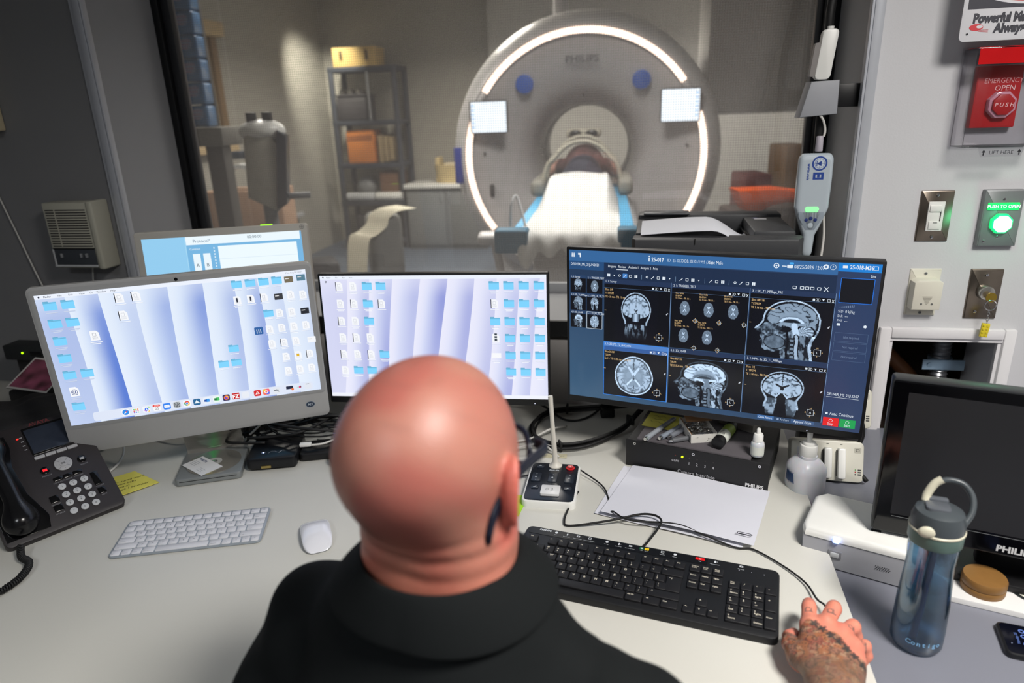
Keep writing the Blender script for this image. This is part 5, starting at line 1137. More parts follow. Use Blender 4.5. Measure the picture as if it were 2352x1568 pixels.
# right of the scanner: orange shell on a dark stool, dark red and brown boxes
def right_side():
    Y = 3.9
    q = [aty(*p, Y) for p in ((1676, 431), (1770, 427), (1850, 437), (1850, 462), (1788, 457), (1752, 466), (1722, 480), (1700, 478), (1688, 462))]
    c = q[0]; m = MB(); Vv = [(v.x-c.x, v.z-c.z) for v in q]
    m.prism(Vv, -0.02, 0.14, 0.012, X=Matrix.Rotation(math.radians(90), 4, 'X')); o = m.build('orange_shell', mat('orange_plastic', (238, 92, 24), 0.45, mottle=0.02, emis=0.0)); o.location = (c.x, Y, c.z); tag(o, 'bright orange curved shell right of the scanner, behind the printer', 'shell')
    b0 = aty(1676, 484, Y+0.05); b1 = aty(1850, 484, Y+0.05)
    m = MB(); zz = q[6].z; x0, x1 = b0.x, b1.x
    m.box((x0+x1)/2, Y+0.10, (zz-0.006)/2, x1-x0, 0.36, zz-0.006, 0.02); o = m.build('dark_cart', mat('dark_brown_cart', (62, 50, 46), 0.6)); tag(o, 'dark brown cart beneath the orange shell', 'cart')
    p0 = aty(1700, 430, Y+0.55); p1 = aty(1762, 396, Y+0.55); m = MB(); m.box((p0.x+p1.x)/2, Y+0.6, p1.z/2, p1.x-p0.x, 0.3, p1.z, 0.01); o = m.build('maroon_cabinet', mat('maroon', (100, 48, 46), 0.6)); tag(o, 'narrow dark red cabinet behind the orange shell', 'cabinet')
    p0 = aty(1785, 430, Y+0.55); p1 = aty(1850, 330, Y+0.55); m = MB(); m.box((p0.x+p1.x)/2, Y+0.6, p1.z/2, p1.x-p0.x, 0.3, p1.z, 0.01); o = m.build('brown_cabinet', mat('brown_cab', (112, 86, 56), 0.6)); tag(o, 'tall brown cabinet behind the orange shell, near the window edge', 'cabinet')
    p0 = aty(1700, 262, 5.4); p1 = aty(1860, 262, 5.4)
    m = MB(); m.box((p0.x+p1.x)/2, 5.55, (p0.z+RC)/2, 1.05, 0.3, RC-p0.z-0.004, 0.01); o = m.build('wall_cupboard', mat('pale_cupboard', (186, 184, 178), 0.5)); tag(o, 'pale cupboard hanging high at the right side of the scanner room', 'cupboard')
right_side()
# protruding pier of the far wall, right of the cabinet
m = MB(); m.M = W(); m.box((-1.36+RU1)/2, RD1-0.12, RC/2, RU1+1.36, 0.22, RC); struct(m.build('wall_far_pier', SCW2))
spot('wall_washer', tuple(W() @ Vector((RU0+0.62, 5.2, RC-0.05))), tuple(W() @ Vector((RU0, 6.32, 1.45))), 380, 58, 1.0, (1, 0.95, 0.80))
# ================================================================ things on the desk
KEYM = mat('black_key', (24, 24, 27), 0.5, mottle=0.05, bump=0.15, bscale=1500)
KW = mat('white_key', (206, 207, 212), 0.4, mottle=0.01); KFR = mat('keyboard_silver', (150, 158, 166), 0.35, metal=0.2)
def black_keyboard():
    t = thing('keyboard', 'wide black wired keyboard with a number pad and coloured scan symbols', 'keyboard', (0.200, 0.970, DZ), math.radians(-21.2))
    M0 = Matrix.Translation((0, 0, 0.0)) @ Matrix.Rotation(math.radians(3.0), 4, 'X')
    m = MB(); m.M = M0; m.prism(rrect(0.449, 0.159, 0.012, 5), 0.0045, 0.0175, 0.003); m.prism(rrect(0.443, 0.153, 0.011, 5), 0.001, 0.005); m.build('case', mat('keyboard_black', (22, 23, 26), 0.45, bump=0.2, bscale=1200), t)
    z0 = 0.0175
    m = MB(); m.M = M0; m.prism(rrect(0.325, 0.017, 0.001, 2, -0.055, 0.0665), z0, z0+0.0004); m.build('symbol_strip', mat('strip_black', (10, 10, 12), 0.4), t)
    cv = Cv(M0 @ Matrix.Translation((0, 0, z0+0.0004))); wc = (215, 220, 225)
    cv.text('PHILIPS', -0.199, 0.0715, 0.0065, wc, 3, 'l', bold=0.03, sx=1.1)
    for k, x in enumerate((-0.166, -0.145, -0.124, -0.102, -0.070, -0.048, -0.027, 0.030, 0.052, 0.120, 0.163)):
        q = k % 4
        if q == 0: cv.ell(x, 0.070, 0.0028, 0.0028, wc, 3, 14)
        elif q == 1: cv.ell(x, 0.0725, 0.001, 0.001, wc, 3, 8); cv.rect(x-0.0012, 0.0675, 0.0024, 0.0042, wc, 3); cv.rect(x+0.0018, 0.070, 0.0022, 0.0008, wc, 3)
        elif q == 2: cv.rr(x-0.003, 0.0685, 0.006, 0.004, 0.0005, wc, 3); cv.rect(x-0.0015, 0.0695, 0.003, 0.0018, (20, 20, 22), 4)
        else: cv.box(x-0.0024, 0.068, 0.0048, 0.0048, 0.0008, wc, 3)
        cv.text(['Help', 'New Patient', 'Patient Manager', 'Current Examination', 'Refresh', 'Edit Patient', 'Start Preprocess', 'Maximize', 'Settings', 'Capture Screen', 'Play/Pause'][k], x, 0.0635, 0.0025, wc, 3, 'c')
    cv.rect(-0.0105, 0.067, 0.0075, 0.0062, (20, 96, 62), 3); cv.ell(-0.0068, 0.0701, 0.0019, 0.0019, wc, 4, 10); cv.rect(-0.0015, 0.067, 0.0075, 0.0062, (240, 205, 10), 3); cv.rect(0.0005, 0.0695, 0.0035, 0.0014, (200, 160, 10), 4)
    cv.rect(0.087, 0.0675, 0.0155, 0.0062, (226, 12, 14), 3); cv.ell(0.0948, 0.0706, 0.002, 0.002, (250, 200, 200), 4, 12); cv.ell(0.0948, 0.0706, 0.0014, 0.0014, (226, 12, 14), 5, 12)
    for s_, x in (('Start', -0.0068), ('Pause', 0.0022), ('Stop', 0.0948)): cv.text(s_, x, 0.0645, 0.0025, wc, 3, 'c')
    for x in (0.160, 0.180, 0.200): cv.ell(x, 0.060, 0.0006, 0.0006, (235, 235, 255), 3, 8)
    cv.build('printed_symbols', PRINT, t)
    U = 0.01905; x0 = -0.2235+0.0118
    def key(x, y, w, h, leg):
        m = MB(); m.M = M0 @ Matrix.Translation((x, y, z0)); W_ = w-0.0024; H_ = h-0.0024
        m.prism(rrect(W_, H_, 0.0012, 2), 0, 0.0042, 0.0009, 2)
        for (s_, dx, dy, sz) in leg: m.text(s_, -W_/2+0.0035+dx, H_/2-0.0045+dy, sz, m=1, al='l', bold=0.02, z=0.00435)
        m.build('key', [KEYM, mat('key_legend', (215, 208, 190), 0.6, mottle=0)], t, 50)
    def row(y, xs, items):
        x = xs
        for it in items:
            if isinstance(it, float): x += it; continue
            lab, w = it[0], it[1]
            if isinstance(lab, tuple): leg = [(lab[0], 0, 0, 0.0042), (lab[1], 0, -0.0055, 0.0046)]
            elif len(lab) == 1: leg = [(lab, 0.001, -0.0005, 0.0062)]
            elif lab == '': leg = []
            elif '\n' in lab: a, b = lab.split('\n'); leg = [(a, -0.001, 0.0007, 0.0034), (b, -0.001, -0.0028, 0.0034)]
            else: leg = [(lab, -0.001, 0, 0.0040)]
            key(x0+(x+w/2)*U, y, w*U, U if len(it) < 3 else it[2], leg); x += w
    row(0.0415, 0, [('Esc', 1.0)]); 
    row(0.0415, 2.0, [('F1', 1.0), ('F2', 1.0), ('F3', 1.0), ('F4', 1.0), 0.5, ('F5', 1.0), ('F6', 1.0), ('F7', 1.0), ('F8', 1.0), 0.5, ('F9', 1.0), ('F10', 1.0), ('F11', 1.0), ('F12', 1.0), 0.3, ('Print Scr\nSysRq', 1.0), ('Scroll\nLock', 1.0), ('Pause\nBreak', 1.0)])
    row(0.0195, 0, [(('~', '`'), 1)]+[((a, b), 1) for a, b in zip('!@#$%^&*()_+', '1234567890-=')]+[('<--', 2), 0.3, ('Insert', 1), ('Home', 1), ('PgUp', 1), 0.4, ('Num\nLock', 1), ('/', 1), ('*', 1), ('-', 1)])
    row(0.0005, 0, [('|<-\n->|', 1.5)]+[(c, 1) for c in 'QWERTYUIOP']+[(('{', '['), 1), (('}', ']'), 1), 1.8, ('Delete', 1), ('End', 1), ('PgDn', 1), 0.4, (('7', 'Home'), 1), (('8', '^'), 1), (('9', 'PgUp'), 1)])
    row(-0.0185, 0, [('Caps Lock', 1.75)]+[(c, 1) for c in 'ASDFGHJKL']+[((':', ';'), 1), (('"', "'"), 1), (('|', '\\'), 1), 1.25+0.3+3+0.4, (('4', '<-'), 1), ('5', 1), (('6', '->'), 1)])
    m_ = x0+(13.5+0.8)*U; key(x0+14.25*U, -0.009, 1.4*U, 2*U, [('<-|', 0, 0, 0.0045)])
    row(-0.0375, 0, [('^', 1.25), (('|', '\\'), 1)]+[(c, 1) for c in 'ZXCVBNM']+[(('<', ','), 1), (('>', '.'), 1), (('?', '/'), 1), ('^', 2.75), 1.3, ('^', 1), 1.4, (('1', 'End'), 1), (('2', 'v'), 1), (('3', 'PgDn'), 1)])
    row(-0.0565, 0, [('Ctrl', 1.5), ('fn', 1), ('#', 1), ('Alt', 1), ('', 6), ('Alt Gr', 1.5), ('=', 1.5), ('Ctrl', 1.5), 0.3, ('<-', 1), ('v', 1), ('->', 1), 0.4, (('0', 'Insert'), 2), (('.', 'Delete'), 1)])
    key(x0+(18.7+3.5)*U, -0.009, U, 2*U, [('+', 0.001, -0.008, 0.006)]); key(x0+(18.7+3.5)*U, -0.047, U, 2*U, [('Enter', -0.001, -0.008, 0.004)])
black_keyboard()
def white_keyboard():
    t = thing('keyboard', 'small white wireless keyboard with white keys in a silver frame', 'keyboard', (-0.6447, 1.1677, DZ), math.radians(7.3))
    M0 = Matrix.Translation((0, 0, 0)) @ Matrix.Rotation(math.radians(2.3), 4, 'X')
    m = MB(); m.M = M0; m.prism(rrect(0.279, 0.115, 0.010, 5), 0.0035, 0.0075, 0.001); m.box(0, 0.045, 0.0028, 0.26, 0.018, 0.004, 0.002); m.build('case', KFR, t)
    ux = 0.01895; x0 = -0.1365; rows = [(0.0462, 0.0165), (0.0275, 0.019), (0.0088, 0.019), (-0.0099, 0.019), (-0.0286, 0.019), (-0.0472, 0.0185)]
    L_ = [[('esc', 1.5)]+[(q, 1.0) for q in ('F1', 'F2', 'F3', 'F4', 'F5', 'F6', 'F7', 'F8', 'F9', 'F10', 'F11', 'F12')]+[('O', 0.9)],
          [(c, 1.0) for c in '`1234567890-=']+[('delete', 1.4)], [('tab', 1.4)]+[(c, 1.0) for c in 'QWERTYUIOP[]\\'],
          [('caps lock', 1.7)]+[(c, 1.0) for c in "ASDFGHJKL;'"]+[('return', 1.7)], [('shift', 2.2)]+[(c, 1.0) for c in 'ZXCVBNM,./']+[('shift', 2.2)],
          [('fn', 1), ('control', 1), ('option', 1), ('command', 1.25), ('', 5.15), ('command', 1.25), ('option', 1), ('<', 0.92), ('^', 0.92), ('>', 0.91)]]
    for (y, h), R_ in zip(rows, L_):
        x = x0
        for lab, w in R_:
            W_ = w*ux-0.0026; m = MB(); m.M = M0 @ Matrix.Translation((x+w*ux/2, y, 0.0072)); m.prism(rrect(W_, h-0.0028, 0.0018, 2), 0, 0.0020, 0.0005, 1)
            if lab: m.text(lab, 0 if len(lab) == 1 else -W_/2+0.002+0.0008*len(lab), 0 if len(lab) == 1 else -0.004, 0.0052 if len(lab) == 1 else 0.0028, m=1, z=0.0021, bold=0.0)
            m.build('key', [KW, mat('grey_legend', (105, 108, 116), 0.6, mottle=0)], t, 50); x += w*ux
white_keyboard()
def magic_mouse():
    t = thing('computer_mouse', 'smooth white wireless mouse on the desk left of the bald man', 'mouse', (-0.3935, 1.139, DZ), math.radians(20))
    def f(P):
        x, y, z = P[..., 0], P[..., 1], P[..., 2]
        d2 = (np.abs(x/0.0285)**3.2+np.abs(y/0.057)**3.2)**(1/3.2)
        top = 0.0215*np.clip(1-np.abs(y/0.060)**2.2, 0, 1)*np.clip(1-np.abs(x/0.034)**2.6, 0, 1)**0.5+0.001
        return np.maximum((d2-1)*0.026, np.maximum(z-top, 0.0035-z))
    sdf_obj('shell', f, (-0.032, -0.061, 0), (0.032, 0.061, 0.026), 0.0013, mat('glossy_white', (222, 223, 230), 0.12, mottle=0, coat=0.5), t, sm=3)
    m = MB(); m.prism(rrect(0.050, 0.106, 0.02, 5), 0.0, 0.0045, 0.001); m.build('base', ALU, t)
    cv = Cv(Matrix.Translation((0, -0.022, 0.0192)) @ Matrix.Rotation(math.radians(9), 4, 'X')); cv.ell(0, 0, 0.0036, 0.0038, (178, 180, 186), 1, 14); cv.ell(0.0014, 0.005, 0.0006, 0.0016, (178, 180, 186), 1, 8); cv.build('emblem', PRINT, t)
magic_mouse()
def camera_box():
    P0 = Vector((0.249, 1.381, DZ)); yaw = math.atan2(1.240-1.381, 0.521-0.249)
    t = thing('interface_box', 'black metal interface box with a grey foam top and a green light', 'electronic box', tuple(P0), yaw)
    w, d, h = 0.306, 0.205, 0.066
    m = MB(); m.box(w/2, d/2+0.002, h/2-0.001, w-0.004, d, h-0.004, 0.001); m.box(w/2, 0.0, h/2, w, 0.004, h, 0.001); m.build('case', mat('powder_black', (24, 24, 26), 0.5, bump=0.4, bscale=1500), t)
    m = MB(); m.box(w/2-0.008, d/2-0.004, h+0.0005, w-0.062, d-0.012, 0.007, 0.002); m.build('foam_mat', mat('grey_foam', (84, 80, 84), 0.9, bump=0.4, bscale=600), t)
    for x, z in ((0.020, h-0.008), (0.150, h-0.008), (0.286, h-0.008)):
        m = MB(); m.cyl((x, -0.002, z), (x, -0.0035, z), 0.0032, n=16); m.cyl((x, -0.0034, z), (x, -0.0038, z), 0.0015, n=6, m=1); m.build('screw', [CHR, BLK], t)
    M = face_mtx(0, -0.0021, 0)
    cv = Cv(M); c = (200, 200, 205)
    cv.text('cam', 0.112, 0.036, 0.010, c, 2, 'c'); cv.text('Camera Interface', 0.158, 0.011, 0.0115, c, 2, 'c')
    for k, x in enumerate((0.142, 0.159, 0.176, 0.193)): cv.text(str(k+1), x, 0.034, 0.009, c, 2, 'c'); cv.ell(x, 0.0465, 0.0012, 0.0012, (74, 64, 62), 2, 10)
    cv.ell(0.112, 0.0475, 0.0012, 0.0012, (110, 44, 40), 2, 10); cv.text('PHILIPS', 0.279, 0.010, 0.0115, (215, 215, 215), 2, 'c', bold=0.03)
    cv.build('printed_front', PRINT, t)
    m = MB(); m.cyl((0.127, -0.002, 0.0470), (0.127, -0.0042, 0.0470), 0.0022, n=14); m.build('status_light', mat('green_yellow_light', (200, 255, 20), 0.4, mottle=0, emis=2.2), t)
    return P0, yaw
CB0, CBY = camera_box()
def cb(x, y, z=0, rz=0): return Matrix.Translation(CB0) @ Matrix.Rotation(CBY, 4, 'Z') @ Matrix.Translation((x, y, 0.0703+z)) @ Matrix.Rotation(math.radians(rz), 4, 'Z')
def place(o, M): o.matrix_world = M; return o
# sticky note under pens
m = MB(); m.box(0, 0, 0.0006, 0.076, 0.076, 0.0012); o = m.build('sticky_note', mat('yellow_paper', (214, 206, 96), 0.8)); place(o, cb(0.053, 0.105)); tag(o, 'yellow sticky note under the pens on the interface box', 'note')
cv = Cv(cb(0.053, 0.105, 0.0012)); 
for k in range(3): cv.line([(-0.025+q*0.006, 0.022-k*0.016+0.004*math.sin(q*2.1+k)) for q in range(6)], 0.0009, (50, 46, 30), 1)
w_ = cv.build('handwriting', PRINTM); w_.parent = o; w_.matrix_parent_inverse = o.matrix_world.inverted()
def pen(M, label, col=(170, 176, 184)):
    t = thing('pen', label, 'pen', mtx=M, group='silver pens on the interface box')
    m = MB(); m.cyl((0, 0.004, 0.0062), (0, 0.068, 0.0058), 0.0060, 0.0056, n=16); m.build('barrel', mat('pearl_barrel%d' % col[0], col, 0.3, metal=0.3), t)
    m = MB(); m.cyl((0, 0.068, 0.0058), (0, 0.128, 0.0052), 0.0055, 0.0050, n=16); m.cyl((0, 0.128, 0.0052), (0, 0.137, 0.005), 0.0048, 0.0015, n=12); m.build('grip', mat('smoky_grip', (120, 122, 132), 0.3), t)
    m = MB(); m.cyl((0, 0.004, 0.0062), (0, -0.004, 0.0063), 0.0045, 0.0038, n=14); m.cyl((0, -0.004, 0.0063), (0, -0.0045, 0.0063), 0.0022, n=10); m.build('end_cap', CHR, t)
pen(cb(0.046, -0.006, 0, -14), 'leftmost silver pen on the interface box, with a round end')
pen(cb(0.074, 0.010, 0, -20), 'middle silver pen on the interface box, beside the paper clip box', (150, 158, 172))
pen(cb(0.091, 0.023, 0.0, -22), 'silver pen closest to the paper clip box', (136, 140, 150))
pen(cb(0.098, 0.005, 0, -48), 'short tipped silver pen lying tight against the paper clip box', (110, 112, 116))
def clip_box():
    t = thing('paper_clip_box', 'open white carton of paper clips on the interface box', 'box', mtx=cb(0.142, 0.075, 0, 30))
    w, d, h = 0.058, 0.088, 0.020
    m = MB()
    for (x, y, a, b) in ((0, -d/2, w, 0.001), (0, d/2, w, 0.001), (-w/2, 0, 0.001, d), (w/2, 0, 0.001, d)): m.box(x, y, h/2, a, b, h)
    m.box(0, 0, 0.0006, w, d, 0.0012); m.build('tray', mat('white_card', (214, 212, 206), 0.7), t)
    m = MB(); m.box(0, 0.026, h+0.012, w, 0.034, 0.001, X=Matrix.Rotation(math.radians(25), 4, 'X')); m.box(-w/2+0.0015, 0, h-0.004, 0.001, d-0.002, 0.009); m.build('open_flap', mat('brown_card', (150, 112, 78), 0.75), t)
    m = MB(); rnd = random.Random(3)
    for k in range(46):
        x, y, z = rnd.uniform(-0.021, 0.021), rnd.uniform(-0.036, 0.028), 0.004+rnd.uniform(0, 0.011)
        R_ = Matrix.Translation((x, y, z)) @ Matrix.Rotation(rnd.uniform(0, 6.3), 4, 'Z') @ Matrix.Rotation(rnd.uniform(-0.5, 0.5), 4, 'X')
        q = [(-0.012, -0.003, 0), (0.010, -0.003, 0), (0.0125, 0, 0), (0.010, 0.003, 0), (-0.008, 0.003, 0), (-0.010, 0.001, 0), (-0.008, -0.001, 0), (0.007, -0.001, 0)]
        m.tube(q, 0.0005, 5, X=R_)
    o = m.build('paper_clips', CHR, t); o['kind'] = 'stuff'
    cv = Cv(Matrix(((0, 0, 1, w/2+0.0007), (1, 0, 0, 0), (0, 1, 0, 0), (0, 0, 0, 1)))); cv.rect(-0.042, 0.002, 0.018, 0.016, (30, 78, 130), 1); cv.ell(-0.033, 0.012, 0.003, 0.003, (220, 225, 230), 2, 10); cv.rect(-0.038, 0.0045, 0.010, 0.002, (220, 225, 230), 2)
    for k in range(4): cv.rect(-0.019, 0.014-k*0.003, 0.014, 0.0012, (70, 70, 74), 1)
    for k in range(9): cv.rect(0.008+k*0.002, 0.006, 0.0011, 0.010, (50, 50, 54), 1)
    cv.build('printed_label', PRINT, t)
clip_box()
def glue():
    t = thing('glue_stick', 'green glue tube with black caps lying on the interface box', 'glue', mtx=cb(0.198, 0.032, 0.0135, -8-180))
    X = Matrix.Rotation(math.radians(90), 4, 'X')
    m = MB(); m.cyl((0, -0.030, 0), (0, -0.066, 0), 0.0132, n=24); m.build('tube', mat('glue_green', (126, 146, 58), 0.4), t)
    m = MB(); m.cyl((0, -0.002, 0), (0, -0.034, 0), 0.0133, n=24); m.build('white_label', mat('label_white', (205, 208, 200), 0.5), t)
    m = MB(); m.cyl((0, 0.016, 0), (0, -0.003, 0), 0.0136, n=24, bev=0.001); m.build('cap', BLK, t)
    m = MB(); m.cyl((0, -0.066, 0), (0, -0.082, 0), 0.0138, n=24, bev=0.001); m.build('end_knob', BLK, t)
    cv = Cv(Matrix.Translation((0, -0.018, 0.0131)))
    for k in range(7): cv.rect(-0.006+k*0.0016, 0.001, 0.0009, 0.010, (50, 52, 50), 1)
    cv.text('UHU', 0.002, -0.007, 0.008, (60, 62, 60), 1, 'c', rot=90); cv.build('printed_marks', PRINT, t)
glue()
def dropper():
    t = thing('dropper_bottle', 'small clear dropper bottle with a white cap on the interface box', 'bottle', mtx=cb(0.276, 0.022))
    m = MB(); m.lathe([(0, 0.0), (0.0125, 0.0), (0.014, 0.002), (0.014, 0.026), (0.0125, 0.031), (0.009, 0.034), (0, 0.034)], 32); m.build('bottle_body', mat('cloudy_plastic', (196, 200, 204), 0.25, mottle=0.02, sss=0.3), t)
    m = MB(); m.lathe([(0, 0.034), (0.0104, 0.034), (0.0100, 0.047), (0.0085, 0.050), (0.0045, 0.0505), (0.0042, 0.060), (0.003, 0.062), (0, 0.062)], 28); m.build('cap', WHT, t)
    m = MB(); m.cyl((0, 0, 0.005), (0, 0, 0.024), 0.01415, n=40, cap=False); m.build('label', mat('label_white', (205, 208, 200), 0.5), t)
    m = MB()
    for k in range(14, 24):
        a0 = math.radians(-130+k*9); a1 = math.radians(-130+(k+1)*9); r = 0.01425; m.raw([(r*math.cos(a0), r*math.sin(a0), 0.006), (r*math.cos(a1), r*math.sin(a1), 0.006), (r*math.cos(a1), r*math.sin(a1), 0.023), (r*math.cos(a0), r*math.sin(a0), 0.023)], [(0, 1, 2, 3)])
    m.M = Matrix.Rotation(math.radians(-70), 4, 'Z')
    m.build('black_label_band', INKD, t)
dropper()
m = MB(); m.box(0, 0, 0.009, 0.085, 0.05, 0.018, 0.001); m.box(0, 0, 0.0185, 0.03, 0.02, 0.001, m=1); o = m.build('small_carton', [mat('grey_card', (150, 146, 140), 0.6), INKD]); place(o, cb(0.222, 0.158, 0, -20)); tag(o, 'small grey printed carton under the scan monitor, back of the interface box', 'carton')
# papers
def papers():
    def sheet(name, pts, z, curl, label, nx=16, ny=12):
        a, b, c, d = [Vector(p) for p in pts]   # tl, tr, br, bl
        V = []; F = []
        for j in range(ny+1):
            for i in range(nx+1):
                u, v = i/nx, j/ny; p = (a*(1-u)+b*u)*(1-v)+(d*(1-u)+c*u)*v
                V.append((p.x, p.y, z+curl*(math.sin(u*3.1+0.3)**2*0.5+v*v*0.9)+0.0012*math.sin(u*7+v*3)))
        for j in range(ny):
            for i in range(nx): q = j*(nx+1)+i; F.append((q, q+nx+1, q+nx+2, q+1))
        m = MB(); m.raw(V, F); o = m.build(name, mat('white_paper', (208, 209, 218), 0.75, mottle=0.01), deg=180)
        s = o.modifiers.new('t', 'SOLIDIFY'); s.thickness = 0.0003; tag(o, label, 'paper', 'loose white sheets'); return o
    sheet('paper_sheet', [(0.243, 1.372), (0.500, 1.236), (0.405, 1.052), (0.152, 1.184)], DZ+0.0012, 0.002, 'lower of the two blank white sheets in front of the interface box')
    sheet('paper_sheet', [(0.262, 1.366), (0.524, 1.236), (0.424, 1.048), (0.163, 1.176)], DZ+0.0050, 0.007, 'upper blank white sheet with a paper clip, in front of the interface box')
    m = MB(); m.tube([(0, 0, 0), (0.026, 0, 0), (0.029, 0.003, 0), (0.026, 0.006, 0), (0.004, 0.006, 0), (0.002, 0.003, 0), (0.004, 0.0015, 0), (0.02, 0.0015, 0)], 0.0006, 6)
    o = m.build('paper_clip', mat('dark_wire', (60, 62, 70), 0.3, metal=0.8)); o.matrix_world = Matrix.Translation((0.402, 1.082, DZ+0.0155)) @ Matrix.Rotation(math.radians(-26), 4, 'Z'); tag(o, 'wire paper clip on the near right corner of the upper white sheet', 'paper clip')
papers()
def talkback():
    c = (Vector((0.035, 1.38))+Vector((0.148, 1.359))+Vector((0.110, 1.199))+Vector((0.007, 1.22)))/4
    yaw = math.radians(-10.5)
    t = thing('talkback_microphone', 'white framed talkback panel with a dark face and an upright white microphone', 'microphone', (c.x, c.y, DZ), yaw)
    w, h = 0.112, 0.163
    m = MB(); m.prism(rrect(w, h, 0.014, 6), 0.0, 0.016, 0.004); m.build('base', WHT, t)
    m = MB(); m.prism(rrect(w-0.009, h-0.009, 0.011, 6), 0.016, 0.0172, 0.0006); m.build('face_panel', mat('navy_black_face', (22, 27, 36), 0.25), t)
    m = MB(); m.lathe([(0, 0.0), (0.0145, 0.0), (0.0150, 0.003), (0.009, 0.008), (0.0062, 0.014), (0.0058, 0.04), (0.0046, 0.12), (0.0054, 0.165), (0.0052, 0.170), (0, 0.170)], 24, X=Matrix.Translation((0.0, 0.066, 0.0165)) @ Matrix.Rotation(math.radians(-3), 4, 'Y'))
    m.build('microphone_stem', mat('warm_white_plastic', (208, 204, 194), 0.4, mottle=0.02), t)
    def button(x, y, a, b, col, name='button', z=0.0172, hh=0.0016, r=0.003): m = MB(); m.M = Matrix.Translation((x, y, z)); m.prism(rrect(a, b, r, 3), 0, hh, 0.0006); return m.build(name, col, t)
    nv = mat('navy_button', (34, 40, 50), 0.3)
    for x, y in ((-0.033, 0.060), (-0.034, -0.028), (0.036, -0.028)): button(x, y, 0.016, 0.013, nv)
    for x in (-0.036, 0.0, 0.036): button(x, 0.013, 0.020, 0.036, nv, 'rocker_button')
    button(0.001, -0.042, 0.040, 0.036, mat('white_button', (214, 214, 214), 0.3, mottle=0), 'talk_button', hh=0.005, r=0.003)
    m = MB(); m.cyl((0.034, 0.058, 0.0172), (0.034, 0.058, 0.0198), 0.0098, n=24, bev=0.0008); m.build('red_button', mat('red_button', (190, 24, 30), 0.3), t)
    cv = Cv(Matrix.Translation((0, 0, 0.0189))); c_ = (190, 195, 200)
    for x in (-0.036, 0.0, 0.036): cv.text('+', x, 0.024, 0.007, c_, 1, 'c'); cv.text('-', x, 0.001, 0.008, c_, 1, 'c'); cv.ell(x-0.001, 0.012, 0.002, 0.0025, c_, 1, 8)
    cv.text('PHILIPS', 0, 0.043, 0.0068, c_, 1, 'c', bold=0.02); cv.ell(-0.033, 0.060, 0.003, 0.003, c_, 1, 10, 0, 180); cv.ell(0.036, -0.029, 0.002, 0.002, c_, 1, 8); cv.poly([(-0.038, -0.030), (-0.031, -0.030), (-0.031, -0.024)], c_, 1)
    cv.build('printed_symbols', PRINT, t)
    cv = Cv(Matrix.Translation((0.001, -0.042, 0.0223)))
    for k in range(3): cv.line([(-0.004-k*0.0022, -0.003-0.0006*k), (-0.0048-k*0.0024, 0), (-0.004-k*0.0022, 0.003+0.0006*k)], 0.0006, (70, 72, 76), 1)
    cv.line([(0.001, 0.004), (0.004, 0.005), (0.005, 0.002), (0.003, 0.0), (0.006, -0.002), (0.001, -0.005)], 0.0008, (70, 72, 76), 1); cv.ell(0.034-0.001, 0.10, 0.0058, 0.0058, (235, 170, 170), 1, 18); cv.ell(0.034-0.001, 0.10, 0.0049, 0.0049, (190, 24, 30), 2, 18); cv.ell(0.033, 0.10, 0.0022, 0.0022, (235, 170, 170), 3, 12)
    cv.build('talk_symbol', PRINT, t)
talkback()
m = MB(); m.box(0, 0, 0.0004, 0.068, 0.019, 0.0006); o = m.build('masking_tape', mat('tape', (192, 186, 158), 0.7)); o.matrix_world = Matrix.Translation((0.085, 1.433, DZ+0.0003)) @ Matrix.Rotation(math.radians(-9), 4, 'Z'); tag(o, 'strip of masking tape with faint writing behind the talkback panel', 'tape')
cv = Cv(Matrix.Translation((0.085, 1.433, DZ+0.0008)) @ Matrix.Rotation(math.radians(-9), 4, 'Z')); cv.text('Exam 2 lapse', 0, 0, 0.011, (150, 144, 118), 1, 'c'); w_ = cv.build('faint_writing', PRINTM); w_.parent = o; w_.matrix_parent_inverse = o.matrix_world.inverted()
m = MB(); m.box(0, 0, 0.0006, 0.04, 0.076, 0.001); o = m.build('sticky_note', mat('lime_paper', (160, 214, 44), 0.8)); o.matrix_world = Matrix.Translation((-0.008, 1.228, DZ+0.0003)) @ Matrix.Rotation(math.radians(-17), 4, 'Z'); tag(o, 'lime green sticky note beside the talkback panel', 'note')
# yellow note by the phone
def yellow_note():
    P_ = [(-0.985, 1.345), (-0.893, 1.424), (-0.812, 1.373), (-0.880, 1.305), (-0.900, 1.285)]
    m = MB(); c = Vector((-0.885, 1.36)); m.prism([(x-c.x, y-c.y) for x, y in P_], 0.0006, 0.0022, X=Matrix.Rotation(math.radians(2.0), 4, 'Y') @ Matrix.Translation((0, 0, 0.004))); o = m.build('sticky_note', mat('yellow_paper', (214, 206, 96), 0.8)); o.location = (c.x, c.y, DZ); tag(o, 'crumpled yellow sticky note with handwriting beside the telephone', 'note')
    cv = Cv(Matrix.Rotation(math.radians(2.0), 4, 'Y') @ Matrix.Translation((0, 0, 0.0063)) @ Matrix.Rotation(math.radians(38), 4, 'Z'))
    for k, s_ in enumerate(('It.', 'for sured word', 'twice baby', 'Name)', 'Sept 1 Number')): cv.text(s_, -0.018, 0.034-k*0.0135, 0.0115, (70, 66, 34), 1, 'l', sx=0.9, it=0.2)
    w_ = cv.build('handwriting', PRINTM, o)
yellow_note()
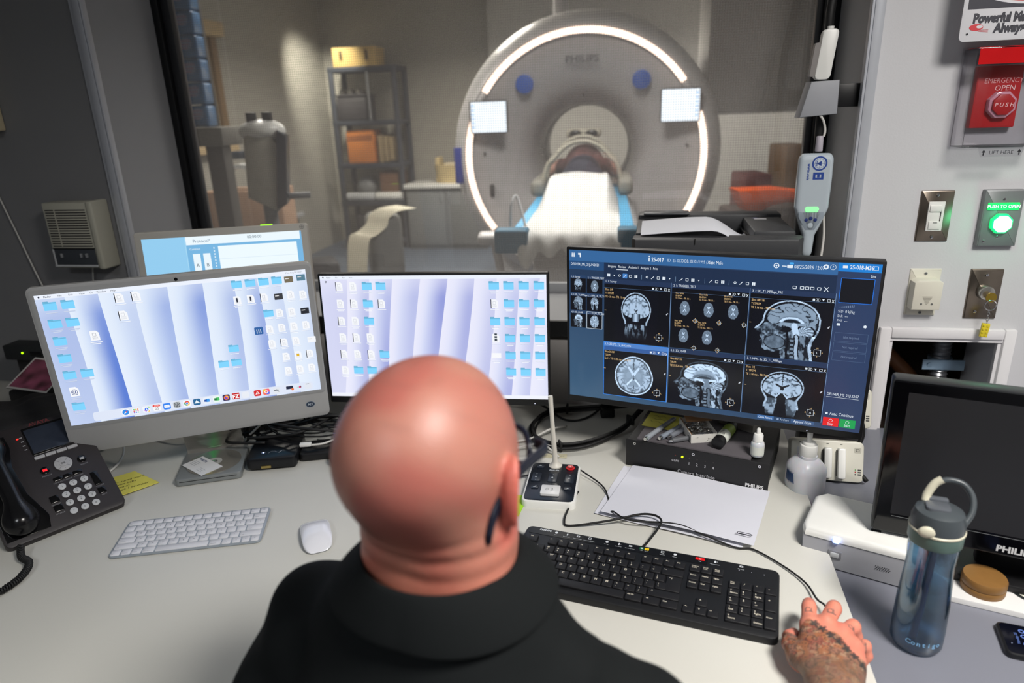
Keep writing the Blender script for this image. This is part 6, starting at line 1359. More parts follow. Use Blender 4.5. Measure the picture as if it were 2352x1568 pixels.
def optical_drive():
    c = Vector((-0.712, 1.437)); t = thing('optical_drive', 'slim silver disc drive with a dark slot in front of the silver computer', 'disc drive', (c.x, c.y, DZ), math.radians(12.8))
    m = MB(); m.prism(rrect(0.142, 0.145, 0.010, 5), 0.001, 0.0175, 0.002, bottom=True); m.build('body', mat('drive_silver', (138, 142, 142), 0.4, metal=0.4), t)
    m = MB(); m.box(0, -0.0722, 0.011, 0.122, 0.001, 0.0016); m.build('slot', BLK, t)
    d = thing('disc', 'rainbow sheened disc lying on the slim disc drive', 'disc', (c.x+0.004, c.y-0.004, DZ+0.0178))
    m = MB(); m.lathe([(0.0075, 0), (0.060, 0), (0.060, 0.0012), (0.0075, 0.0012), (0.0075, 0)], 64); m.build('disc_plate', disc_mat(), d)
    m = MB(); m.lathe([(0.0075, 0.0013), (0.018, 0.0013), (0.018, 0.0015), (0.0075, 0.0015)], 32); m.build('clear_hub', mat('hub_grey', (170, 172, 168), 0.2), d)
    m = MB(); m.box(0, 0, 0.0003, 0.086, 0.052, 0.0006); o = m.build('business_card', mat('card_white', (216, 218, 220), 0.6, mottle=0)); o.matrix_world = Matrix.Translation((-0.727, 1.412, DZ+0.0196)) @ Matrix.Rotation(math.radians(-38), 4, 'Z'); tag(o, 'white business card lying on the disc', 'card')
    cv = Cv(Matrix.Translation((0, 0, 0.0004))); cv.text('PHILIPS', -0.022, 0.016, 0.0095, (50, 70, 110), 1, 'c', bold=0.03)
    for k in range(4): cv.rect(-0.036, 0.004-k*0.005, 0.022, 0.0012, (150, 155, 165), 1)
    for k in range(3): cv.rect(0.006, -0.008-k*0.005, 0.020, 0.0012, (160, 165, 172), 1)
    cv.build('printed_text', PRINT, o)
def disc_mat():
    m = bpy.data.materials.new('disc_rainbow'); m.use_nodes = True; nt = m.node_tree; b = nt.nodes['Principled BSDF']
    tc = nt.nodes.new('ShaderNodeTexCoord'); g = nt.nodes.new('ShaderNodeTexGradient'); g.gradient_type = 'RADIAL'; nt.links.new(tc.outputs['Object'], g.inputs[0])
    cr = nt.nodes.new('ShaderNodeValToRGB'); e = cr.color_ramp.elements; e[0].position = 0; e[0].color = (0.35, 0.33, 0.30, 1); e[1].position = 1; e[1].color = (0.35, 0.33, 0.30, 1)
    for p, c in ((0.20, (0.4, 0.38, 0.34, 1)), (0.27, (0.55, 0.5, 0.25, 1)), (0.33, (0.36, 0.34, 0.3, 1)), (0.76, (0.3, 0.3, 0.28, 1)), (0.82, (0.15, 0.75, 0.25, 1)), (0.86, (0.3, 0.45, 0.4, 1))):
        q = cr.color_ramp.elements.new(p); q.color = c
    nt.links.new(g.outputs['Fac'], cr.inputs[0]); nt.links.new(cr.outputs[0], b.inputs['Base Color']); b.inputs['Metallic'].default_value = 0.7; b.inputs['Roughness'].default_value = 0.22
    return m
optical_drive()
# cables: one thing each
def cable(name, label, pts, r, m_, sp=8, group=None):
    m = MB(); m.tube(pts, r, 8, sp=sp); o = m.build(name, m_, deg=180); tag(o, label, 'cable', group); return o
def Dk(px, py, z=0.004): return tuple(atz(px, py, DZ+z))
KB = RUB
cable('keyboard_cable', 'black cable looping from the talkback panel to the wide black keyboard', [(0.128, 1.262, DZ+0.006), Dk(1307, 1165), Dk(1296, 1195), (0.100, 1.143, DZ+0.003), (0.176, 1.142, DZ+0.012), (0.245, 1.145, DZ+0.022), (0.272, 1.120, DZ+0.022), (0.238, 1.072, DZ+0.012), (0.218, 1.045, DZ+0.016)], 0.0021, KB)
cable('mouse_cable', 'thin black cable running under the white sheets to the mouse under the tattooed hand', [(0.135, 1.352, DZ+0.012), Dk(1380, 1112, 0.006), Dk(1396, 1140), Dk(1400, 1175, 0.0009), (0.188, 1.166, DZ+0.016), (0.215, 1.135, DZ+0.016), (0.299, 1.120, DZ+0.014), (0.340, 1.088, DZ+0.012), (0.392, 1.055, DZ+0.004), Dk(1732, 1262), Dk(1800, 1300), Dk(1850, 1338, 0.006), Dk(1876, 1375, 0.010), (0.478, 0.880, DZ+0.016), (0.470, 0.845, DZ+0.018)], 0.0017, KB)
loop = [(0.42, 1.60, DZ+0.06), (0.335, 1.64, DZ+0.03), (0.20, 1.665, DZ+0.012), (0.10, 1.655, DZ+0.010), (0.045, 1.59, DZ+0.010), (0.042, 1.50, DZ+0.010), (0.09, 1.452, DZ+0.010), (0.17, 1.455, DZ+0.012), (0.26, 1.51, DZ+0.022), (0.31, 1.555, DZ+0.045), (0.36, 1.60, DZ+0.07)]
for k, (dx, dz, lab) in enumerate(((0, 0, 'outer black cable of the big loop behind the talkback panel'), (0.006, 0.009, 'inner black cable of the big loop behind the talkback panel'), (0.011, 0.001, 'thinnest black cable of the big loop behind the talkback panel'))):
    cable('looped_cable', lab, [(x+dx*(1 if x < 0.1 else -0.4), y-dx*(1 if y > 1.5 else -1), z+dz) for x, y, z in loop], (0.0045, 0.004, 0.003)[k], KB, group='looped black cables')
for k, (x, y, z) in enumerate(((0.105, 1.456, 0.010), (0.14, 1.66, 0.012), (0.285, 1.532, 0.034))):
    m = MB(); m.box(0, 0, 0, 0.007, 0.024, 0.024, 0.003); o = m.build('cable_tie', KB); o.matrix_world = Matrix.Translation((x, y, DZ+z+0.004)) @ Matrix.Rotation(math.radians((10, -10, 40)[k]), 4, 'Z'); tag(o, ('black tie at the near side of the cable loop', 'black tie at the far side of the cable loop', 'black tie where the cable loop climbs to the scan monitor')[k], 'cable tie', 'ties around the cable loop')
cable('power_cable', 'black cable running along the wall behind the talkback panel', [(-0.30, 1.66, DZ+0.005), (-0.05, 1.70, DZ+0.03), (0.06, 1.66, DZ+0.035), (0.13, 1.615, DZ+0.006), (0.19, 1.625, DZ+0.005), (0.25, 1.67, DZ+0.03), (0.30, 1.66, DZ+0.10)], 0.003, KB)
cable('white_cable', 'upper pale cable curving behind the microphone stem', [(-0.06, 1.50, DZ+0.003), (0.03, 1.50, DZ+0.012), (0.085, 1.525, DZ+0.024), (0.13, 1.58, DZ+0.006)], 0.0026, WHCAB, group='pale cables by the loop')
cable('white_cable', 'lower pale cable curving to the talkback panel', [(-0.09, 1.42, DZ+0.003), (0.0, 1.452, DZ+0.014), (0.06, 1.455, DZ+0.02), (0.10, 1.42, DZ+0.004)], 0.0024, WHCAB, group='pale cables by the loop')
cable('signal_cable', 'short black cable entering the talkback panel from the left', [(-0.10, 1.345, DZ+0.003), (-0.02, 1.335, DZ+0.004), (0.036, 1.332, DZ+0.010)], 0.0022, KB, group='black leads left of the talkback panel')
cable('signal_cable', 'thin black cable bending down to the top left of the talkback panel', [(-0.03, 1.43, DZ+0.003), (-0.02, 1.395, DZ+0.003), (0.005, 1.385, DZ+0.003), (0.04, 1.375, DZ+0.010)], 0.0017, KB, group='black leads left of the talkback panel')
p = (0.244, 1.64, DZ); m = MB(); m.box(0, 0, 0.012, 0.036, 0.03, 0.024, 0.004); m.box(0, 0.012, 0.05, 0.030, 0.010, 0.06, 0.003); o = m.build('cable_clamp', BLK); o.location = p; tag(o, 'small black clamp at the back of the desk under the scan monitor', 'clamp')
def tangle():
    o = thing('dock', 'black dock with a small blue-white lit button among the cables', 'dock', (-0.575, 1.478, DZ), math.radians(6))
    m = MB(); m.prism(rrect(0.115, 0.13, 0.012, 4), 0.004, 0.032, 0.005, bottom=True); m.build('body', mat('dock_black', (16, 17, 20), 0.3), o)
    cv = Cv(Matrix.Translation((0, -0.035, 0.0321))); cv.ell(-0.022, 0, 0.0045, 0.0035, (150, 160, 180), 1, 14); cv.ell(-0.022, 0, 0.0035, 0.0026, (30, 50, 110), 2, 14)
    cv.line([(-0.010, -0.004), (-0.004, 0.004), (0.004, 0.004), (0.010, -0.002)], 0.0009, (150, 155, 165), 1); cv.line([(0.014, -0.005), (0.020, 0.006)], 0.0012, (180, 185, 190), 1); cv.build('printed_symbols', PRINT, o)
    m = MB(); m.cyl((-0.022, -0.035, 0.0322), (-0.022, -0.035, 0.0332), 0.0016, n=10); m.build('button_light', mat('blue_white_light', (190, 215, 255), 0.4, mottle=0, emis=3), o)
    m = MB(); m.box(-0.012, -0.066, 0.011, 0.022, 0.003, 0.005); m.build('port', mat('brass_port', (170, 150, 90), 0.4, metal=0.6), o)
    o2 = thing('power_adapter', 'flat black adapter to the right of the lit dock', 'adapter', (-0.462, 1.492, DZ), math.radians(8))
    m = MB(); m.prism(rrect(0.115, 0.075, 0.01, 4), 0.001, 0.020, 0.004, bottom=True); m.cyl((0.062, -0.028, 0.003), (0.062, -0.028, 0.012), 0.011, n=20, bev=0.002); m.build('body', BLK, o2)
    rnd = random.Random(11)
    for k in range(13):
        a = [(-0.70+rnd.uniform(0, 0.10), 1.56+rnd.uniform(-0.05, 0.06), DZ+0.006)]
        for q in range(4): a.append((-0.66+q*0.085+rnd.uniform(-0.04, 0.04), 1.52+rnd.uniform(-0.035, 0.09), DZ+0.04+rnd.uniform(0, 0.045)))
        a.append((-0.33+rnd.uniform(-0.03, 0.05), 1.55+rnd.uniform(-0.05, 0.08), DZ+0.012))
        m = MB(); m.tube(a, rnd.choice((0.0022, 0.003, 0.0035)), 7, sp=7); q_ = m.build('tangled_cable', KB, deg=180); tag(q_, 'one of the black cables tangled over the dock under the silver computer', 'cable', 'black cables tangled over the dock')
    cable('charging_cable', 'white charging cable with a plug lying over the dock', [(-0.645, 1.505, DZ+0.05), (-0.60, 1.55, DZ+0.075), (-0.52, 1.58, DZ+0.072), (-0.445, 1.56, DZ+0.06), (-0.425, 1.51, DZ+0.040), (-0.455, 1.478, DZ+0.034), (-0.49, 1.468, DZ+0.034)], 0.0026, WHCAB)
    m = MB(); m.box(0, 0, 0, 0.028, 0.013, 0.009, 0.003); q_ = m.build('charging_plug', WHT); q_.matrix_world = Matrix.Translation((-0.500, 1.466, DZ+0.0375)) @ Matrix.Rotation(math.radians(5), 4, 'Z'); tag(q_, 'white plug at the end of the charging cable', 'plug')
    m = MB(); m.tube([(-0.455, 1.565, DZ+0.012), (-0.40, 1.560, DZ+0.020), (-0.33, 1.575, DZ+0.014)], 0.010, 10, sp=6, rs=None); q_ = m.build('blue_strap', mat('bright_blue', (24, 96, 214), 0.4)); tag(q_, 'bright blue cable strap lying right of the dock', 'strap')
    for k, dz in enumerate((0.004, 0.012, 0.020)):
        m = MB(); a = [(-0.395+0.036*math.cos(q)*(1+0.04*k), 1.437+0.030*math.sin(q)*(1+0.05*k), DZ+dz) for q in np.linspace(0, 5.6, 26)]; m.tube(a, 0.0042, 8); q_ = m.build('coiled_cable', KB, deg=180); tag(q_, 'black cable coiled on the desk left of the bald head', 'cable', 'coil of black cable')
    cable('grey_cable', 'pale cable lying behind the black coil', [(-0.50, 1.56, DZ+0.004), (-0.42, 1.53, DZ+0.004), (-0.33, 1.57, DZ+0.004), (-0.2, 1.60, DZ+0.004)], 0.0024, WHCAB, group='pale cables behind the coil')
    cable('grey_cable', 'pale cable curling down between telephone and silver computer', [(-0.985, 1.395, DZ+0.004), (-0.955, 1.43, DZ+0.004), (-0.950, 1.49, DZ+0.02), (-0.99, 1.56, DZ+0.06)], 0.0026, WHCAB)
    cable('grey_cable', 'pale cable lying under the chin of the silver computer', [(-0.92, 1.60, DZ+0.01), (-0.84, 1.58, DZ+0.015), (-0.78, 1.62, DZ+0.01)], 0.0024, WHCAB, group='pale cables behind the coil')
    cable('usb_cable', 'thick black cable loop in front of the computer stand', [(-0.60, 1.50, DZ+0.045), (-0.655, 1.535, DZ+0.040), (-0.70, 1.520, DZ+0.036), (-0.69, 1.49, DZ+0.038), (-0.60, 1.478, DZ+0.040)], 0.0036, KB)
tangle()
def telephone():
    rz = 47; tl = 38
    t = thing('desk_telephone', 'black desk telephone with a tilted face, screen and round number buttons', 'telephone', (-0.905, 1.197, DZ), math.radians(rz))
    # face frame: X right, Y up the face; origin bottom centre
    Fm = Matrix.Translation((0, 0, 0.012)) @ Matrix.Rotation(math.radians(tl), 4, 'X'); w, h = 0.215, 0.262
    m = MB(); m.M = Fm; m.prism(rrect(w, h, 0.012, 5, 0, h/2), -0.022, 0.0, 0.003, bottom=True); m.build('body', mat('phone_black', (38, 34, 36), 0.5, bump=0.2, bscale=1200), t)
    m = MB(); yb = h*math.cos(math.radians(tl)); zb = h*math.sin(math.radians(tl))
    m.prism([(0.02, 0.0), (yb-0.03, 0.0), (yb-0.005, zb-0.03), (0.03, 0.02)], -0.085, 0.085, 0.002, X=Matrix(((0, 0, 1, 0), (1, 0, 0, 0), (0, 1, 0, 0), (0, 0, 0, 1)))); m.build('stand', BLK, t)
    def f(u, v): return (-w/2+u*w, v*h)
    def slab(name, u0, v0, u1, v1, z0, z1, mt, r=0.002, bv=0.0008, par=None):
        (xa, ya), (xb, yb2) = f(u0, v0), f(u1, v1); m = MB(); m.M = Fm; m.prism(rrect(xb-xa, yb2-ya, r, 3, (xa+xb)/2, (ya+yb2)/2), z0, z1, bv); return m.build(name, mt, par or t)
    slab('screen_frame', 0.475, 0.685, 0.86, 0.955, 0.0, 0.0012, BLKG); slab('screen', 0.49, 0.70, 0.845, 0.935, 0.0012, 0.0016, mat('phone_screen', (38, 44, 56), 0.18, mottle=0.25, scale=60), 0.001, 0.0002)
    gk = mat('grey_phone_key', (158, 158, 160), 0.4, mottle=0)
    for k in range(4): slab('soft_key', 0.475+k*0.095, 0.640, 0.565+k*0.095, 0.668, 0, 0.0030, gk)
    cx, cy = f(0.67, 0.53); m = MB(); m.M = Fm; m.cyl((cx, cy, 0), (cx, cy, 0.003), 0.0165, n=36, bev=0.0008); m.build('navigation_ring', gk, t)
    m = MB(); m.M = Fm; m.cyl((cx, cy, 0.003), (cx, cy, 0.0042), 0.0075, n=28, bev=0.0006); m.build('ok_button', gk, t)
    cv = Cv(Fm @ Matrix.Translation((0, 0, 0.0001))); dk = (60, 60, 64)
    for a in (45, 135, 225, 315): cv.line([(cx+0.008*math.cos(math.radians(a)), cy+0.008*math.sin(math.radians(a))), (cx+0.016*math.cos(math.radians(a)), cy+0.016*math.sin(math.radians(a)))], 0.0005, dk, 46)
    for a in (0, 90, 180, 270): cv.ell(cx+0.012*math.cos(math.radians(a)), cy+0.012*math.sin(math.radians(a)), 0.0006, 0.0006, dk, 47, 6)
    cv.text('OK', cx, cy, 0.006, dk, 68, 'c', bold=0.02)
    wc = (150, 150, 154)
    for k in range(4): 
        x, y = f(0.895, 0.905-k*0.040); cv.rect(x, y, 0.006, 0.0022, wc, 1); x, y = f(0.435, 0.875-k*0.040); cv.rect(x, y, 0.005, 0.0022, wc, 1)
    x, y = f(0.64, 0.975); cv.text('AVAYA', x, y, 0.012, (92, 30, 34), 1, 'c', bold=0.03)
    for (u, v, s_) in ((0.51, 0.475, 'MESSAGE'), (0.83, 0.468, 'PHONE'), (0.575, 0.385, 'CONTACTS'), (0.66, 0.385, 'HOME'), (0.745, 0.385, 'HISTORY'), (0.475, 0.208, 'HEADSET'), (0.475, 0.125, 'SPEAKER'), (0.865, 0.232, 'VOLUME'), (0.865, 0.145, 'MUTE')):
        x, y = f(u, v); cv.text(s_, x, y, 0.0042, (130, 130, 134), 1, 'c')
    cv.build('printed_marks', PRINT, t)
    for (u, v, c_) in ((0.51, 0.525, mat('red_lit_key', (235, 30, 40), 0.4, mottle=0, emis=1.0)), (0.83, 0.52, BLKG)):
        x, y = f(u, v); m = MB(); m.M = Fm; m.cyl((x, y, 0), (x, y, 0.002), 0.0085, n=28, bev=0.0006); b = m.build('round_key', BLKG, t); m = MB(); m.M = Fm; m.box(x, y, 0.0022, 0.008, 0.0055, 0.0006, 0.0002); m.build('key_window', c_ if c_ != BLKG else gk, b)
    for k in range(3): slab('function_key', 0.535+k*0.085, 0.400, 0.615+k*0.085, 0.432, 0, 0.0022, BLKG)
    for (u0, v0, u1, v1) in ((0.44, 0.225, 0.515, 0.285), (0.44, 0.142, 0.515, 0.200), (0.83, 0.245, 0.895, 0.37), (0.83, 0.158, 0.895, 0.215)): slab('side_key', u0, v0, u1, v1, 0, 0.0022, BLKG)
    for k, (n_, s_) in enumerate(zip('123456789*0#', (' ', 'ABC', 'DEF', 'GHI', 'JKL', 'MNO', 'PQRS', 'TUV', 'WXYZ', '', '', ''))):
        x, y = f(0.576+0.096*(k % 3), 0.335-0.078*(k//3)); m = MB(); m.M = Fm @ Matrix.Translation((x, y, 0)); m.cyl((0, 0, 0), (0, 0, 0.003), 0.0072, n=24, bev=0.0008); m.text(n_, 0, -0.0014 if s_.strip() else 0, 0.0058, m=1, z=0.0031)
        if s_.strip(): m.text(s_, 0, 0.0035, 0.0030, m=1, z=0.0031)
        m.build('number_key', [mat('white_phone_key', (178, 180, 182), 0.4, mottle=0), INKD], t)
    m = MB(); m.M = Fm; a = [(w/2-0.012+0.012*math.cos(q), h-0.012+0.012*math.sin(q), -0.001) for q in np.linspace(0.15, 1.75, 8)]; m.tube(a, 0.0032, 6); m.build('message_light', mat('red_corner_light', (255, 40, 30), 0.4, mottle=0, emis=1.1), t)
    x, y = f(0.42, 0.877); m = MB(); m.M = Fm; m.ball(x, y, 0.0005, 0.0026, 0.0018, 0.001); m.build('line_light', MATS['red_corner_light'], t)
    m = MB(); m.M = Fm; m.prism([(-w/2+0.004, 0.012), (-w/2+0.078, 0.012), (-w/2+0.084, 0.04), (-w/2+0.066, 0.10), (-w/2+0.062, 0.17), (-w/2+0.072, 0.215), (-w/2+0.070, 0.245), (-w/2+0.004, 0.245)], 0.0, 0.0012, 0.0005); m.build('cradle', BLKG, t)
    def hs(P):
        d = cap(P, (0, 0.035, 0.026), (0, 0.215, 0.026), 0.017, 0.016); d = smax(d, np.abs(P[..., 2]-0.036)-0.014, 0.01)
        d = smin(d, ell(P, (0.0, 0.040, 0.018), (0.031, 0.032, 0.018)), 0.018); d = smin(d, ell(P, (0.0, 0.212, 0.020), (0.028, 0.030, 0.018)), 0.018); return d
    o = sdf_obj('handset', hs, (-0.04, -0.01, -0.004), (0.04, 0.26, 0.06), 0.0028, mat('handset_black', (14, 14, 16), 0.22), t, tf=Fm @ Matrix.Translation((-w/2+0.036, 0.0, 0.002)), sm=3)
    # coiled cord
    m = MB(); base = [(-0.952, 1.119, DZ+0.018), (-0.938, 1.098, DZ+0.010), (-0.915, 1.083, DZ+0.009), (-0.902, 1.055, DZ+0.009), (-0.904, 1.015, DZ+0.009), (-0.935, 0.965, DZ+0.009), (-0.99, 0.92, DZ+0.009), (-1.05, 0.90, DZ+0.009)]
    P = spline(base, 60); pts = []; L_ = 0; tr = []
    for i, p in enumerate(P):
        if i: L_ += (p-P[i-1]).length
        d = (P[min(i+1, len(P)-1)]-P[max(i-1, 0)]).normalized(); up = Vector((0, 0, 1)); s_ = d.cross(up); a = L_*2*math.pi/0.0042
        pts.append(p+(s_*math.cos(a)+up*math.sin(a))*0.0055)
    m.tube(pts, 0.0017, 5); o = m.build('coiled_cord', RUB, deg=180); o.parent = t; o.matrix_parent_inverse = (Matrix.Translation(t.location) @ Matrix.Rotation(t.rotation_euler.z, 4, 'Z')).inverted()
telephone()
def left_clutter():
    p = aty(64, 812, 1.93); t = thing('network_box', 'small dark box with a green light at the far left, behind the silver computer', 'electronic box', (p.x, p.y, 0), math.radians(-11))
    z = p.z
    m = MB(); m.box(0, 0.03, z, 0.17, 0.06, 0.045, 0.003); m.build('case', mat('box_dark', (34, 36, 38), 0.5), t)
    m = MB(); m.box(-0.0, 0.05, (z-0.026+DZ)/2, 0.15, 0.05, z-0.024-DZ, 0.003); m.build('riser', mat('riser_dark', (40, 38, 38), 0.6), t)
    m = MB(); m.cyl((-0.018, -0.0005, z+0.002), (-0.018, -0.002, z+0.002), 0.0028, n=12); m.build('green_light', mat('yellow_green_light', (170, 255, 10), 0.4, mottle=0, emis=2.5), t)
    m = MB(); m.box(0.028, -0.001, z, 0.036, 0.003, 0.013, 0.001); m.build('socket', BLKG, t)
    p = aty(78, 862, 1.72); t = thing('photo_print', 'reddish photo print with a white border leaning behind the silver computer', 'photo', (p.x, p.y, DZ), math.radians(-20))
    M = face_mtx(0.02, 0, p.z-DZ, 62); cv = Cv(M); cv.rect(-0.075, -0.05, 0.15, 0.11, (196, 192, 188), 0)
    def fn(u, v): n = vnoise(u*7+2, v*5); a = np.array([S(70, 40, 44)]); b = np.array([S(170, 90, 118)]); return a+(b-a)*(n*(1.1-0.6*v))[:, None]
    cv.grid(-0.069, -0.044, 0.138, 0.098, 24, 18, fn, 1); cv.build('print', PRINT, t)
    m = MB(); m.M = M; m.box(0, 0.005, -0.001, 0.15, 0.11, 0.002); m.build('backing', BLK, t)
    m = MB(); m.box(0, 0.02, (p.z-DZ)/2-0.02, 0.16, 0.10, p.z-DZ-0.04, 0.01); m.build('dark_support', BLK, t)
    def bag(P):
        d = ell(P, (0, 0, 0.05), (0.17, 0.16, 0.09)); d = smin(d, ell(P, (0.12, 0.10, 0.06), (0.12, 0.10, 0.08)), 0.05); x, y, z = P[..., 0], P[..., 1], P[..., 2]
        return np.maximum(d+0.008*np.sin(x*60)*np.sin(y*50+z*40), -z)
    o = sdf_obj('black_bag', bag, (-0.22, -0.2, -0.012), (0.28, 0.24, 0.18), 0.009, mat('black_cloth_bag', (20, 19, 22), 0.8, bump=0.4, bscale=120)); o.location = (-1.25, 1.50, DZ+0.001); tag(o, 'dark crumpled bag on the desk behind the telephone', 'bag')
    cable('headphone_band', 'thin grey curved band lying on the dark bag behind the telephone', [(-1.30, 1.43, DZ+0.10), (-1.25, 1.39, DZ+0.075), (-1.19, 1.42, DZ+0.10)], 0.0022, GRY)
    m = MB(); m.tube([W3(-1.60, 1.45, -0.006), W3(-1.53, 1.38, -0.006), W3(-1.49, 1.25, -0.006), W3(-1.45, 1.10, -0.008), W3(-1.405, 0.95, -0.01)], 0.0022, 6, sp=6); o = m.build('wall_wire', WHCAB, deg=180); tag(o, 'thin pale wire hanging on the dark wall at the far left', 'wire')
    m = MB(); m.box(0, 0, 0, 0.20, 0.05, 0.30, 0.004); o = m.build('beige_wall_panel', mat('cream_panel', (206, 192, 160), 0.5)); o.matrix_world = W() @ Matrix.Translation((-1.428-0.10, -0.026, 1.503+0.15)); tag(o, 'cream coloured wall box cut off by the left edge', 'wall box')
left_clutter()
m = MB(); m.prism(rrect(0.17, 0.245, 0.008, 4), 0, 0.008, 0.001); m.prism(rrect(0.158, 0.232, 0.006, 4), 0.008, 0.0084, m=1); o = m.build('tablet', [mat('slate_tablet', (70, 84, 104), 0.3, metal=0.4), BLKG]); o.matrix_world = Matrix.Translation((-0.222, 1.022, DZ+0.001)) @ Matrix.Rotation(math.radians(-12), 4, 'Z'); tag(o, 'dark tablet lying on the desk, mostly hidden by the bald head', 'tablet')
# ================================================================ printer on the sill
def wthing(name, label, cat, u, z, d=0.0, group=None, rz=0): return thing(name, label, cat, mtx=W() @ Matrix.Translation((u, d, z)) @ Matrix.Rotation(math.radians(rz), 4, 'Z'), group=group)
def printer():
    t = wthing('printer', 'black laser printer on the window sill behind the scan monitor', 'printer', 0.512, SILL, 0.05, rz=-1)
    PB_ = mat('printer_black', (40, 41, 44), 0.45, bump=0.2, bscale=900)
    w, d, h = 0.388, 0.36, 0.200
    m = MB(); m.prism(rrect(w, d, 0.03, 5), 0.004, h, 0.012); m.build('body', PB_, t)
    # top deck with sunken output tray
    y0, y1 = -d/2, d/2; zt = h+0.040
    m = MB()
    m.prism([(-w/2+0.01, y0-0.004), (w/2-0.02, y0-0.004), (w/2-0.004, y0+0.03), (w/2-0.004, y0+0.052), (-w/2+0.004, y0+0.052), (-w/2+0.002, y0+0.01)], h, zt, 0.005)
    m.box(0.135, 0.03, h+0.022, 0.094, d-0.10, 0.044, 0.005); m.box(-0.167, 0.03, h+0.020, 0.036, d-0.10, 0.040, 0.004); m.box(0.0, 0.145, h+0.026, w-0.02, 0.06, 0.052, 0.006)
    m.box(-0.03, 0.03, h+0.004, 0.25, 0.20, 0.006, 0.001, m=1); m.box(0.085, 0.02, h+0.014, 0.012, 0.17, 0.018, 0.002, m=1)
    m.build('top_deck', [mat('printer_deck', (52, 53, 56), 0.5, bump=0.2, bscale=900), BLKG], t)
    m = MB(); m.box(0.0, y0-0.002, 0.175, w-0.05, 0.004, 0.002, 0.0005); m.box(-0.05, y0-0.005, 0.235, 0.002, 0.003, 0.014); m.build('seam', RUB, t)
    m = MB(); m.box(0.06, y0-0.002, 0.152, 0.085, 0.008, 0.018, 0.003); m.build('front_handle', BLKG, t)
    m = MB(); m.box(0.0, y0-0.003, 0.085, w-0.06, 0.008, 0.10, 0.003); m.build('paper_drawer', PB_, t)
    m = MB(); m.box(-0.11, 0.125, zt+0.015, 0.12, 0.05, 0.006, 0.002); m.build('control_panel', mat('panel_dark', (70, 72, 76), 0.35), t)
    cv = Cv(Matrix.Translation((-0.11, 0.125, zt+0.0182))); cv.text('PHILIPS', -0.04, 0.010, 0.006, (180, 180, 185), 1, 'c')
    for k in range(4): cv.rect(-0.02+k*0.018, -0.004, 0.010, 0.005, (150, 152, 156), 1)
    cv.build('panel_marks', PRINT, t)
    cv = Cv(Matrix.Translation((0.125, 0.085, h+0.0442))); cv.rect(-0.014, -0.012, 0.030, 0.012, (232, 232, 236), 1); cv.rect(-0.016, 0.004, 0.012, 0.010, (120, 120, 170), 1); cv.build('label', PRINT, t)
    # sheet lying over the tray
    V = []; F = []; n = 18
    for j in range(5):
        for i in range(n+1):
            u = i/n; V.append((-0.172+0.262*u, -0.150+j*0.052, zt+0.004+0.010*math.sin(u*2.4)-0.045*ss(0.62, 1.0, u)+(0.006 if j in (1, 2, 3) else 0)))
    for j in range(4):
        for i in range(n): a = j*(n+1)+i; F.append((a, a+1, a+n+2, a+n+1))
    m = MB(); m.raw(V, F); o = m.build('printed_sheet', mat('bright_paper', (226, 228, 236), 0.75, mottle=0), deg=180); o.matrix_world = t.matrix_basis.copy()
    s = o.modifiers.new('t', 'SOLIDIFY'); s.thickness = 0.0012; tag(o, 'blank white sheet curling in the output tray of the black printer', 'paper')
printer()
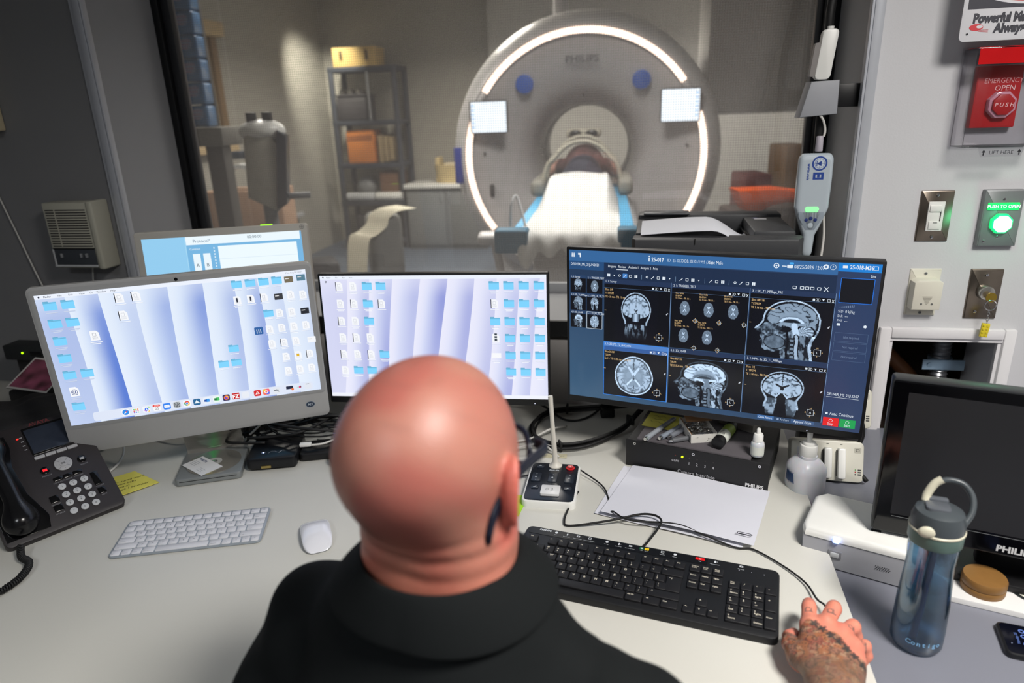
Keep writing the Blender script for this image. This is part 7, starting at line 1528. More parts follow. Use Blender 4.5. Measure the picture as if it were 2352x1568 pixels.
# ================================================================ hand held detector, holder, remote
def detector():
    u, z = 0.727, 1.335
    t = wthing('handheld_detector', 'pale grey handheld metal detector hanging in the window recess, green light lit', 'metal detector', u, z, 0.0)
    body = mat('detector_grey', (176, 186, 194), 0.22, mottle=0.01, coat=0.3)
    def f(P):
        x, y, z = P[..., 0], P[..., 1], P[..., 2]
        hw = np.interp(z, [-0.19, -0.135, -0.115, -0.07, 0.0, 0.055], [0.0125, 0.0135, 0.022, 0.0375, 0.0385, 0.0375]).astype(np.float32)
        xx = x-(0.004+0.02*np.clip(-z-0.1, 0, 1)*-1)
        dd = np.hypot(np.maximum(np.abs(xx)-hw+0.010, 0), np.maximum(np.abs(y)-0.012+0.008, 0))-0.010+np.minimum(0, np.maximum(np.abs(xx)-hw, np.abs(y)-0.012))*0
        return smax(dd, np.abs(z+0.067)-0.123, 0.02)
    sdf_obj('housing', f, (-0.05, -0.03, -0.20), (0.055, 0.03, 0.065), 0.0022, body, t, sm=2)
    M = face_mtx(0.004, -0.0130, 0)
    m = MB(); m.M = M; m.prism(rrect(0.060, 0.070, 0.010, 4, 0.001, 0.014), -0.001, 0.0006, 0.0004); m.build('label_plate', mat('detector_plate', (190, 200, 208), 0.12, mottle=0), t)
    cv = Cv(M @ Matrix.Translation((0, 0, 0.0008))); B_ = (24, 60, 140)
    cv.ell(0.006, 0.032, 0.0165, 0.0165, B_, 1, 30); cv.ell(0.006, 0.032, 0.0128, 0.0128, (190, 200, 208), 2, 28); cv.ell(0.006, 0.032, 0.0108, 0.0108, B_, 3, 24); cv.ell(0.006, 0.032, 0.0100, 0.0100, (190, 200, 208), 4, 24)
    cv.poly([(0.010, 0.038), (0.010, 0.026), (0.0, 0.032)], B_, 5); cv.line([(0.0, 0.038), (0.0, 0.026)], 0.0018, B_, 5); cv.line([(-0.005, 0.032), (0.017, 0.032)], 0.0008, B_, 5); cv.line([(0.006, 0.042), (0.006, 0.022)], 0.0006, B_, 5)
    cv.text('El', 0.006, 0.004, 0.030, B_, 2, 'c', bold=0.05, rot=-90, sx=0.8); cv.text('www.ceia', -0.016, 0.014, 0.0095, B_, 2, 'c', bold=0.03, rot=-90, it=0.2)
    cv.build('maker_mark', PRINT, t)
    M2 = face_mtx(0.003, -0.0128, -0.06)
    cv = Cv(M2)
    for r in range(5):
        for c in range(7+(r % 2)): cv.ell(-0.0145+c*0.0042-(0.0021 if r % 2 else 0)+0.002, 0.010-r*0.0034, 0.0011, 0.0011, (60, 66, 74), 2, 8)
    cv.build('speaker_holes', PRINT, t)
    m = MB(); m.M = M2; m.prism([(-0.028, -0.018), (0.028, -0.018), (0.028, -0.030), (0.010, -0.062), (-0.010, -0.062), (-0.028, -0.030)], -0.004, 0.0012, 0.001); m.build('keypad', mat('keypad_grey', (140, 150, 160), 0.3), t)
    m = MB(); m.M = M2 @ Matrix.Translation((0, 0, 0.0013)); m.prism([(-0.0155, -0.011), (-0.012, -0.0065), (0.012, -0.0065), (0.0155, -0.011), (0.0125, -0.0185), (-0.0125, -0.0185)], 0, 0.0008); m.build('green_display', mat('green_lit', (90, 255, 110), 0.4, mottle=0, emis=1.6, ecol=(120, 255, 130)), t)
    for x, y, r in ((-0.010, -0.037, 0.0042), (0.0, -0.033, 0.0042), (0.010, -0.037, 0.0042), (0.0, -0.050, 0.0062)):
        m = MB(); m.M = M2; m.cyl((x, y, 0.001), (x, y, 0.0024), r, n=18, bev=0.0005); m.build('round_button', mat('navy_round', (44, 56, 110), 0.3) if r < 0.005 else body, t)
    m = MB(); m.box(0.006, 0, -0.24, 0.024, 0.016, 0.10, 0.004); m.build('grip', WHT, t)
    cv = Cv(face_mtx(0.006, -0.0085, -0.215)); pts = [(0.012*math.cos(a)-0.012, 0.012*math.sin(a)-0.012) for a in np.linspace(0, 1.57, 8)]; cv.line(pts, 0.0016, (180, 30, 34), 1); cv.build('red_mark', PRINT, t)
    m = MB(); m.cyl((0.008, 0, 0.058), (0.008, 0, 0.092), 0.0085, 0.0075, n=16, bev=0.002); m.build('cable_boot', mat('boot_grey', (176, 170, 180), 0.4), t)
    o = MB(); o.tube([W() @ Vector(p) for p in ((0.743, 0.0, 1.425), (0.744, 0.0, 1.440), (0.738, -0.002, 1.460), (0.728, -0.004, 1.474))], 0.0028, 8, sp=6); o = o.build('detector_cable', WHCAB, deg=180); tag(o, 'pale grey cable from the metal detector up to the wedge shaped holder', 'cable')
    o = MB(); o.tube([W() @ Vector(p) for p in ((0.764, 0.06, 1.30), (0.776, 0.04, 1.20), (0.770, 0.02, 1.10), (0.78, 0.02, 0.985))], 0.003, 8, sp=6); o = o.build('hanging_cable', WHCAB, deg=180); tag(o, 'pale cable hanging down behind the metal detector', 'cable')
    # wedge holder and white handset
    t = wthing('wall_holder', 'grey wedge shaped holder on the window jamb, above the metal detector', 'holder', 0.728, 1.468, 0.02)
    m = MB(); m.prism([(-0.044, 0.0), (0.036, 0.006), (0.034, 0.078), (-0.026, 0.076)], -0.030, 0.030, 0.004, X=Matrix(((1, 0, 0, 0), (0, 0, 1, 0), (0, 1, 0, 0), (0, 0, 0, 1))), bottom=True); m.build('cup', mat('holder_grey', (150, 152, 158), 0.5), t)
    m = MB(); m.box(0.060, 0.004, 0.045, 0.052, 0.02, 0.05, 0.002); m.build('mounting_plate', BLK, t)
    t2 = wthing('white_handset', 'white handset standing in the grey wedge shaped holder', 'handset', 0.728, 1.548, 0.02)
    m = MB(); m.prism(rrect(0.034, 0.105, 0.010, 4, 0, 0.052), -0.012, 0.012, 0.004, X=Matrix(((1, 0.10, 0, 0), (0, 0, 1, 0), (0, 1, 0, 0), (0, 0, 0, 1))), bottom=True); m.build('shell', WHT, t2)
    m = MB(); m.prism(rrect(0.012, 0.07, 0.004, 3, -0.022, 0.042), -0.010, 0.010, 0.002, X=Matrix(((1, 0.10, 0, 0), (0, 0, 1, 0), (0, 1, 0, 0), (0, 0, 0, 1)))); m.build('grey_back', mat('handset_grey', (128, 124, 122), 0.5), t2)
    m = MB(); m.cyl((0.010, 0, 0.103), (0.010, 0, 0.110), 0.007, n=14); m.build('top_cap', WHT, t2)
    o = MB(); o.tube([W() @ Vector(p) for p in ((0.775, 0.10, 2.1), (0.765, 0.10, 1.85), (0.748, 0.08, 1.70), (0.742, 0.05, 1.62), (0.742, 0.045, 1.45), (0.75, 0.06, 1.30))], 0.010, 10, sp=6); o = o.build('black_hose', RUB, deg=180); tag(o, 'thick black cable running down the right window jamb behind the white handset', 'cable')
detector()
# ================================================================ right wall plates
def plate(t, w, h, mt, th=0.004, bev=0.003): m = MB(); m.M = face_mtx(0, -0.0002, 0); m.prism(rrect(w, h, 0.002, 2), 0, th, bev, 2); return m.build('plate', mt, t)
def screws(t, pos, th=0.0045, mt=None):
    for (x, z) in pos:
        m = MB(); m.cyl((x, -th, z), (x, -th-0.0012, z), 0.0034, n=14, bev=0.0004); m.box(x, -th-0.0012, z, 0.0050, 0.0004, 0.0009, m=1); m.build('screw', [mt or CHR, BLK], t)
t = wthing('light_switch', 'steel wall plate with a white slide dimmer switch', 'switch', 1.0, 1.243)
plate(t, 0.070, 0.116, mat('dark_steel', (126, 116, 106), 0.3, metal=0.9, mottle=0.15, scale=40)); screws(t, ((0, 0.048), (0, -0.048)))
m = MB(); m.box(0, -0.005, 0.0, 0.034, 0.006, 0.067, 0.001); b = m.build('switch_frame', WHT, t)
m = MB(); m.box(-0.002, -0.0085, 0.018, 0.024, 0.005, 0.014, 0.001); m.build('slider', WHT, b); m = MB(); m.box(0.0, -0.0085, -0.020, 0.025, 0.004, 0.018, 0.001); m.build('rocker', WHT, b); m = MB(); m.box(0.010, -0.0083, 0.004, 0.002, 0.001, 0.030); m.box(0.0, -0.0107, -0.014, 0.009, 0.0006, 0.0014); m.build('slot', DKG, b)
def door_button():
    t = wthing('door_button', 'grey metal plate with a glowing green octagonal push button', 'door button', 1.132, 1.239)
    GP = mat('galvanised_plate', (136, 138, 140), 0.45, metal=0.5, mottle=0.08, scale=30)
    m = MB(); m.M = face_mtx(0, -0.0002, 0); m.prism(rrect(0.080, 0.126, 0.002, 2), 0, 0.016, 0.003); m.build('plate', GP, t); screws(t, ((0.0, 0.042), (0.0, -0.042), (-0.027, -0.052)), 0.016)
    g1 = mat('green_sign_glow', (20, 226, 90), 0.4, mottle=0, emis=1.1)
    m = MB(); m.box(0.0, -0.0175, 0.027, 0.063, 0.004, 0.016, 0.001); b = m.build('lit_legend', g1, t)
    cv = Cv(face_mtx(0, -0.0195, 0.027)); cv.text('PUSH TO OPEN', 0, 0, 0.0095, (190, 255, 200), 1, 'c', bold=0.02); cv.build('letters', vmat('bright_screen', emis=True, rough=0.3, strength=2.2), b)
    oc = [(0.0235*math.cos(math.radians(22.5+45*k)), 0.0235*math.sin(math.radians(22.5+45*k))) for k in range(8)]
    m = MB(); m.M = face_mtx(0.0, -0.0162, -0.011); m.prism(oc, 0, 0.011, 0.003); m.build('octagon', mat('green_ring_glow', (20, 200, 110), 0.3, mottle=0, emis=1.2, ecol=(30, 220, 120)), t)
    m = MB(); m.M = face_mtx(0.0, -0.0262, -0.011); m.prism([(x*0.82, y*0.82) for x, y in oc], 0, 0.005, 0.002); m.build('lit_cap', mat('white_green_glow', (210, 255, 235), 0.3, mottle=0, emis=2.6), t)
    l = bpy.data.lights.new('green_button_lamp', 'POINT'); l.energy = 0.10; l.color = (0.1, 1, 0.45); l.shadow_soft_size = 0.02
    lo = bpy.data.objects.new('green_button_lamp', l); COL.objects.link(lo); lo.location = W() @ Vector((1.132, -0.06, 1.228))
door_button()
def sounder():
    t = wthing('wall_sounder', 'cream plastic wall alarm with a small downward grille', 'alarm', 1.001, 1.063)
    plate(t, 0.068, 0.114, mat('cream_plastic', (214, 210, 196), 0.4, mottle=0.01)); screws(t, ((0, 0.046), (0, -0.050)), mt=GRY)
    m = MB(); m.prism([(-0.031, -0.036), (0.031, -0.036), (0.031, 0.030), (0.022, 0.036), (-0.022, 0.036), (-0.031, 0.030)], 0.0, 0.030, 0.004, X=face_mtx(0, -0.004, 0.0)); b = m.build('housing', MATS['cream_plastic'], t)
    cv = Cv(face_mtx(0, -0.0340, 0.0))
    for k in range(7): w_ = 0.022-k*0.003; cv.rect(-w_/2, -0.004-k*0.0030, w_, 0.0011, (120, 116, 104), 1)
    for x in (-0.0115, 0.0115): cv.ell(x, -0.021, 0.0026, 0.0026, (96, 96, 94), 2, 12)
    cv.build('grille', PRINT, b)
sounder()
def keyswitch():
    t = wthing('key_switch', 'dark steel wall plate with a round key lock', 'key switch', 1.132, 1.060)
    plate(t, 0.070, 0.120, MATS['dark_steel']); screws(t, ((0.0, 0.046), (-0.012, -0.043)))
    m = MB(); m.cyl((0, -0.004, 0.006), (0, -0.022, 0.006), 0.0185, 0.0165, n=32, bev=0.002); m.build('lock_barrel', mat('worn_chrome', (190, 186, 180), 0.25, metal=0.9), t)
    k = wthing('key', 'brass key in the wall lock with a ring, chain and yellow brick', 'key', 1.132, 1.060)
    BR = mat('brass', (190, 160, 70), 0.3, metal=0.9)
    m = MB(); m.cyl((0.003, -0.034, 0.000), (0.003, -0.036, 0.000), 0.0115, n=20); m.box(0.003, -0.028, 0.002, 0.007, 0.014, 0.002); m.build('bow', BR, k)
    m = MB(); m.tube([(0.004+0.012*math.cos(a), -0.037, -0.018+0.012*math.sin(a)) for a in np.linspace(0, 2*math.pi, 24, endpoint=False)], 0.0010, 6, closed=True); m.build('ring', CHR, k)
    m = MB(); z = -0.033
    for q in range(5):
        m.tube([(0.003+(0.0028*math.cos(a) if q % 2 else 0), -0.037+(0 if q % 2 else 0.0028*math.cos(a)), z+0.0042*math.sin(a)) for a in np.linspace(0, 2*math.pi, 12, endpoint=False)], 0.0006, 5, closed=True); z -= 0.0062
    m.build('chain', CHR, k)
    Y_ = mat('yellow_brick', (214, 196, 50), 0.35, mottle=0)
    X = Matrix.Translation((0.001, -0.037, -0.078)) @ Matrix.Rotation(math.radians(-12), 4, 'Z') @ Matrix.Rotation(math.radians(4), 4, 'Y')
    m = MB(); m.M = X; m.box(0, 0, 0, 0.0158, 0.0096, 0.0318, 0.0006)
    m.build('brick', Y_, k)
    for i in range(4):
        for j in range(2): m = MB(); m.M = X; m.cyl((-0.004+j*0.008, -0.0048, -0.012+i*0.008), (-0.004+j*0.008, -0.0066, -0.012+i*0.008), 0.0024, n=14); m.build('stud', Y_, k)
keyswitch()
def emergency():
    t = wthing('emergency_button', 'red emergency plate and octagonal button under a clear lifting cover', 'emergency button', 1.083, 1.502)
    RD = mat('safety_red', (176, 22, 26), 0.4, mottle=0.02); GL = clear_mat()
    m = MB(); m.M = face_mtx(-0.006, -0.0002, -0.004); m.prism(rrect(0.088, 0.126, 0.003, 2), 0, 0.020, 0.003); p = m.build('red_plate', RD, t)
    cv = Cv(face_mtx(-0.006, -0.0205, -0.004)); cv.text('EMERGENCY', 0.008, 0.033, 0.0145, (230, 170, 170), 1, 'c', sx=0.9, it=0.1); cv.text('OPEN', 0.012, 0.018, 0.0155, (235, 200, 200), 1, 'c', it=0.1); cv.build('plate_lettering', PRINT, t)
    oc = [(0.029*math.cos(math.radians(22.5+45*k)), 0.029*math.sin(math.radians(22.5+45*k))) for k in range(8)]
    m = MB(); m.M = face_mtx(0.002, -0.0205, -0.020); m.prism(oc, 0, 0.014, 0.004); m.build('octagon_bezel', mat('pink_clear', (206, 150, 168), 0.15, mottle=0), t)
    m = MB(); m.M = face_mtx(0.002, -0.0305, -0.020); m.prism([(x*0.78, y*0.78) for x, y in oc], 0, 0.010, 0.003); m.build('push_button', RD, t)
    cv = Cv(face_mtx(0.002, -0.0410, -0.020)); cv.text('P U S H', 0, 0, 0.0115, (240, 190, 190), 1, 'c', bold=0.02, it=0.15); cv.build('button_lettering', PRINT, t)
    # clear cover: five walls of clear plastic with a red header strip and a lift tab
    w, h, dp, th = 0.148, 0.196, 0.062, 0.0022; z0 = -0.006
    m = MB(); m.box(0, -dp, z0, w, th, h, 0.0008); m.box(-w/2, -dp/2, z0, th, dp, h, 0.0008); m.box(w/2, -dp/2, z0, th, dp, h, 0.0008); m.box(0, -dp/2, z0+h/2, w, dp, th, 0.0008); m.box(0, -dp/2, z0-h/2, w, dp, th, 0.0008); m.build('clear_cover', GL, t)
    m = MB(); m.box(0, -0.003, z0, w+0.012, 0.004, h+0.012, 0.001); m.build('back_flange', GL, t)
    m = MB(); m.prism([(-0.045, 0.0), (0.045, 0.0), (0.038, -0.020), (-0.038, -0.020)], 0, 0.003, 0.0008, X=face_mtx(0.0, -dp-0.004, z0-h/2-0.0)); m.build('lift_tab', GL, t)
    cv = Cv(face_mtx(0, -dp-0.0078, z0-h/2-0.011)); cv.text('LIFT HERE', 0, 0, 0.0105, (40, 40, 48), 1, 'c')
    for s in (-1, 1): cv.poly([(s*0.034-0.004, 0.0), (s*0.034+0.004, 0.0), (s*0.034, 0.006)], (30, 30, 36), 1); cv.rect(s*0.034-0.0012, -0.006, 0.0024, 0.006, (30, 30, 36), 1)
    cv.build('tab_lettering', PRINT, t)
    m = MB(); m.box(0, -dp-0.0016, z0+h/2-0.016, w-0.006, 0.001, 0.030); m.box(0, -dp/2, z0+h/2+0.0018, w-0.006, dp-0.006, 0.001); m.build('red_header', mat('clear_red', (190, 20, 24), 0.2, mottle=0.1, scale=25), t)
    m = MB(); m.tube([(w/2-0.010, -dp-0.004, 0.00), (w/2-0.006, -dp-0.010, -0.004), (w/2-0.004, -dp-0.010, -0.022), (w/2-0.010, -dp-0.004, -0.028)], 0.0012, 6, sp=4); m.build('wire_latch', CHR, t)
def clear_mat():
    m = bpy.data.materials.new('clear_plastic'); m.use_nodes = True; nt = m.node_tree; nt.nodes.clear(); N = nt.nodes.new
    o = N('ShaderNodeOutputMaterial'); a = N('ShaderNodeBsdfTransparent'); a.inputs[0].default_value = (0.97, 0.965, 0.975, 1); g = N('ShaderNodeBsdfGlossy'); g.inputs['Roughness'].default_value = 0.06
    f = N('ShaderNodeLayerWeight'); f.inputs[0].default_value = 0.25; r = N('ShaderNodeMapRange'); r.inputs['To Min'].default_value = 0.03; r.inputs['To Max'].default_value = 0.45
    mx = N('ShaderNodeMixShader'); nt.links.new(f.outputs['Facing'], r.inputs['Value']); nt.links.new(r.outputs[0], mx.inputs[0]); nt.links.new(a.outputs[0], mx.inputs[1]); nt.links.new(g.outputs[0], mx.inputs[2]); nt.links.new(mx.outputs[0], o.inputs[0]); return m
emergency()
SGU, SGZ = 0.966, 1.607
def sign():
    t = wthing('danger_sign', 'white danger sign with a red oval, cut off by the top right corner', 'sign', SGU+0.127, SGZ+0.089)
    w, h = 0.254, 0.178
    m = MB(); m.M = face_mtx(0, -0.066, 0); m.prism(rrect(w, h, 0.010, 5), 0, 0.002, 0.0004); m.build('board', mat('sign_white', (216, 216, 220), 0.35, mottle=0), t)
    cv = Cv(face_mtx(0, -0.068, 0)); DKI = (62, 62, 70); RDc = (206, 62, 70)
    cv.rect(-w/2+0.008, -0.029, w-0.016, h/2+0.021, DKI, 0); cv.ell(0, 0.022, w/2-0.010, 0.046, (224, 224, 228), 1, 48); cv.ell(0, 0.022, w/2-0.014, 0.041, RDc, 2, 48)
    cv.text('DANGER', 0.0, 0.010, 0.054, (232, 226, 228), 4, 'c', bold=0.05, sx=0.88)
    cv.text('Powerful Magnetic Field', -w/2+0.021, -0.046, 0.0235, DKI, 3, 'l', bold=0.06, sx=0.80, it=0.05); cv.text('Always On', -w/2+0.062, -0.0655, 0.0235, DKI, 3, 'l', bold=0.06, sx=0.84, it=0.05)
    cv.ell(-w/2+0.029, -0.063, 0.013, 0.0065, RDc, 3, 20); cv.ell(-w/2+0.035, -0.062, 0.006, 0.003, (216, 216, 220), 4, 14)
    for k in range(3): cv.line([(-w/2+0.034, -0.066-k*0.0022), (-w/2+0.052, -0.068-k*0.0022)], 0.0006, RDc, 5)
    cv.ell(-w/2+0.014, -h/2+0.014, 0.0022, 0.0022, (30, 30, 36), 3, 12); cv.build('printed_face', PRINT, t)
    for x in (-0.06, 0.06): m = MB(); m.box(x, -0.034, 0.055, 0.02, 0.064, 0.02); m.build('stand_off', GRY, t)

sign()
def intercom():
    t = wthing('wall_intercom', 'cream wall intercom with slotted speaker and dark switch panel on the left wall', 'intercom', -1.245, 1.215)
    BE = mat('intercom_cream', (176, 174, 160), 0.5, mottle=0.01)
    m = MB(); m.box(0, -0.030, 0, 0.150, 0.060, 0.185, 0.004); m.build('housing', BE, t)
    m = MB(); m.box(0.079, -0.032, 0.0, 0.020, 0.066, 0.192, 0.006, 3); m.build('side_cheek', BE, t)
    m = MB()
    for k in range(15): m.box(-0.002, -0.0605, 0.072-k*0.0072, 0.128, 0.002, 0.0032, m=1)
    for k in range(14): m.box(-0.002, -0.0615, 0.0684-k*0.0072, 0.130, 0.004, 0.0036, 0.0006)
    m.box(-0.035, -0.062, 0.022, 0.002, 0.004, 0.104); m.build('speaker_grille', [BE, DKG], t)
    m = MB(); m.box(-0.002, -0.0615, -0.060, 0.136, 0.003, 0.048, 0.001); b = m.build('switch_panel', mat('panel_slate', (58, 62, 68), 0.4), t)
    for x in (-0.042, 0.022, 0.040): m = MB(); m.box(x, -0.066, -0.055, 0.006, 0.006, 0.012, 0.001); m.build('slide_switch', ALU, b)
    m = MB(); m.box(-0.002, -0.063, -0.036, 0.138, 0.004, 0.003); m.box(-0.002, -0.063, -0.085, 0.140, 0.004, 0.005, m=1); m.box(-0.068, -0.063, -0.060, 0.004, 0.004, 0.050, m=1); m.build('panel_edge', [BLK, LGR], t)
    m = MB(); m.tube([(0.01, -0.02, -0.092), (-0.006, -0.012, -0.13), (-0.02, -0.01, -0.20), (-0.03, -0.01, -0.30)], 0.002, 6, sp=5); m.build('lead', WHCAB, t, 180)
intercom()
# ================================================================ things on the side counter
def soap():
    c = aty(1850, 1090, 1.262); t = thing('pump_bottle', 'white translucent pump bottle between the desk edge and the charger', 'bottle', (c.x, 1.262, SZ+0.001), math.radians(10))
    m = MB(); m.lathe([(0, 0), (0.032, 0), (0.036, 0.006), (0.0375, 0.070), (0.036, 0.080), (0.026, 0.092), (0.0175, 0.098), (0.0175, 0.104), (0, 0.104)], 40, sq=2.6); m.build('bottle_body', mat('milky_plastic', (216, 217, 224), 0.28, mottle=0.01, sss=0.3), t)
    m = MB(); m.cyl((0, 0, 0.102), (0, 0, 0.128), 0.0175, n=30, bev=0.002); m.cyl((0, 0, 0.126), (0, 0, 0.134), 0.013, n=24, bev=0.002); m.cyl((0, 0, 0.132), (0, 0, 0.170), 0.0055, n=14); m.build('pump_collar', WHT, t)
    m = MB(); m.box(0.012, 0, 0.172, 0.050, 0.018, 0.012, 0.005); m.build('pump_head', WHT, t)
    m = MB(); P_ = [(0.0364*math.cos(math.radians(a)), 0.0364*math.sin(math.radians(a))) for a in range(150, 231, 8)]
    for (x0, y0), (x1, y1) in zip(P_, P_[1:]): k = 1.06; m.raw([(x0*k, y0*k, 0.050), (x1*k, y1*k, 0.045), (x1*k, y1*k, 0.068), (x0*k, y0*k, 0.073)], [(0, 1, 2, 3)])
    m.build('blue_label', mat('label_navy', (52, 76, 118), 0.4), t)
soap()
def chargers():
    BEI2 = mat('charger_ivory', (196, 194, 182), 0.4, mottle=0.01)
    for k, (z, y, lab) in enumerate(((0.0, 1.335, 'lower ivory battery charger with two batteries in its slots'), (0.100, 1.395, 'upper ivory battery charger half hidden behind the scan monitor'))):
        t = thing('battery_charger', lab, 'charger', (0.685+0.035*k, y, SZ+0.001+z*0), math.radians(-14), group='ivory battery chargers')
        w, h = 0.150, 0.088
        zb = z
        M = face_mtx(0, 0, zb+0.047, 22)
        if k: m = MB(); m.box(0, 0.045, (zb+0.01)/2, 0.13, 0.05, zb+0.01, 0.003); m.build('riser', DKG, t)
        m = MB(); m.M = M; m.prism(rrect(w, h, 0.010, 4), -0.040, 0.0, 0.003, bottom=False); m.build('housing', BEI2, t)
        for i in range(4):
            x = -0.056+i*0.028
            m = MB(); m.M = M
            if (k == 0 and i in (2, 3)) or k == 1:
                m.prism(rrect(0.016, 0.066, 0.004, 3, x, -0.004), 0.0, 0.016, 0.003); m.box(x-0.0085, -0.004, 0.004, 0.0016, 0.056, 0.008, m=1); m.build('battery', [WHT, DKG], t)
            else:
                m.prism(rrect(0.013, 0.060, 0.002, 3, x, -0.004), 0.0, 0.0008, 0.0003); m.build('empty_slot', LGR, t)
        cv = Cv(M)
        cv.rr(w/2-0.020, 0.020, 0.014, 0.012, 0.002, (176, 174, 162), 1); cv.box(w/2-0.016, 0.0235, 0.006, 0.005, 0.0009, (40, 40, 40), 2)
        for r in range(3): cv.rect(w/2-0.018, -0.028+r*0.005, 0.002, 0.003, [(40, 44, 50), (160, 40, 40), (90, 150, 80)][r], 1); cv.rect(w/2-0.012, -0.028+r*0.005, 0.007, 0.003, (60, 60, 60), 1)
        for i in range(4): cv.rect(-0.058+i*0.028, h/2-0.008, 0.005, 0.0014, (80, 80, 76), 1)
        cv.build('printed_marks', PRINT, t)
    m = MB(); m.tube([(0.745, 1.34, SZ+0.16), (0.765, 1.35, SZ+0.10), (0.745, 1.34, SZ+0.04), (0.76, 1.30, SZ+0.012)], 0.005, 8, sp=6); o = m.build('charger_lead', RUB, deg=180); tag(o, 'thick black lead hanging to the right of the battery chargers', 'cable')
    m = MB(); m.tube([(0.60, 1.44, SZ+0.20), (0.68, 1.43, SZ+0.19), (0.76, 1.42, SZ+0.185), (0.80, 1.43, SZ+0.20)], 0.003, 8, sp=6); o = m.build('orange_cable', mat('orange_cable', (206, 84, 44), 0.5), deg=180); tag(o, 'orange cable crossing behind the ivory chargers', 'cable')
chargers()
def console():
    t = thing('white_console_box', 'white box with a silver front, blue light and power button on the side counter', 'power box', (0.513, 1.058, SZ), math.radians(-32))
    w, d, h = 0.190, 0.145, 0.072
    m = MB(); m.prism([(0.004, 0.0), (w, 0.0), (w, d), (0.022, d), (0.006, d-0.02), (0.0, 0.02)], 0.003, h-0.014, 0.001, X=Matrix()); m.build('body', mat('console_silver', (150, 151, 156), 0.4, mottle=0.02), t)
    m = MB(); m.prism([(0.006, -0.001), (w, -0.001), (w, d), (0.022, d), (0.004, d-0.02), (-0.001, 0.02)], h-0.014, h, 0.009, 4); m.build('lid', WHT, t)
    m = MB(); m.box(w/2, 0.01, 0.0015, w-0.02, 0.01, 0.003); m.box(w/2, d-0.02, 0.0015, w-0.04, 0.01, 0.003); m.build('foot', BLK, t)
    m = MB(); m.box(0.058, -0.001, h-0.009, 0.011, 0.010, 0.010, 0.0015); m.build('blue_light', mat('blue_led', (150, 175, 255), 0.3, mottle=0, emis=4.0, ecol=(130, 160, 255)), t)
    m = MB(); m.box(0.058, -0.0005, 0.032, 0.022, 0.003, 0.016, 0.003); b = m.build('button_frame', mat('button_rim', (120, 121, 126), 0.4), t); m = MB(); m.box(0.058, -0.0025, 0.032, 0.014, 0.002, 0.010, 0.002); m.build('power_button', LGR, b)
    cv = Cv(face_mtx(0, -0.0004, 0))
    for r in range(3):
        for c_ in range(7): cv.ell(0.124+c_*0.0034+(0.0017 if r % 2 else 0), 0.026+r*0.003, 0.0011, 0.0011, (60, 62, 66), 1, 6)
    cv.rect(0.006, h-0.016, w-0.012, 0.0005, (90, 92, 96), 1); cv.build('vent_holes', PRINT, t)
    cv = Cv(Matrix.Translation((0.115, 0.055, h+0.0002)) @ Matrix.Rotation(math.radians(5), 4, 'Z')); cv.rect(-0.008, -0.012, 0.016, 0.006, (40, 40, 42), 1); cv.box(-0.006, -0.005, 0.012, 0.014, 0.0009, (40, 40, 42), 1); cv.line([(-0.008, -0.006), (0.008, 0.011)], 0.0009, (40, 40, 42), 2); cv.line([(0.008, -0.006), (-0.008, 0.011)], 0.0009, (40, 40, 42), 2); cv.build('printed_symbol', PRINT, t)
console()
def side_monitor():
    yaw = math.radians(-27); C = Vector((0.627, 1.04)); e = Vector((math.cos(yaw), math.sin(yaw)))
    w, h = 0.420, 0.283; c = C+e*w/2
    t = thing('monitor', 'switched off black monitor at the right, behind the water bottle', 'monitor', (c.x, c.y, SZ), yaw)
    zc = 0.783-SZ+h/2*math.cos(math.radians(3)); M = face_mtx(0, 0, zc, 3)
    m = MB(); m.M = M; m.prism(rrect(w, h, 0.006, 4), -0.035, 0.0, 0.002, bottom=True); m.build('bezel', mat('monitor_charcoal', (34, 36, 38), 0.35), t)
    m = MB(); m.M = M; m.prism(rrect(w-0.006, h-0.006, 0.004, 3), 0.0, 0.0008, 0.0002); m.build('front_glass', mat('front_black', (6, 6, 8), 0.12, mottle=0), t)
    m = MB(); m.M = M; m.prism(rrect(w-0.052, h-0.060, 0.001, 2, 0, 0.008), 0.0008, 0.0010); m.build('display', mat('dark_display', (34, 34, 36), 0.32, mottle=0.05), t)
    cv = Cv(M @ Matrix.Translation((0, 0, 0.0008))); cv.text('PHILIPS', -0.0, -h/2+0.013, 0.015, (196, 196, 196), 3, 'c', bold=0.04, sx=1.1); cv.rect(-w/2+0.028, -h/2+0.0335, w-0.056, 0.0009, (120, 122, 124), 3); cv.build('lettering', PRINT, t)
    for k in range(3): m = MB(); m.M = M; m.ball(-w/2+0.045+k*0.028, -h/2-0.0005, -0.012, 0.008, 0.003, 0.006); m.build('button', RUB, t)
    m = MB(); m.box(0, 0.06, 0.10, 0.08, 0.03, 0.20, 0.006); m.prism(rrect(0.20, 0.16, 0.02, 4, 0, 0.075), 0.012, 0.024, 0.003); m.build('stand', BLK, t)
side_monitor()
c0 = Vector((0.740, 0.925)); yw = math.radians(-27)
t = thing('white_tray', 'flat white tray under the switched off monitor', 'tray', (0.738, 0.922, SZ), yw)
m = MB(); m.prism([(-0.05, 0.0), (0.42, 0.0), (0.42, 0.30), (0.125, 0.30), (0.125, 0.16), (-0.05, 0.16)], 0.001, 0.011, 0.002); m.build('top', mat('tray_white', (214, 213, 212), 0.4, mottle=0.01), t)
cv = Cv(Matrix.Translation((0.105, 0.075, 0.0112))); cv.ell(0, 0, 0.045, 0.045, (24, 30, 30), 1, 40); cv.ell(0, 0, 0.038, 0.038, (206, 204, 190), 2, 40)
for k in range(14): cv.poly([(0.018*math.cos(k*0.45), 0.018*math.sin(k*0.45)), (0.034*math.cos(k*0.45+0.1), 0.034*math.sin(k*0.45+0.1)), (0.034*math.cos(k*0.45-0.1), 0.034*math.sin(k*0.45-0.1))], (150, 140, 100), 3)
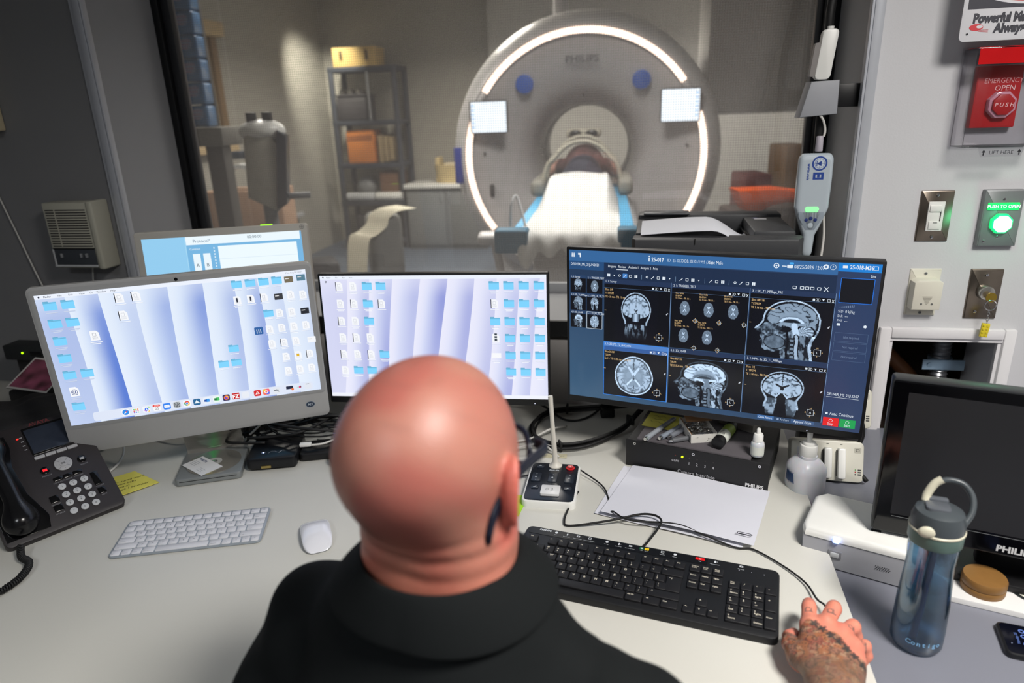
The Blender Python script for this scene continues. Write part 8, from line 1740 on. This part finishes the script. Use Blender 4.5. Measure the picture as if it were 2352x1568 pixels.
o = cv.build('round_emblem', PRINT, t)
BRN = mat('brown_tin', (128, 92, 48), 0.45, mottle=0.12, scale=60)
def tin(x, y, z, r, label, mt=BRN):
    t = thing('round_tin', label, 'tin', (x, y, z), group='round brown tins')
    m = MB(); m.lathe([(0, 0), (r, 0), (r*1.02, 0.003), (r*1.02, 0.011), (r*0.97, 0.013), (0, 0.013)], 40); m.build('tin_base', mt, t)
    m = MB(); m.lathe([(0, 0.013), (r*1.02, 0.0132), (r*1.03, 0.016), (r*1.03, 0.024), (r*0.98, 0.027), (r*0.5, 0.028), (0, 0.028)], 40); m.build('tin_lid', mt, t)
tin(0.778, 0.948, SZ+0.0112, 0.032, 'round golden brown tin on the white tray')
tin(0.666, 0.912, SZ+0.001, 0.028, 'left of the two brown tins seen through the water bottle', mat('tan_tin', (120, 96, 78), 0.45, mottle=0.08))
tin(0.712, 0.868, SZ+0.001, 0.0, 'x') if 0 else None
tin(0.690, 0.858, SZ+0.001, 0.0, 'x') if 0 else None
def bottle():
    t = thing('water_bottle', 'blue translucent water bottle with grey lid, carry loop and straw', 'bottle', (0.608, 0.847, SZ+0.0008), math.radians(-22))
    bl = mat('blue_clear', (150, 196, 228), 0.05, mottle=0, trans=1.0, ior=1.25)
    prof = [(0.0, 0.0), (0.031, 0.0), (0.0355, 0.008), (0.0362, 0.03), (0.0352, 0.08), (0.0325, 0.125), (0.0315, 0.150), (0.0335, 0.182), (0.0335, 0.190)]
    inner = [(r-0.0022 if r > 0 else 0, z) for r, z in prof[::-1]]; inner[-1] = (0, 0.006); inner[-2] = (0.029, 0.006)
    m = MB(); m.lathe(prof+inner, 56); m.build('bottle_body', tint_mat('blue_shell', (0.40, 0.60, 0.76)), t)
    m = MB(); m.lathe([(0, 0.007), (0.029, 0.007), (0.0332, 0.012), (0.0336, 0.03), (0.0326, 0.08), (0.0306, 0.112), (0.0, 0.112)], 48); m.build('water', tint_mat('water_tint', (0.55, 0.70, 0.80)), t)
    m = MB(); m.cyl((-0.004, 0, 0.012), (0.004, 0, 0.20), 0.0052, n=16); m.build('straw', mat('navy_straw', (18, 40, 84), 0.3), t)
    gr = mat('lid_grey', (66, 72, 76), 0.35, mottle=0.03)
    m = MB(); m.lathe([(0.0345, 0.186), (0.0355, 0.188), (0.0358, 0.206), (0.034, 0.208)], 48); m.build('lid_band', mat('sage_band', (88, 112, 104), 0.45), t)
    m = MB(); m.lathe([(0.035, 0.2062), (0.0366, 0.2072), (0.0366, 0.2092), (0.035, 0.2105)], 48); m.build('cream_seal', mat('cream_seal', (196, 192, 172), 0.45), t)
    m = MB(); m.lathe([(0.0352, 0.2095), (0.0350, 0.222), (0.031, 0.236), (0.020, 0.242), (0, 0.243)], 48); m.build('lid', gr, t)
    m = MB(); m.M = Matrix.Translation((-0.004, -0.004, 0.240)) @ Matrix.Rotation(math.radians(0), 4, 'X'); m.prism(rrect(0.032, 0.026, 0.008, 4), 0, 0.0055, 0.002); m.box(0, 0.022, 0.002, 0.034, 0.012, 0.008, 0.003); m.build('spout_cover', mat('spout_grey', (84, 88, 94), 0.25), t)
    m = MB(); pts = [(0.030, -0.008, 0.222), (0.040, 0.004, 0.238), (0.040, 0.016, 0.256), (0.028, 0.024, 0.270), (0.008, 0.026, 0.272), (-0.008, 0.024, 0.262), (-0.015, 0.020, 0.248), (-0.017, 0.014, 0.236)]; m.tube(pts, 0.0045, 10, sp=8); m.build('carry_loop', gr, t)
    m = MB(); m.tube([(0.002, 0.0255, 0.2725), (-0.007, 0.0245, 0.264), (-0.0145, 0.0205, 0.249), (-0.0165, 0.0155, 0.239)], 0.0060, 10, sp=6); m.build('loop_clasp', mat('cream_seal', (196, 192, 172), 0.45), t)
    m = MB(); m.ball(-0.018, -0.0315, 0.215, 0.012, 0.005, 0.009); m.build('thumb_latch', mat('cream_seal', (196, 192, 172), 0.45), t)
    cv = Cv(Matrix.Identity(4)); 
    for i, ch in enumerate('contigo'):
        pass
    m = MB()
    for i, ch in enumerate('Contigo'):
        a = math.radians(-118+i*11); X = Matrix.Rotation(a+math.pi/2, 4, 'Z') @ face_mtx(0, -0.0368, 0.026); m.text(ch, 0, 0, 0.011, X=X, bold=0.02)
    m.build('raised_lettering', mat('pale_blue_ink', (130, 180, 220), 0.3, mottle=0), t)
def tint_mat(name, c):
    m = bpy.data.materials.new(name); m.use_nodes = True; nt = m.node_tree; nt.nodes.clear(); N = nt.nodes.new
    o = N('ShaderNodeOutputMaterial'); a = N('ShaderNodeBsdfTransparent'); a.inputs[0].default_value = (*[q**0.5 for q in c], 1); g = N('ShaderNodeBsdfGlossy'); g.inputs['Roughness'].default_value = 0.04
    rf = N('ShaderNodeBsdfRefraction'); rf.inputs['IOR'].default_value = 1.08; rf.inputs['Color'].default_value = (*[q**0.5 for q in c], 1); rf.inputs['Roughness'].default_value = 0.0
    f = N('ShaderNodeLayerWeight'); f.inputs[0].default_value = 0.3; r = N('ShaderNodeMapRange'); r.inputs['To Min'].default_value = 0.03; r.inputs['To Max'].default_value = 0.5
    m0 = N('ShaderNodeMixShader'); m0.inputs[0].default_value = 0.5; nt.links.new(a.outputs[0], m0.inputs[1]); nt.links.new(rf.outputs[0], m0.inputs[2])
    mx = N('ShaderNodeMixShader'); nt.links.new(f.outputs['Facing'], r.inputs['Value']); nt.links.new(r.outputs[0], mx.inputs[0]); nt.links.new(m0.outputs[0], mx.inputs[1]); nt.links.new(g.outputs[0], mx.inputs[2]); nt.links.new(mx.outputs[0], o.inputs[0]); return m
bottle()
def phone():
    t = thing('smartphone', 'black smartphone showing the time 12:08 on the side counter', 'phone', (0.806, 0.815, SZ+0.0005), math.radians(-22))
    m = MB(); m.prism(rrect(0.150, 0.074, 0.010, 5), 0, 0.0095, 0.003, bottom=True); m.build('case', mat('phone_case', (24, 25, 28), 0.35), t)
    m = MB(); m.prism(rrect(0.142, 0.067, 0.008, 5), 0.0095, 0.0098); m.build('glass', mat('phone_glass', (8, 10, 22), 0.12, mottle=0), t)
    cv = Cv(Matrix.Translation((0, 0, 0.0098))); cv.text('12:08', -0.040, 0.002, 0.023, (120, 150, 230), 1, 'c', rot=90, bold=-0.01); cv.text('Monday 25', -0.053, 0.002, 0.0055, (120, 150, 230), 1, 'c', rot=90); cv.ell(-0.063, -0.012, 0.0008, 0.0008, (200, 210, 240), 1, 8); cv.build('clock_face', SCREEN, t)
phone()
# ================================================================ the seated man
BY = math.radians(-20)                     # the way he faces
NB = Vector((-0.076, 0.578, 1.068))        # base of the neck
HC = Vector((-0.080, 0.592, 1.186))        # middle of the skull
HR = Matrix.Translation(HC) @ Matrix.Rotation(math.radians(-25), 4, 'Z') @ Matrix.Rotation(math.radians(-8), 4, 'X')
HI = np.array(HR.inverted())
BM = Matrix.Translation(NB) @ Matrix.Rotation(BY, 4, 'Z'); BI = np.array(BM.inverted())
def tol(P, I): return (P @ I[:3, :3].T.astype(np.float32)+I[:3, 3].astype(np.float32)).astype(np.float32)
def head_sdf(P):
    d = ell(P, (0, -0.012, 0.026), (0.0765, 0.097, 0.082))
    d = smin(d, ell(P, (0, -0.042, 0.012), (0.064, 0.058, 0.056)), 0.03)
    d = smin(d, ell(P, (0, 0.030, -0.035), (0.060, 0.066, 0.080)), 0.03)
    d = smin(d, cap(P, (-0.030, 0.055, -0.088), (0.030, 0.055, -0.088), 0.022), 0.03)      # chin and jaw
    for s in (-1, 1): d = smin(d, cap(P, (s*0.055, 0.0, -0.062), (s*0.030, 0.060, -0.092), 0.018, 0.015), 0.025)
    d = smin(d, cap(P, (-0.030, 0.082, 0.012), (0.030, 0.082, 0.012), 0.011), 0.02)       # brow
    d = smin(d, cap(P, (0, 0.090, 0.0), (0, 0.106, -0.034), 0.006, 0.0115), 0.012)        # nose
    d = smin(d, ell(P, (0, 0.092, -0.060), (0.024, 0.011, 0.006)), 0.008); d = smin(d, ell(P, (0, 0.090, -0.069), (0.020, 0.011, 0.006)), 0.008)
    for s in (-1, 1): d = smax(d, -ell(P, (s*0.030, 0.100, -0.006), (0.017, 0.016, 0.012)), 0.010); d = smin(d, ell(P, (s*0.030, 0.082, -0.006), (0.0125, 0.0125, 0.0125)), 0.002)
    return d
def ear_sdf(P, s):
    q = (P-np.array((s*0.079, -0.012, -0.012), np.float32))/np.float32(1.13); a = math.radians(28)*s
    x = q[..., 0]*math.cos(a)+q[..., 1]*math.sin(a); y = -q[..., 0]*math.sin(a)+q[..., 1]*math.cos(a); z = q[..., 2]
    Q = np.stack([x, y+0.10*z, z], -1)
    d = ell(Q, (s*0.004, 0, 0.0), (0.0065, 0.018, 0.032)); d = smin(d, ell(Q, (s*0.002, 0.004, -0.028), (0.006, 0.010, 0.012)), 0.006)
    d = smax(d, -ell(Q, (s*0.012, 0.003, 0.002), (0.007, 0.010, 0.018)), 0.004)
    r = np.sqrt((Q[..., 1]/0.017)**2+(Q[..., 2]/0.031)**2); rim = np.hypot((r-0.95)*0.018, Q[..., 0]-s*0.009)-0.0036
    return smin(d, np.where(Q[..., 2] > -0.022, rim, 1), 0.003)*1.0
# joints in the room
# hand frame: origin between the knuckles, Y towards the finger tips, X to the thumb-less side, Z up
HY = math.radians(-20)
_r = ray(1903, 1449); _t = (0.784-CAMZ)/_r[2]; HOV = Vector((_r[0]*_t, _r[1]*_t, 0.784))
HM = Matrix.Translation(HOV) @ Matrix.Rotation(HY, 4, 'Z') @ Matrix.Rotation(math.radians(6), 4, 'X'); HMI = np.array(HM.inverted())
WRR = HM @ Vector((0.002, -0.135, -0.002))
SHR = BM @ Vector((0.168, -0.025, -0.106)); SHL = BM @ Vector((-0.170, 0.015, -0.108))
ELR = Vector((0.325, 0.430, 0.850)); ELL = Vector((-0.325, 0.60, 0.790)); WRL = Vector((-0.155, 0.805, 0.775))
def torso_sdf(P, g=0.0):
    L = tol(P, BI)
    d = ell(L, (0, -0.01, -0.185), (0.152+g, 0.105+g, 0.20+g))
    d = smin(d, ell(L, (0, -0.045, -0.150), (0.138+g, 0.085+g, 0.105+g)), 0.06)
    d = smin(d, ell(L, (0, -0.05, -0.36), (0.150+g, 0.118+g, 0.24+g)), 0.08)
    d = smin(d, cap(L, (-0.145, 0.010, -0.108), (0.135, -0.016, -0.118), 0.050+g), 0.05)
    d = smin(d, cap(L, (-0.060, -0.012, -0.035), (0.060, -0.012, -0.035), 0.042+g), 0.06)
    return d
def arms_sdf(P, g=0.0, fore=True):
    d = cap(P, SHR, ELR, 0.054+g, 0.042+g); d = np.minimum(d, cap(P, SHL, ELL, 0.056+g, 0.044+g)); 
    if fore: d = smin(d, cap(P, ELR, WRR, 0.041+g, 0.028+g), 0.02); d = smin(d, cap(P, ELL, WRL, 0.041+g, 0.028+g), 0.02)
    return d
def neck_sdf(P):
    L = tol(P, BI)
    d = cap(L, (0.0, 0.014, 0.115), (0, -0.004, -0.03), 0.0590, 0.066)
    d = smin(d, cap(L, (-0.035, -0.018, 0.06), (-0.045, -0.028, -0.04), 0.032, 0.04), 0.03); d = smin(d, cap(L, (0.035, -0.018, 0.06), (0.045, -0.028, -0.04), 0.032, 0.04), 0.03)
    return d
def skin_sdf(P):
    H = tol(P, HI); L = tol(P, BI)
    d = smin(head_sdf(H), neck_sdf(P), 0.040)
    back = np.clip(-L[..., 1]*14+0.4, 0, 1)
    for z, a, w in ((0.074, 0.0012, 0.006), (0.058, 0.0020, 0.005), (0.038, 0.0014, 0.005)):       # folds at the nape
        zz = L[..., 2]-z-0.10*np.abs(L[..., 0]-0.01)*1.2
        d = d+back*a*np.exp(-(zz/w)**2)
    for s in (-1, 1): d = smin(d, ear_sdf(H, s), 0.006)
    return d
def skin_col(co):
    H = tol(co.astype(np.float32), HI); x, y, z = H[:, 0], H[:, 1], H[:, 2]
    base = np.array(S(176, 118, 102)); C = np.tile(base, (len(co), 1)); n = vnoise(x*28+5, z*26+y*17+3); n2 = vnoise(x*70+9, z*70+y*40)
    red = np.array(S(168, 88, 80)); dk = np.array(S(128, 84, 74)); 
    k = np.clip((n-0.40)*2.4, 0, 1)[:, None]*0.66; C = C*(1-k)+red*k
    k = (np.clip((n2-0.62)*2.0, 0, 1)*0.22)[:, None]; C = C*(1-k)+dk*k
    L = tol(co.astype(np.float32), BI)
    stub = np.clip((0.015-z)/0.055, 0, 1)*np.clip(-y*26+0.6, 0, 1)*np.clip((L[:, 2]-0.045)/0.04, 0, 1)*(0.6+0.4*n2); k = stub[:, None]*0.42; C = C*(1-k)+np.array(S(112, 76, 62))*k    # shaved hair
    kn = np.clip((0.09-L[:, 2])/0.06, 0, 1)[:, None]*0.5; C = C*(1-kn)+np.array(S(190, 108, 86))*kn
    for (px_, pz, py_, r, a) in ((-0.022, 0.055, -0.07, 0.014, 0.5), (-0.028, 0.015, -0.10, 0.006, 0.7), (-0.012, 0.098, 0.0, 0.010, 0.35)):
        k = (a*np.exp(-((x-px_)**2+(z-pz)**2+(y-py_)**2)/r**2))[:, None]; C = C*(1-k)+np.array(S(150, 66, 58))*k
    er = ss(0.078, 0.086, np.abs(x))*ss(-0.07, -0.05, z)*ss(0.035, 0.02, z)*ss(0.03, 0.01, y); k = (0.6*er)[:, None]; C = C*(1-k)+np.array(S(204, 92, 80))*k
    return C
man = thing('person', 'bald seated man in a dark polo shirt, his tattooed hand on a mouse', 'person', (0, 0, 0))
SKIN = vmat('skin', rough=0.44, sss=0.12, bump=0.3, bscale=500, spec=0.5)
FING = {   # knuckle, middle joint, end joint, tip, radii
 'index': ((-0.026, 0.002, 0.002), (-0.025, 0.034, 0.006), (-0.023, 0.052, -0.006), (-0.022, 0.062, -0.018), (0.0110, 0.0100, 0.0094, 0.0086)),
 'middle': ((-0.004, 0.008, 0.004), (0.009, 0.040, 0.006), (0.012, 0.056, -0.006), (0.012, 0.066, -0.018), (0.0114, 0.0106, 0.0098, 0.0090)),
 'ring': ((0.018, 0.000, 0.001), (0.034, 0.020, -0.002), (0.040, 0.020, -0.020), (0.034, 0.010, -0.032), (0.0106, 0.0100, 0.0090, 0.0080)),
 'little': ((0.034, -0.016, -0.004), (0.048, -0.004, -0.010), (0.052, -0.008, -0.024), (0.046, -0.014, -0.034), (0.0088, 0.0082, 0.0074, 0.0068)),
 'thumb': ((-0.038, -0.050, -0.012), (-0.050, -0.024, -0.014), (-0.050, -0.006, -0.020), (-0.044, 0.008, -0.026), (0.0150, 0.0118, 0.0102, 0.0084))}
WL = tuple(HM.inverted() @ WRR)
def hand_sdf(P):
    d = ell(P, (0.000, -0.044, -0.004), (0.043, 0.058, 0.0190))
    for nm, a in (('index', -0.012), ('middle', 0.0), ('ring', 0.010), ('little', 0.018)):
        k = FING[nm]; d = smin(d, cap(P, k[0], (k[0][0]*0.60, -0.090, -0.004), k[4][0]*1.15, 0.016), 0.012)
    for k in FING.values():
        r = k[4]; c = cap(P, k[0], k[1], r[0], r[1]*1.04); c = smin(c, cap(P, k[1], k[2], r[1], r[2]), 0.003); c = smin(c, cap(P, k[2], k[3], r[2], r[3]), 0.003); d = smin(d, c, 0.0045)
    d = smin(d, cap(P, (-0.012, -0.080, -0.004), (-0.038, -0.046, -0.012), 0.015, 0.0145), 0.012)
    d = smin(d, cap(P, (0.002, -0.095, -0.004), WL, 0.027, 0.0275), 0.020)
    for k in FING.values():
        if k is not FING['thumb']: d = d-0.0022*np.exp(-((P[..., 0]-k[0][0])**2+(P[..., 1]-k[0][1])**2)/0.009**2)*(P[..., 2] > 0)
    for (x0, x1, y) in ((-0.013, 0.006, 0.0),): d = d-0.0006*np.exp(-((P[..., 0]-x0)/0.002)**2)*(P[..., 1] < -0.01)*(P[..., 1] > -0.06)
    return d
def body_sdf(P):
    d = torso_sdf(P, -0.013); d = smin(d, arms_sdf(P, -0.009), 0.04)
    hp = BM @ Vector((0, -0.02, -0.50)); 
    for s, kx, ky in ((-1, -0.24, 0.86), (1, 0.06, 0.84)):
        h_ = BM @ Vector((s*0.09, 0.0, -0.50)); kn = Vector((kx, ky, 0.53)); an = Vector((kx-0.02, ky+0.02, 0.10))
        d = smin(d, cap(P, h_, kn, 0.082, 0.060), 0.04); d = smin(d, cap(P, kn, an, 0.058, 0.040), 0.03); d = smin(d, cap(P, an+Vector((0, -0.05, -0.05)), an+Vector((0.02, 0.12, -0.06)), 0.038, 0.034), 0.02)
    return d
def build_body():
    Vs = []; Fs = []; Cs = []; n = 0
    def add(V, F, C):
        nonlocal n
        Vs.append(V); Fs.append(F+n); Cs.append(C); n += len(V)
    lo = np.array(HC)-np.array((0.115, 0.125, 0.26)); hi = np.array(HC)+np.array((0.115, 0.14, 0.125))
    V, F = snet(lambda P: np.maximum(skin_sdf(P), -(tol(P, BI)[..., 2]+0.03)), lo, hi, 0.0026); add(V, F, skin_col(V))
    V, F = snet(lambda P: np.maximum(hand_sdf(P), -(P[..., 1]+0.165)), (-0.085, -0.18, -0.050), (0.075, 0.085, 0.040), 0.0014)
    C = hand_col(V); Vw = (np.c_[V, np.ones(len(V))] @ np.array(HM).T)[:, :3]; add(Vw, F, C)
    V, F = snet(body_sdf, (-0.48, 0.30, 0.0), (0.56, 1.05, 1.16), 0.012)
    C = np.tile(np.array(S(190, 122, 100)), (len(V), 1)); up = V[:, 2] < 0.62; C[up] = S(26, 27, 32); ft = V[:, 2] < 0.10; C[ft] = S(18, 18, 19)
    fr = (V[:, 2] >= 0.62) & (V[:, 0] > 0.30); k = vnoise(V[:, 0]*60, V[:, 1]*60) > 0.5; C[fr & k] = S(104, 82, 66); add(V, F, C)
    me = bpy.data.meshes.new('body'); V = np.concatenate(Vs); F = np.concatenate(Fs); C = np.concatenate(Cs)
    me.from_pydata(V.tolist(), [], F.tolist()); bm = bmesh.new(); bm.from_mesh(me)
    for _ in range(2): bmesh.ops.smooth_vert(bm, verts=bm.verts[:], factor=0.5, use_axis_x=True, use_axis_y=True, use_axis_z=True)
    bmesh.ops.recalc_face_normals(bm, faces=bm.faces[:]); bm.to_mesh(me); bm.free()
    a = me.color_attributes.new('Col', 'FLOAT_COLOR', 'POINT'); a.data.foreach_set('color', np.c_[C, np.ones(len(C))].astype(np.float32).ravel())
    me.materials.append(SKIN); me.polygons.foreach_set('use_smooth', [True]*len(me.polygons))
    o = bpy.data.objects.new('body', me); COL.objects.link(o); o.parent = man
def hand_col(V):
    x, y, z = V[:, 0], V[:, 1], V[:, 2]; n = vnoise(x*120+7, y*120+4); n2 = vnoise(x*260+3, y*260+8); n3 = vnoise(x*60+30, y*60+12)
    C = np.tile(np.array(S(214, 134, 112)), (len(V), 1)); pk = (np.clip((n3-0.35)*1.8, 0, 1)*0.5)[:, None]; C = C*(1-pk)+np.array(S(206, 112, 98))*pk
    def mix(m, c, a=0.9):
        nonlocal C
        k = (np.clip(m, 0, 1)*a)[:, None]; C = C*(1-k)+np.array(S(*c))*k
    # coloured tattoo field on the back of the hand, under a leafy dark band running from the index knuckle to the little finger side
    lim = -0.004-0.85*np.clip(x+0.012, 0, 1)+0.006*np.sin(x*170); top = (z > -0.016)
    inside = ss(0.000, 0.006, lim-y)*top
    mix(inside, (128, 94, 76), 0.85)
    mix(inside*(n > 0.55), (158, 96, 54), 0.55); mix(inside*((n2 > 0.56) & (n < 0.6)), (96, 72, 58), 0.75); mix(inside*(vnoise(x*150+40, y*150) > 0.66), (140, 62, 54), 0.45); mix(inside*(vnoise(x*190+20, y*190+50) > 0.72), (190, 160, 128), 0.4)
    sw = np.abs(np.sin(x*230+5*np.sin(y*140))+0.6*np.sin(y*260+x*80)); mix(inside*(sw < 0.18), (58, 48, 44), 0.8)
    mix(inside*ss(-0.045, -0.075, y), (112, 92, 76), 0.55)
    for k in range(7):
        t = k/6; cx = -0.020+0.058*t; cy = -0.006-0.052*t; dx = x-cx; dy = y-cy; r = np.hypot(dx, dy); a = np.arctan2(dy, dx)
        lf = 0.0062*(0.55+0.55*np.abs(np.cos(a*2.5+k))**1.5); mix(ss(0.0006, -0.0006, r-lf)*top, (48, 52, 52), 0.88)
    # finger marks
    for (cx, cy, s_) in ((-0.026, 0.020, 1), (0.004, 0.024, 1), (0.030, 0.006, 0.9), (0.045, -0.012, 0.9), (-0.046, -0.018, 0.8)):
        dx = (x-cx)/s_; dy = (y-cy)/s_; g = (np.abs(np.hypot(dx+0.002, dy)-0.0036) < 0.0009) | ((np.abs(dy+0.0038) < 0.0008) & (np.abs(dx) < 0.006)) | ((np.abs(dx-0.003) < 0.0008) & (np.abs(dy) < 0.0045)); mix(g*(z > -0.02), (84, 78, 76), 0.75)
    return C
build_body()
# shirt
def shirt_sdf(P):
    L = tol(P, BI)
    d = torso_sdf(P, 0.007); a = cap(P, SHR, SHR+(ELR-SHR)*0.78, 0.060, 0.061); b = cap(P, SHL, SHL+(ELL-SHL)*0.80, 0.062, 0.060)
    d = smin(d, a, 0.035); d = smin(d, b, 0.035)
    x, y, z = L[..., 0], L[..., 1], L[..., 2]
    f = 0.0030*np.sin(60*(z+0.9*(x-0.02)**2*3+0.15*y)+3*np.sin(x*9))*np.exp(-((z+0.10)/0.10)**2)*np.clip(-y*20, 0, 1)
    f = f+0.0022*np.sin(75*(0.6*z-0.8*np.abs(x))+1.5)*np.clip((np.abs(x)-0.08)*12, 0, 1)
    sd = (P-np.array(SHR, np.float32)); f = f+0.0032*np.sin(120*(sd[..., 0]*0.75-sd[..., 2]*0.35))*np.exp(-((sd[..., 0]-0.06)/0.07)**2)*np.exp(-((sd[..., 2]+0.03)/0.10)**2)
    seam = np.abs(x-0.158)-0.0022; d = d+f+0.002*np.exp(-(seam/0.002)**2)*(z > -0.13)
    d = smax(d, z-0.050, 0.012)
    nk = cap(L, (0.0, 0.03, 0.12), (0, 0.0, 0.0), 0.056, 0.061); d = smax(d, -nk, 0.006)
    d = smax(d, -(z+0.46), 0.006)
    return d
SHIRT = mat('dark_shirt', (17, 20, 21), 0.85, mottle=0.05, scale=300, bump=0.35, bscale=1400, spec=0.2)
sdf_obj('polo_shirt', shirt_sdf, (-0.42, 0.32, 0.60), (0.42, 0.86, 1.14), 0.0056, SHIRT, man, sm=3)
def collar():
    V = []; F = []; n = 72; rows = 9
    for j in range(rows):
        v = j/(rows-1)
        for i in range(n):
            a = 2*math.pi*i/n; back = 0.5-0.5*math.sin(a)      # 1 at the back
            rx, ry = 0.0725, 0.074
            hgt = 0.030+0.020*back; fall = 0.024+0.030*back
            if v < 0.4: t = v/0.4; r = 1.0+0.02*t; z = -0.006+hgt*t
            else: t = (v-0.4)/0.6; r = 1.03+(0.30+0.14*abs(math.cos(a)))*t**1.1; z = -0.006+hgt-(fall)*t+0.006*math.sin(t*3.14)
            V.append(BM @ Vector((rx*r*math.cos(a)*(1+0.12*t*(v >= 0.4)*abs(math.cos(a))), 0.006+ry*r*math.sin(a)-0.012, z+0.003+0.0025*math.sin(3*a+1)*(v >= 0.4))))
    for j in range(rows-1):
        for i in range(n): F.append((j*n+i, j*n+(i+1) % n, (j+1)*n+(i+1) % n, (j+1)*n+i))
    m = MB(); m.raw([tuple(p) for p in V], F); o = m.build('collar', SHIRT, man, 180)
    s = o.modifiers.new('t', 'SOLIDIFY'); s.thickness = 0.0035; s.offset = 1; b = o.modifiers.new('s', 'SUBSURF'); b.levels = 1; b.render_levels = 2
collar()
# glasses
def glasses():
    e = thing('eyeglasses', 'black framed glasses worn by the bald man, one arm showing over his right ear', 'glasses', mtx=HR)
    for s in (-1, 1):
        g = MB(); P = [(s*0.068, 0.092, 0.004), (s*0.084, 0.080, 0.004), (s*0.085, 0.045, 0.004), (s*0.084, 0.012, 0.002), (s*0.083, -0.012, -0.004), (s*0.079, -0.030, -0.026), (s*0.077, -0.036, -0.046)]
        for dz in (-0.003, 0.0, 0.003): g.tube([(x, y, z+dz) for x, y, z in P], 0.0032, 8, sp=6)
        g.build('temple', mat('glasses_black', (20, 24, 38), 0.3), e, 180)
        P = [(s*(0.039+0.028*math.cos(a)), 0.102-0.022*max(0, math.cos(a))**2, -0.006+0.021*math.sin(a)) for a in np.linspace(0, 2*math.pi, 26, endpoint=False)]
        g = MB(); g.tube(P, 0.0032, 7, closed=True); r_ = g.build('rim', MATS['glasses_black'], e, 180)
        g = MB(); g.raw(P, [tuple(range(26))]); g.build('lens', clear_mat(), r_)
    g = MB(); g.tube([(-0.012, 0.103, 0.0), (0, 0.112, 0.004), (0.012, 0.103, 0.0)], 0.002, 6, sp=4); g.build('bridge', MATS['glasses_black'], e)
glasses()
# mouse under the hand
t = thing('computer_mouse', 'black wired mouse with a violet lit wheel under the tattooed hand', 'mouse', mtx=Matrix.Translation(HM @ Vector((-0.004, 0.002, 0))*1.0) @ Matrix.Rotation(HY, 4, 'Z'))
t.location.z = DZ+0.0005
def msd(P):
    x, y, z = P[..., 0], P[..., 1], P[..., 2]; d2 = (np.abs(x/(0.030-0.004*np.cos(y*45)))**2.6+np.abs(y/0.056)**2.6)**(1/2.6)
    top = 0.034*np.clip(1-np.abs((y+0.008)/0.075)**2.2, 0, 1)*np.clip(1-np.abs(x/0.042)**2.6, 0, 1); return np.maximum((d2-1)*0.026, np.maximum(z-top, 0.002-z))
sdf_obj('shell', msd, (-0.040, -0.062, -0.004), (0.040, 0.062, 0.040), 0.0022, mat('mouse_black', (18, 18, 22), 0.35), t, sm=2)
m = MB(); m.cyl((-0.004, 0.034, 0.024), (0.004, 0.034, 0.024), 0.0085, n=20); m.build('wheel', mat('violet_wheel', (60, 52, 140), 0.4, mottle=0, emis=0.35), t)
# chair
def chair():
    t = thing('office_chair', 'black office chair the bald man sits on', 'chair', (-0.16, 0.40, 0), BY)
    fb = mat('chair_fabric', (24, 25, 28), 0.85, bump=0.3, bscale=500)
    m = MB(); m.box(0, 0.06, 0.465, 0.50, 0.50, 0.07, 0.03, 4); m.build('seat', fb, t)
    m = MB(); m.box(0, -0.20, 0.72, 0.44, 0.06, 0.36, 0.028, 4); m.build('backrest', fb, t)
    m = MB(); m.cyl((0, 0.05, 0.10), (0, 0.05, 0.43), 0.03, n=18); m.box(0, -0.20, 0.50, 0.06, 0.02, 0.2, 0.004); m.build('column', DKG, t)
    for k in range(5):
        a = 2*math.pi*k/5+0.3; x, y = 0.29*math.cos(a), 0.05+0.29*math.sin(a)
        m = MB(); m.tube([(0, 0.05, 0.11), (x*0.5, 0.05+(y-0.05)*0.5, 0.095), (x, y, 0.07)], 0.018, 8); l = m.build('leg', DKG, t)
        m = MB(); m.cyl((x-0.02, y, 0.029), (x+0.02, y, 0.029), 0.028, n=16); m.build('caster', RUB, l)
chair()
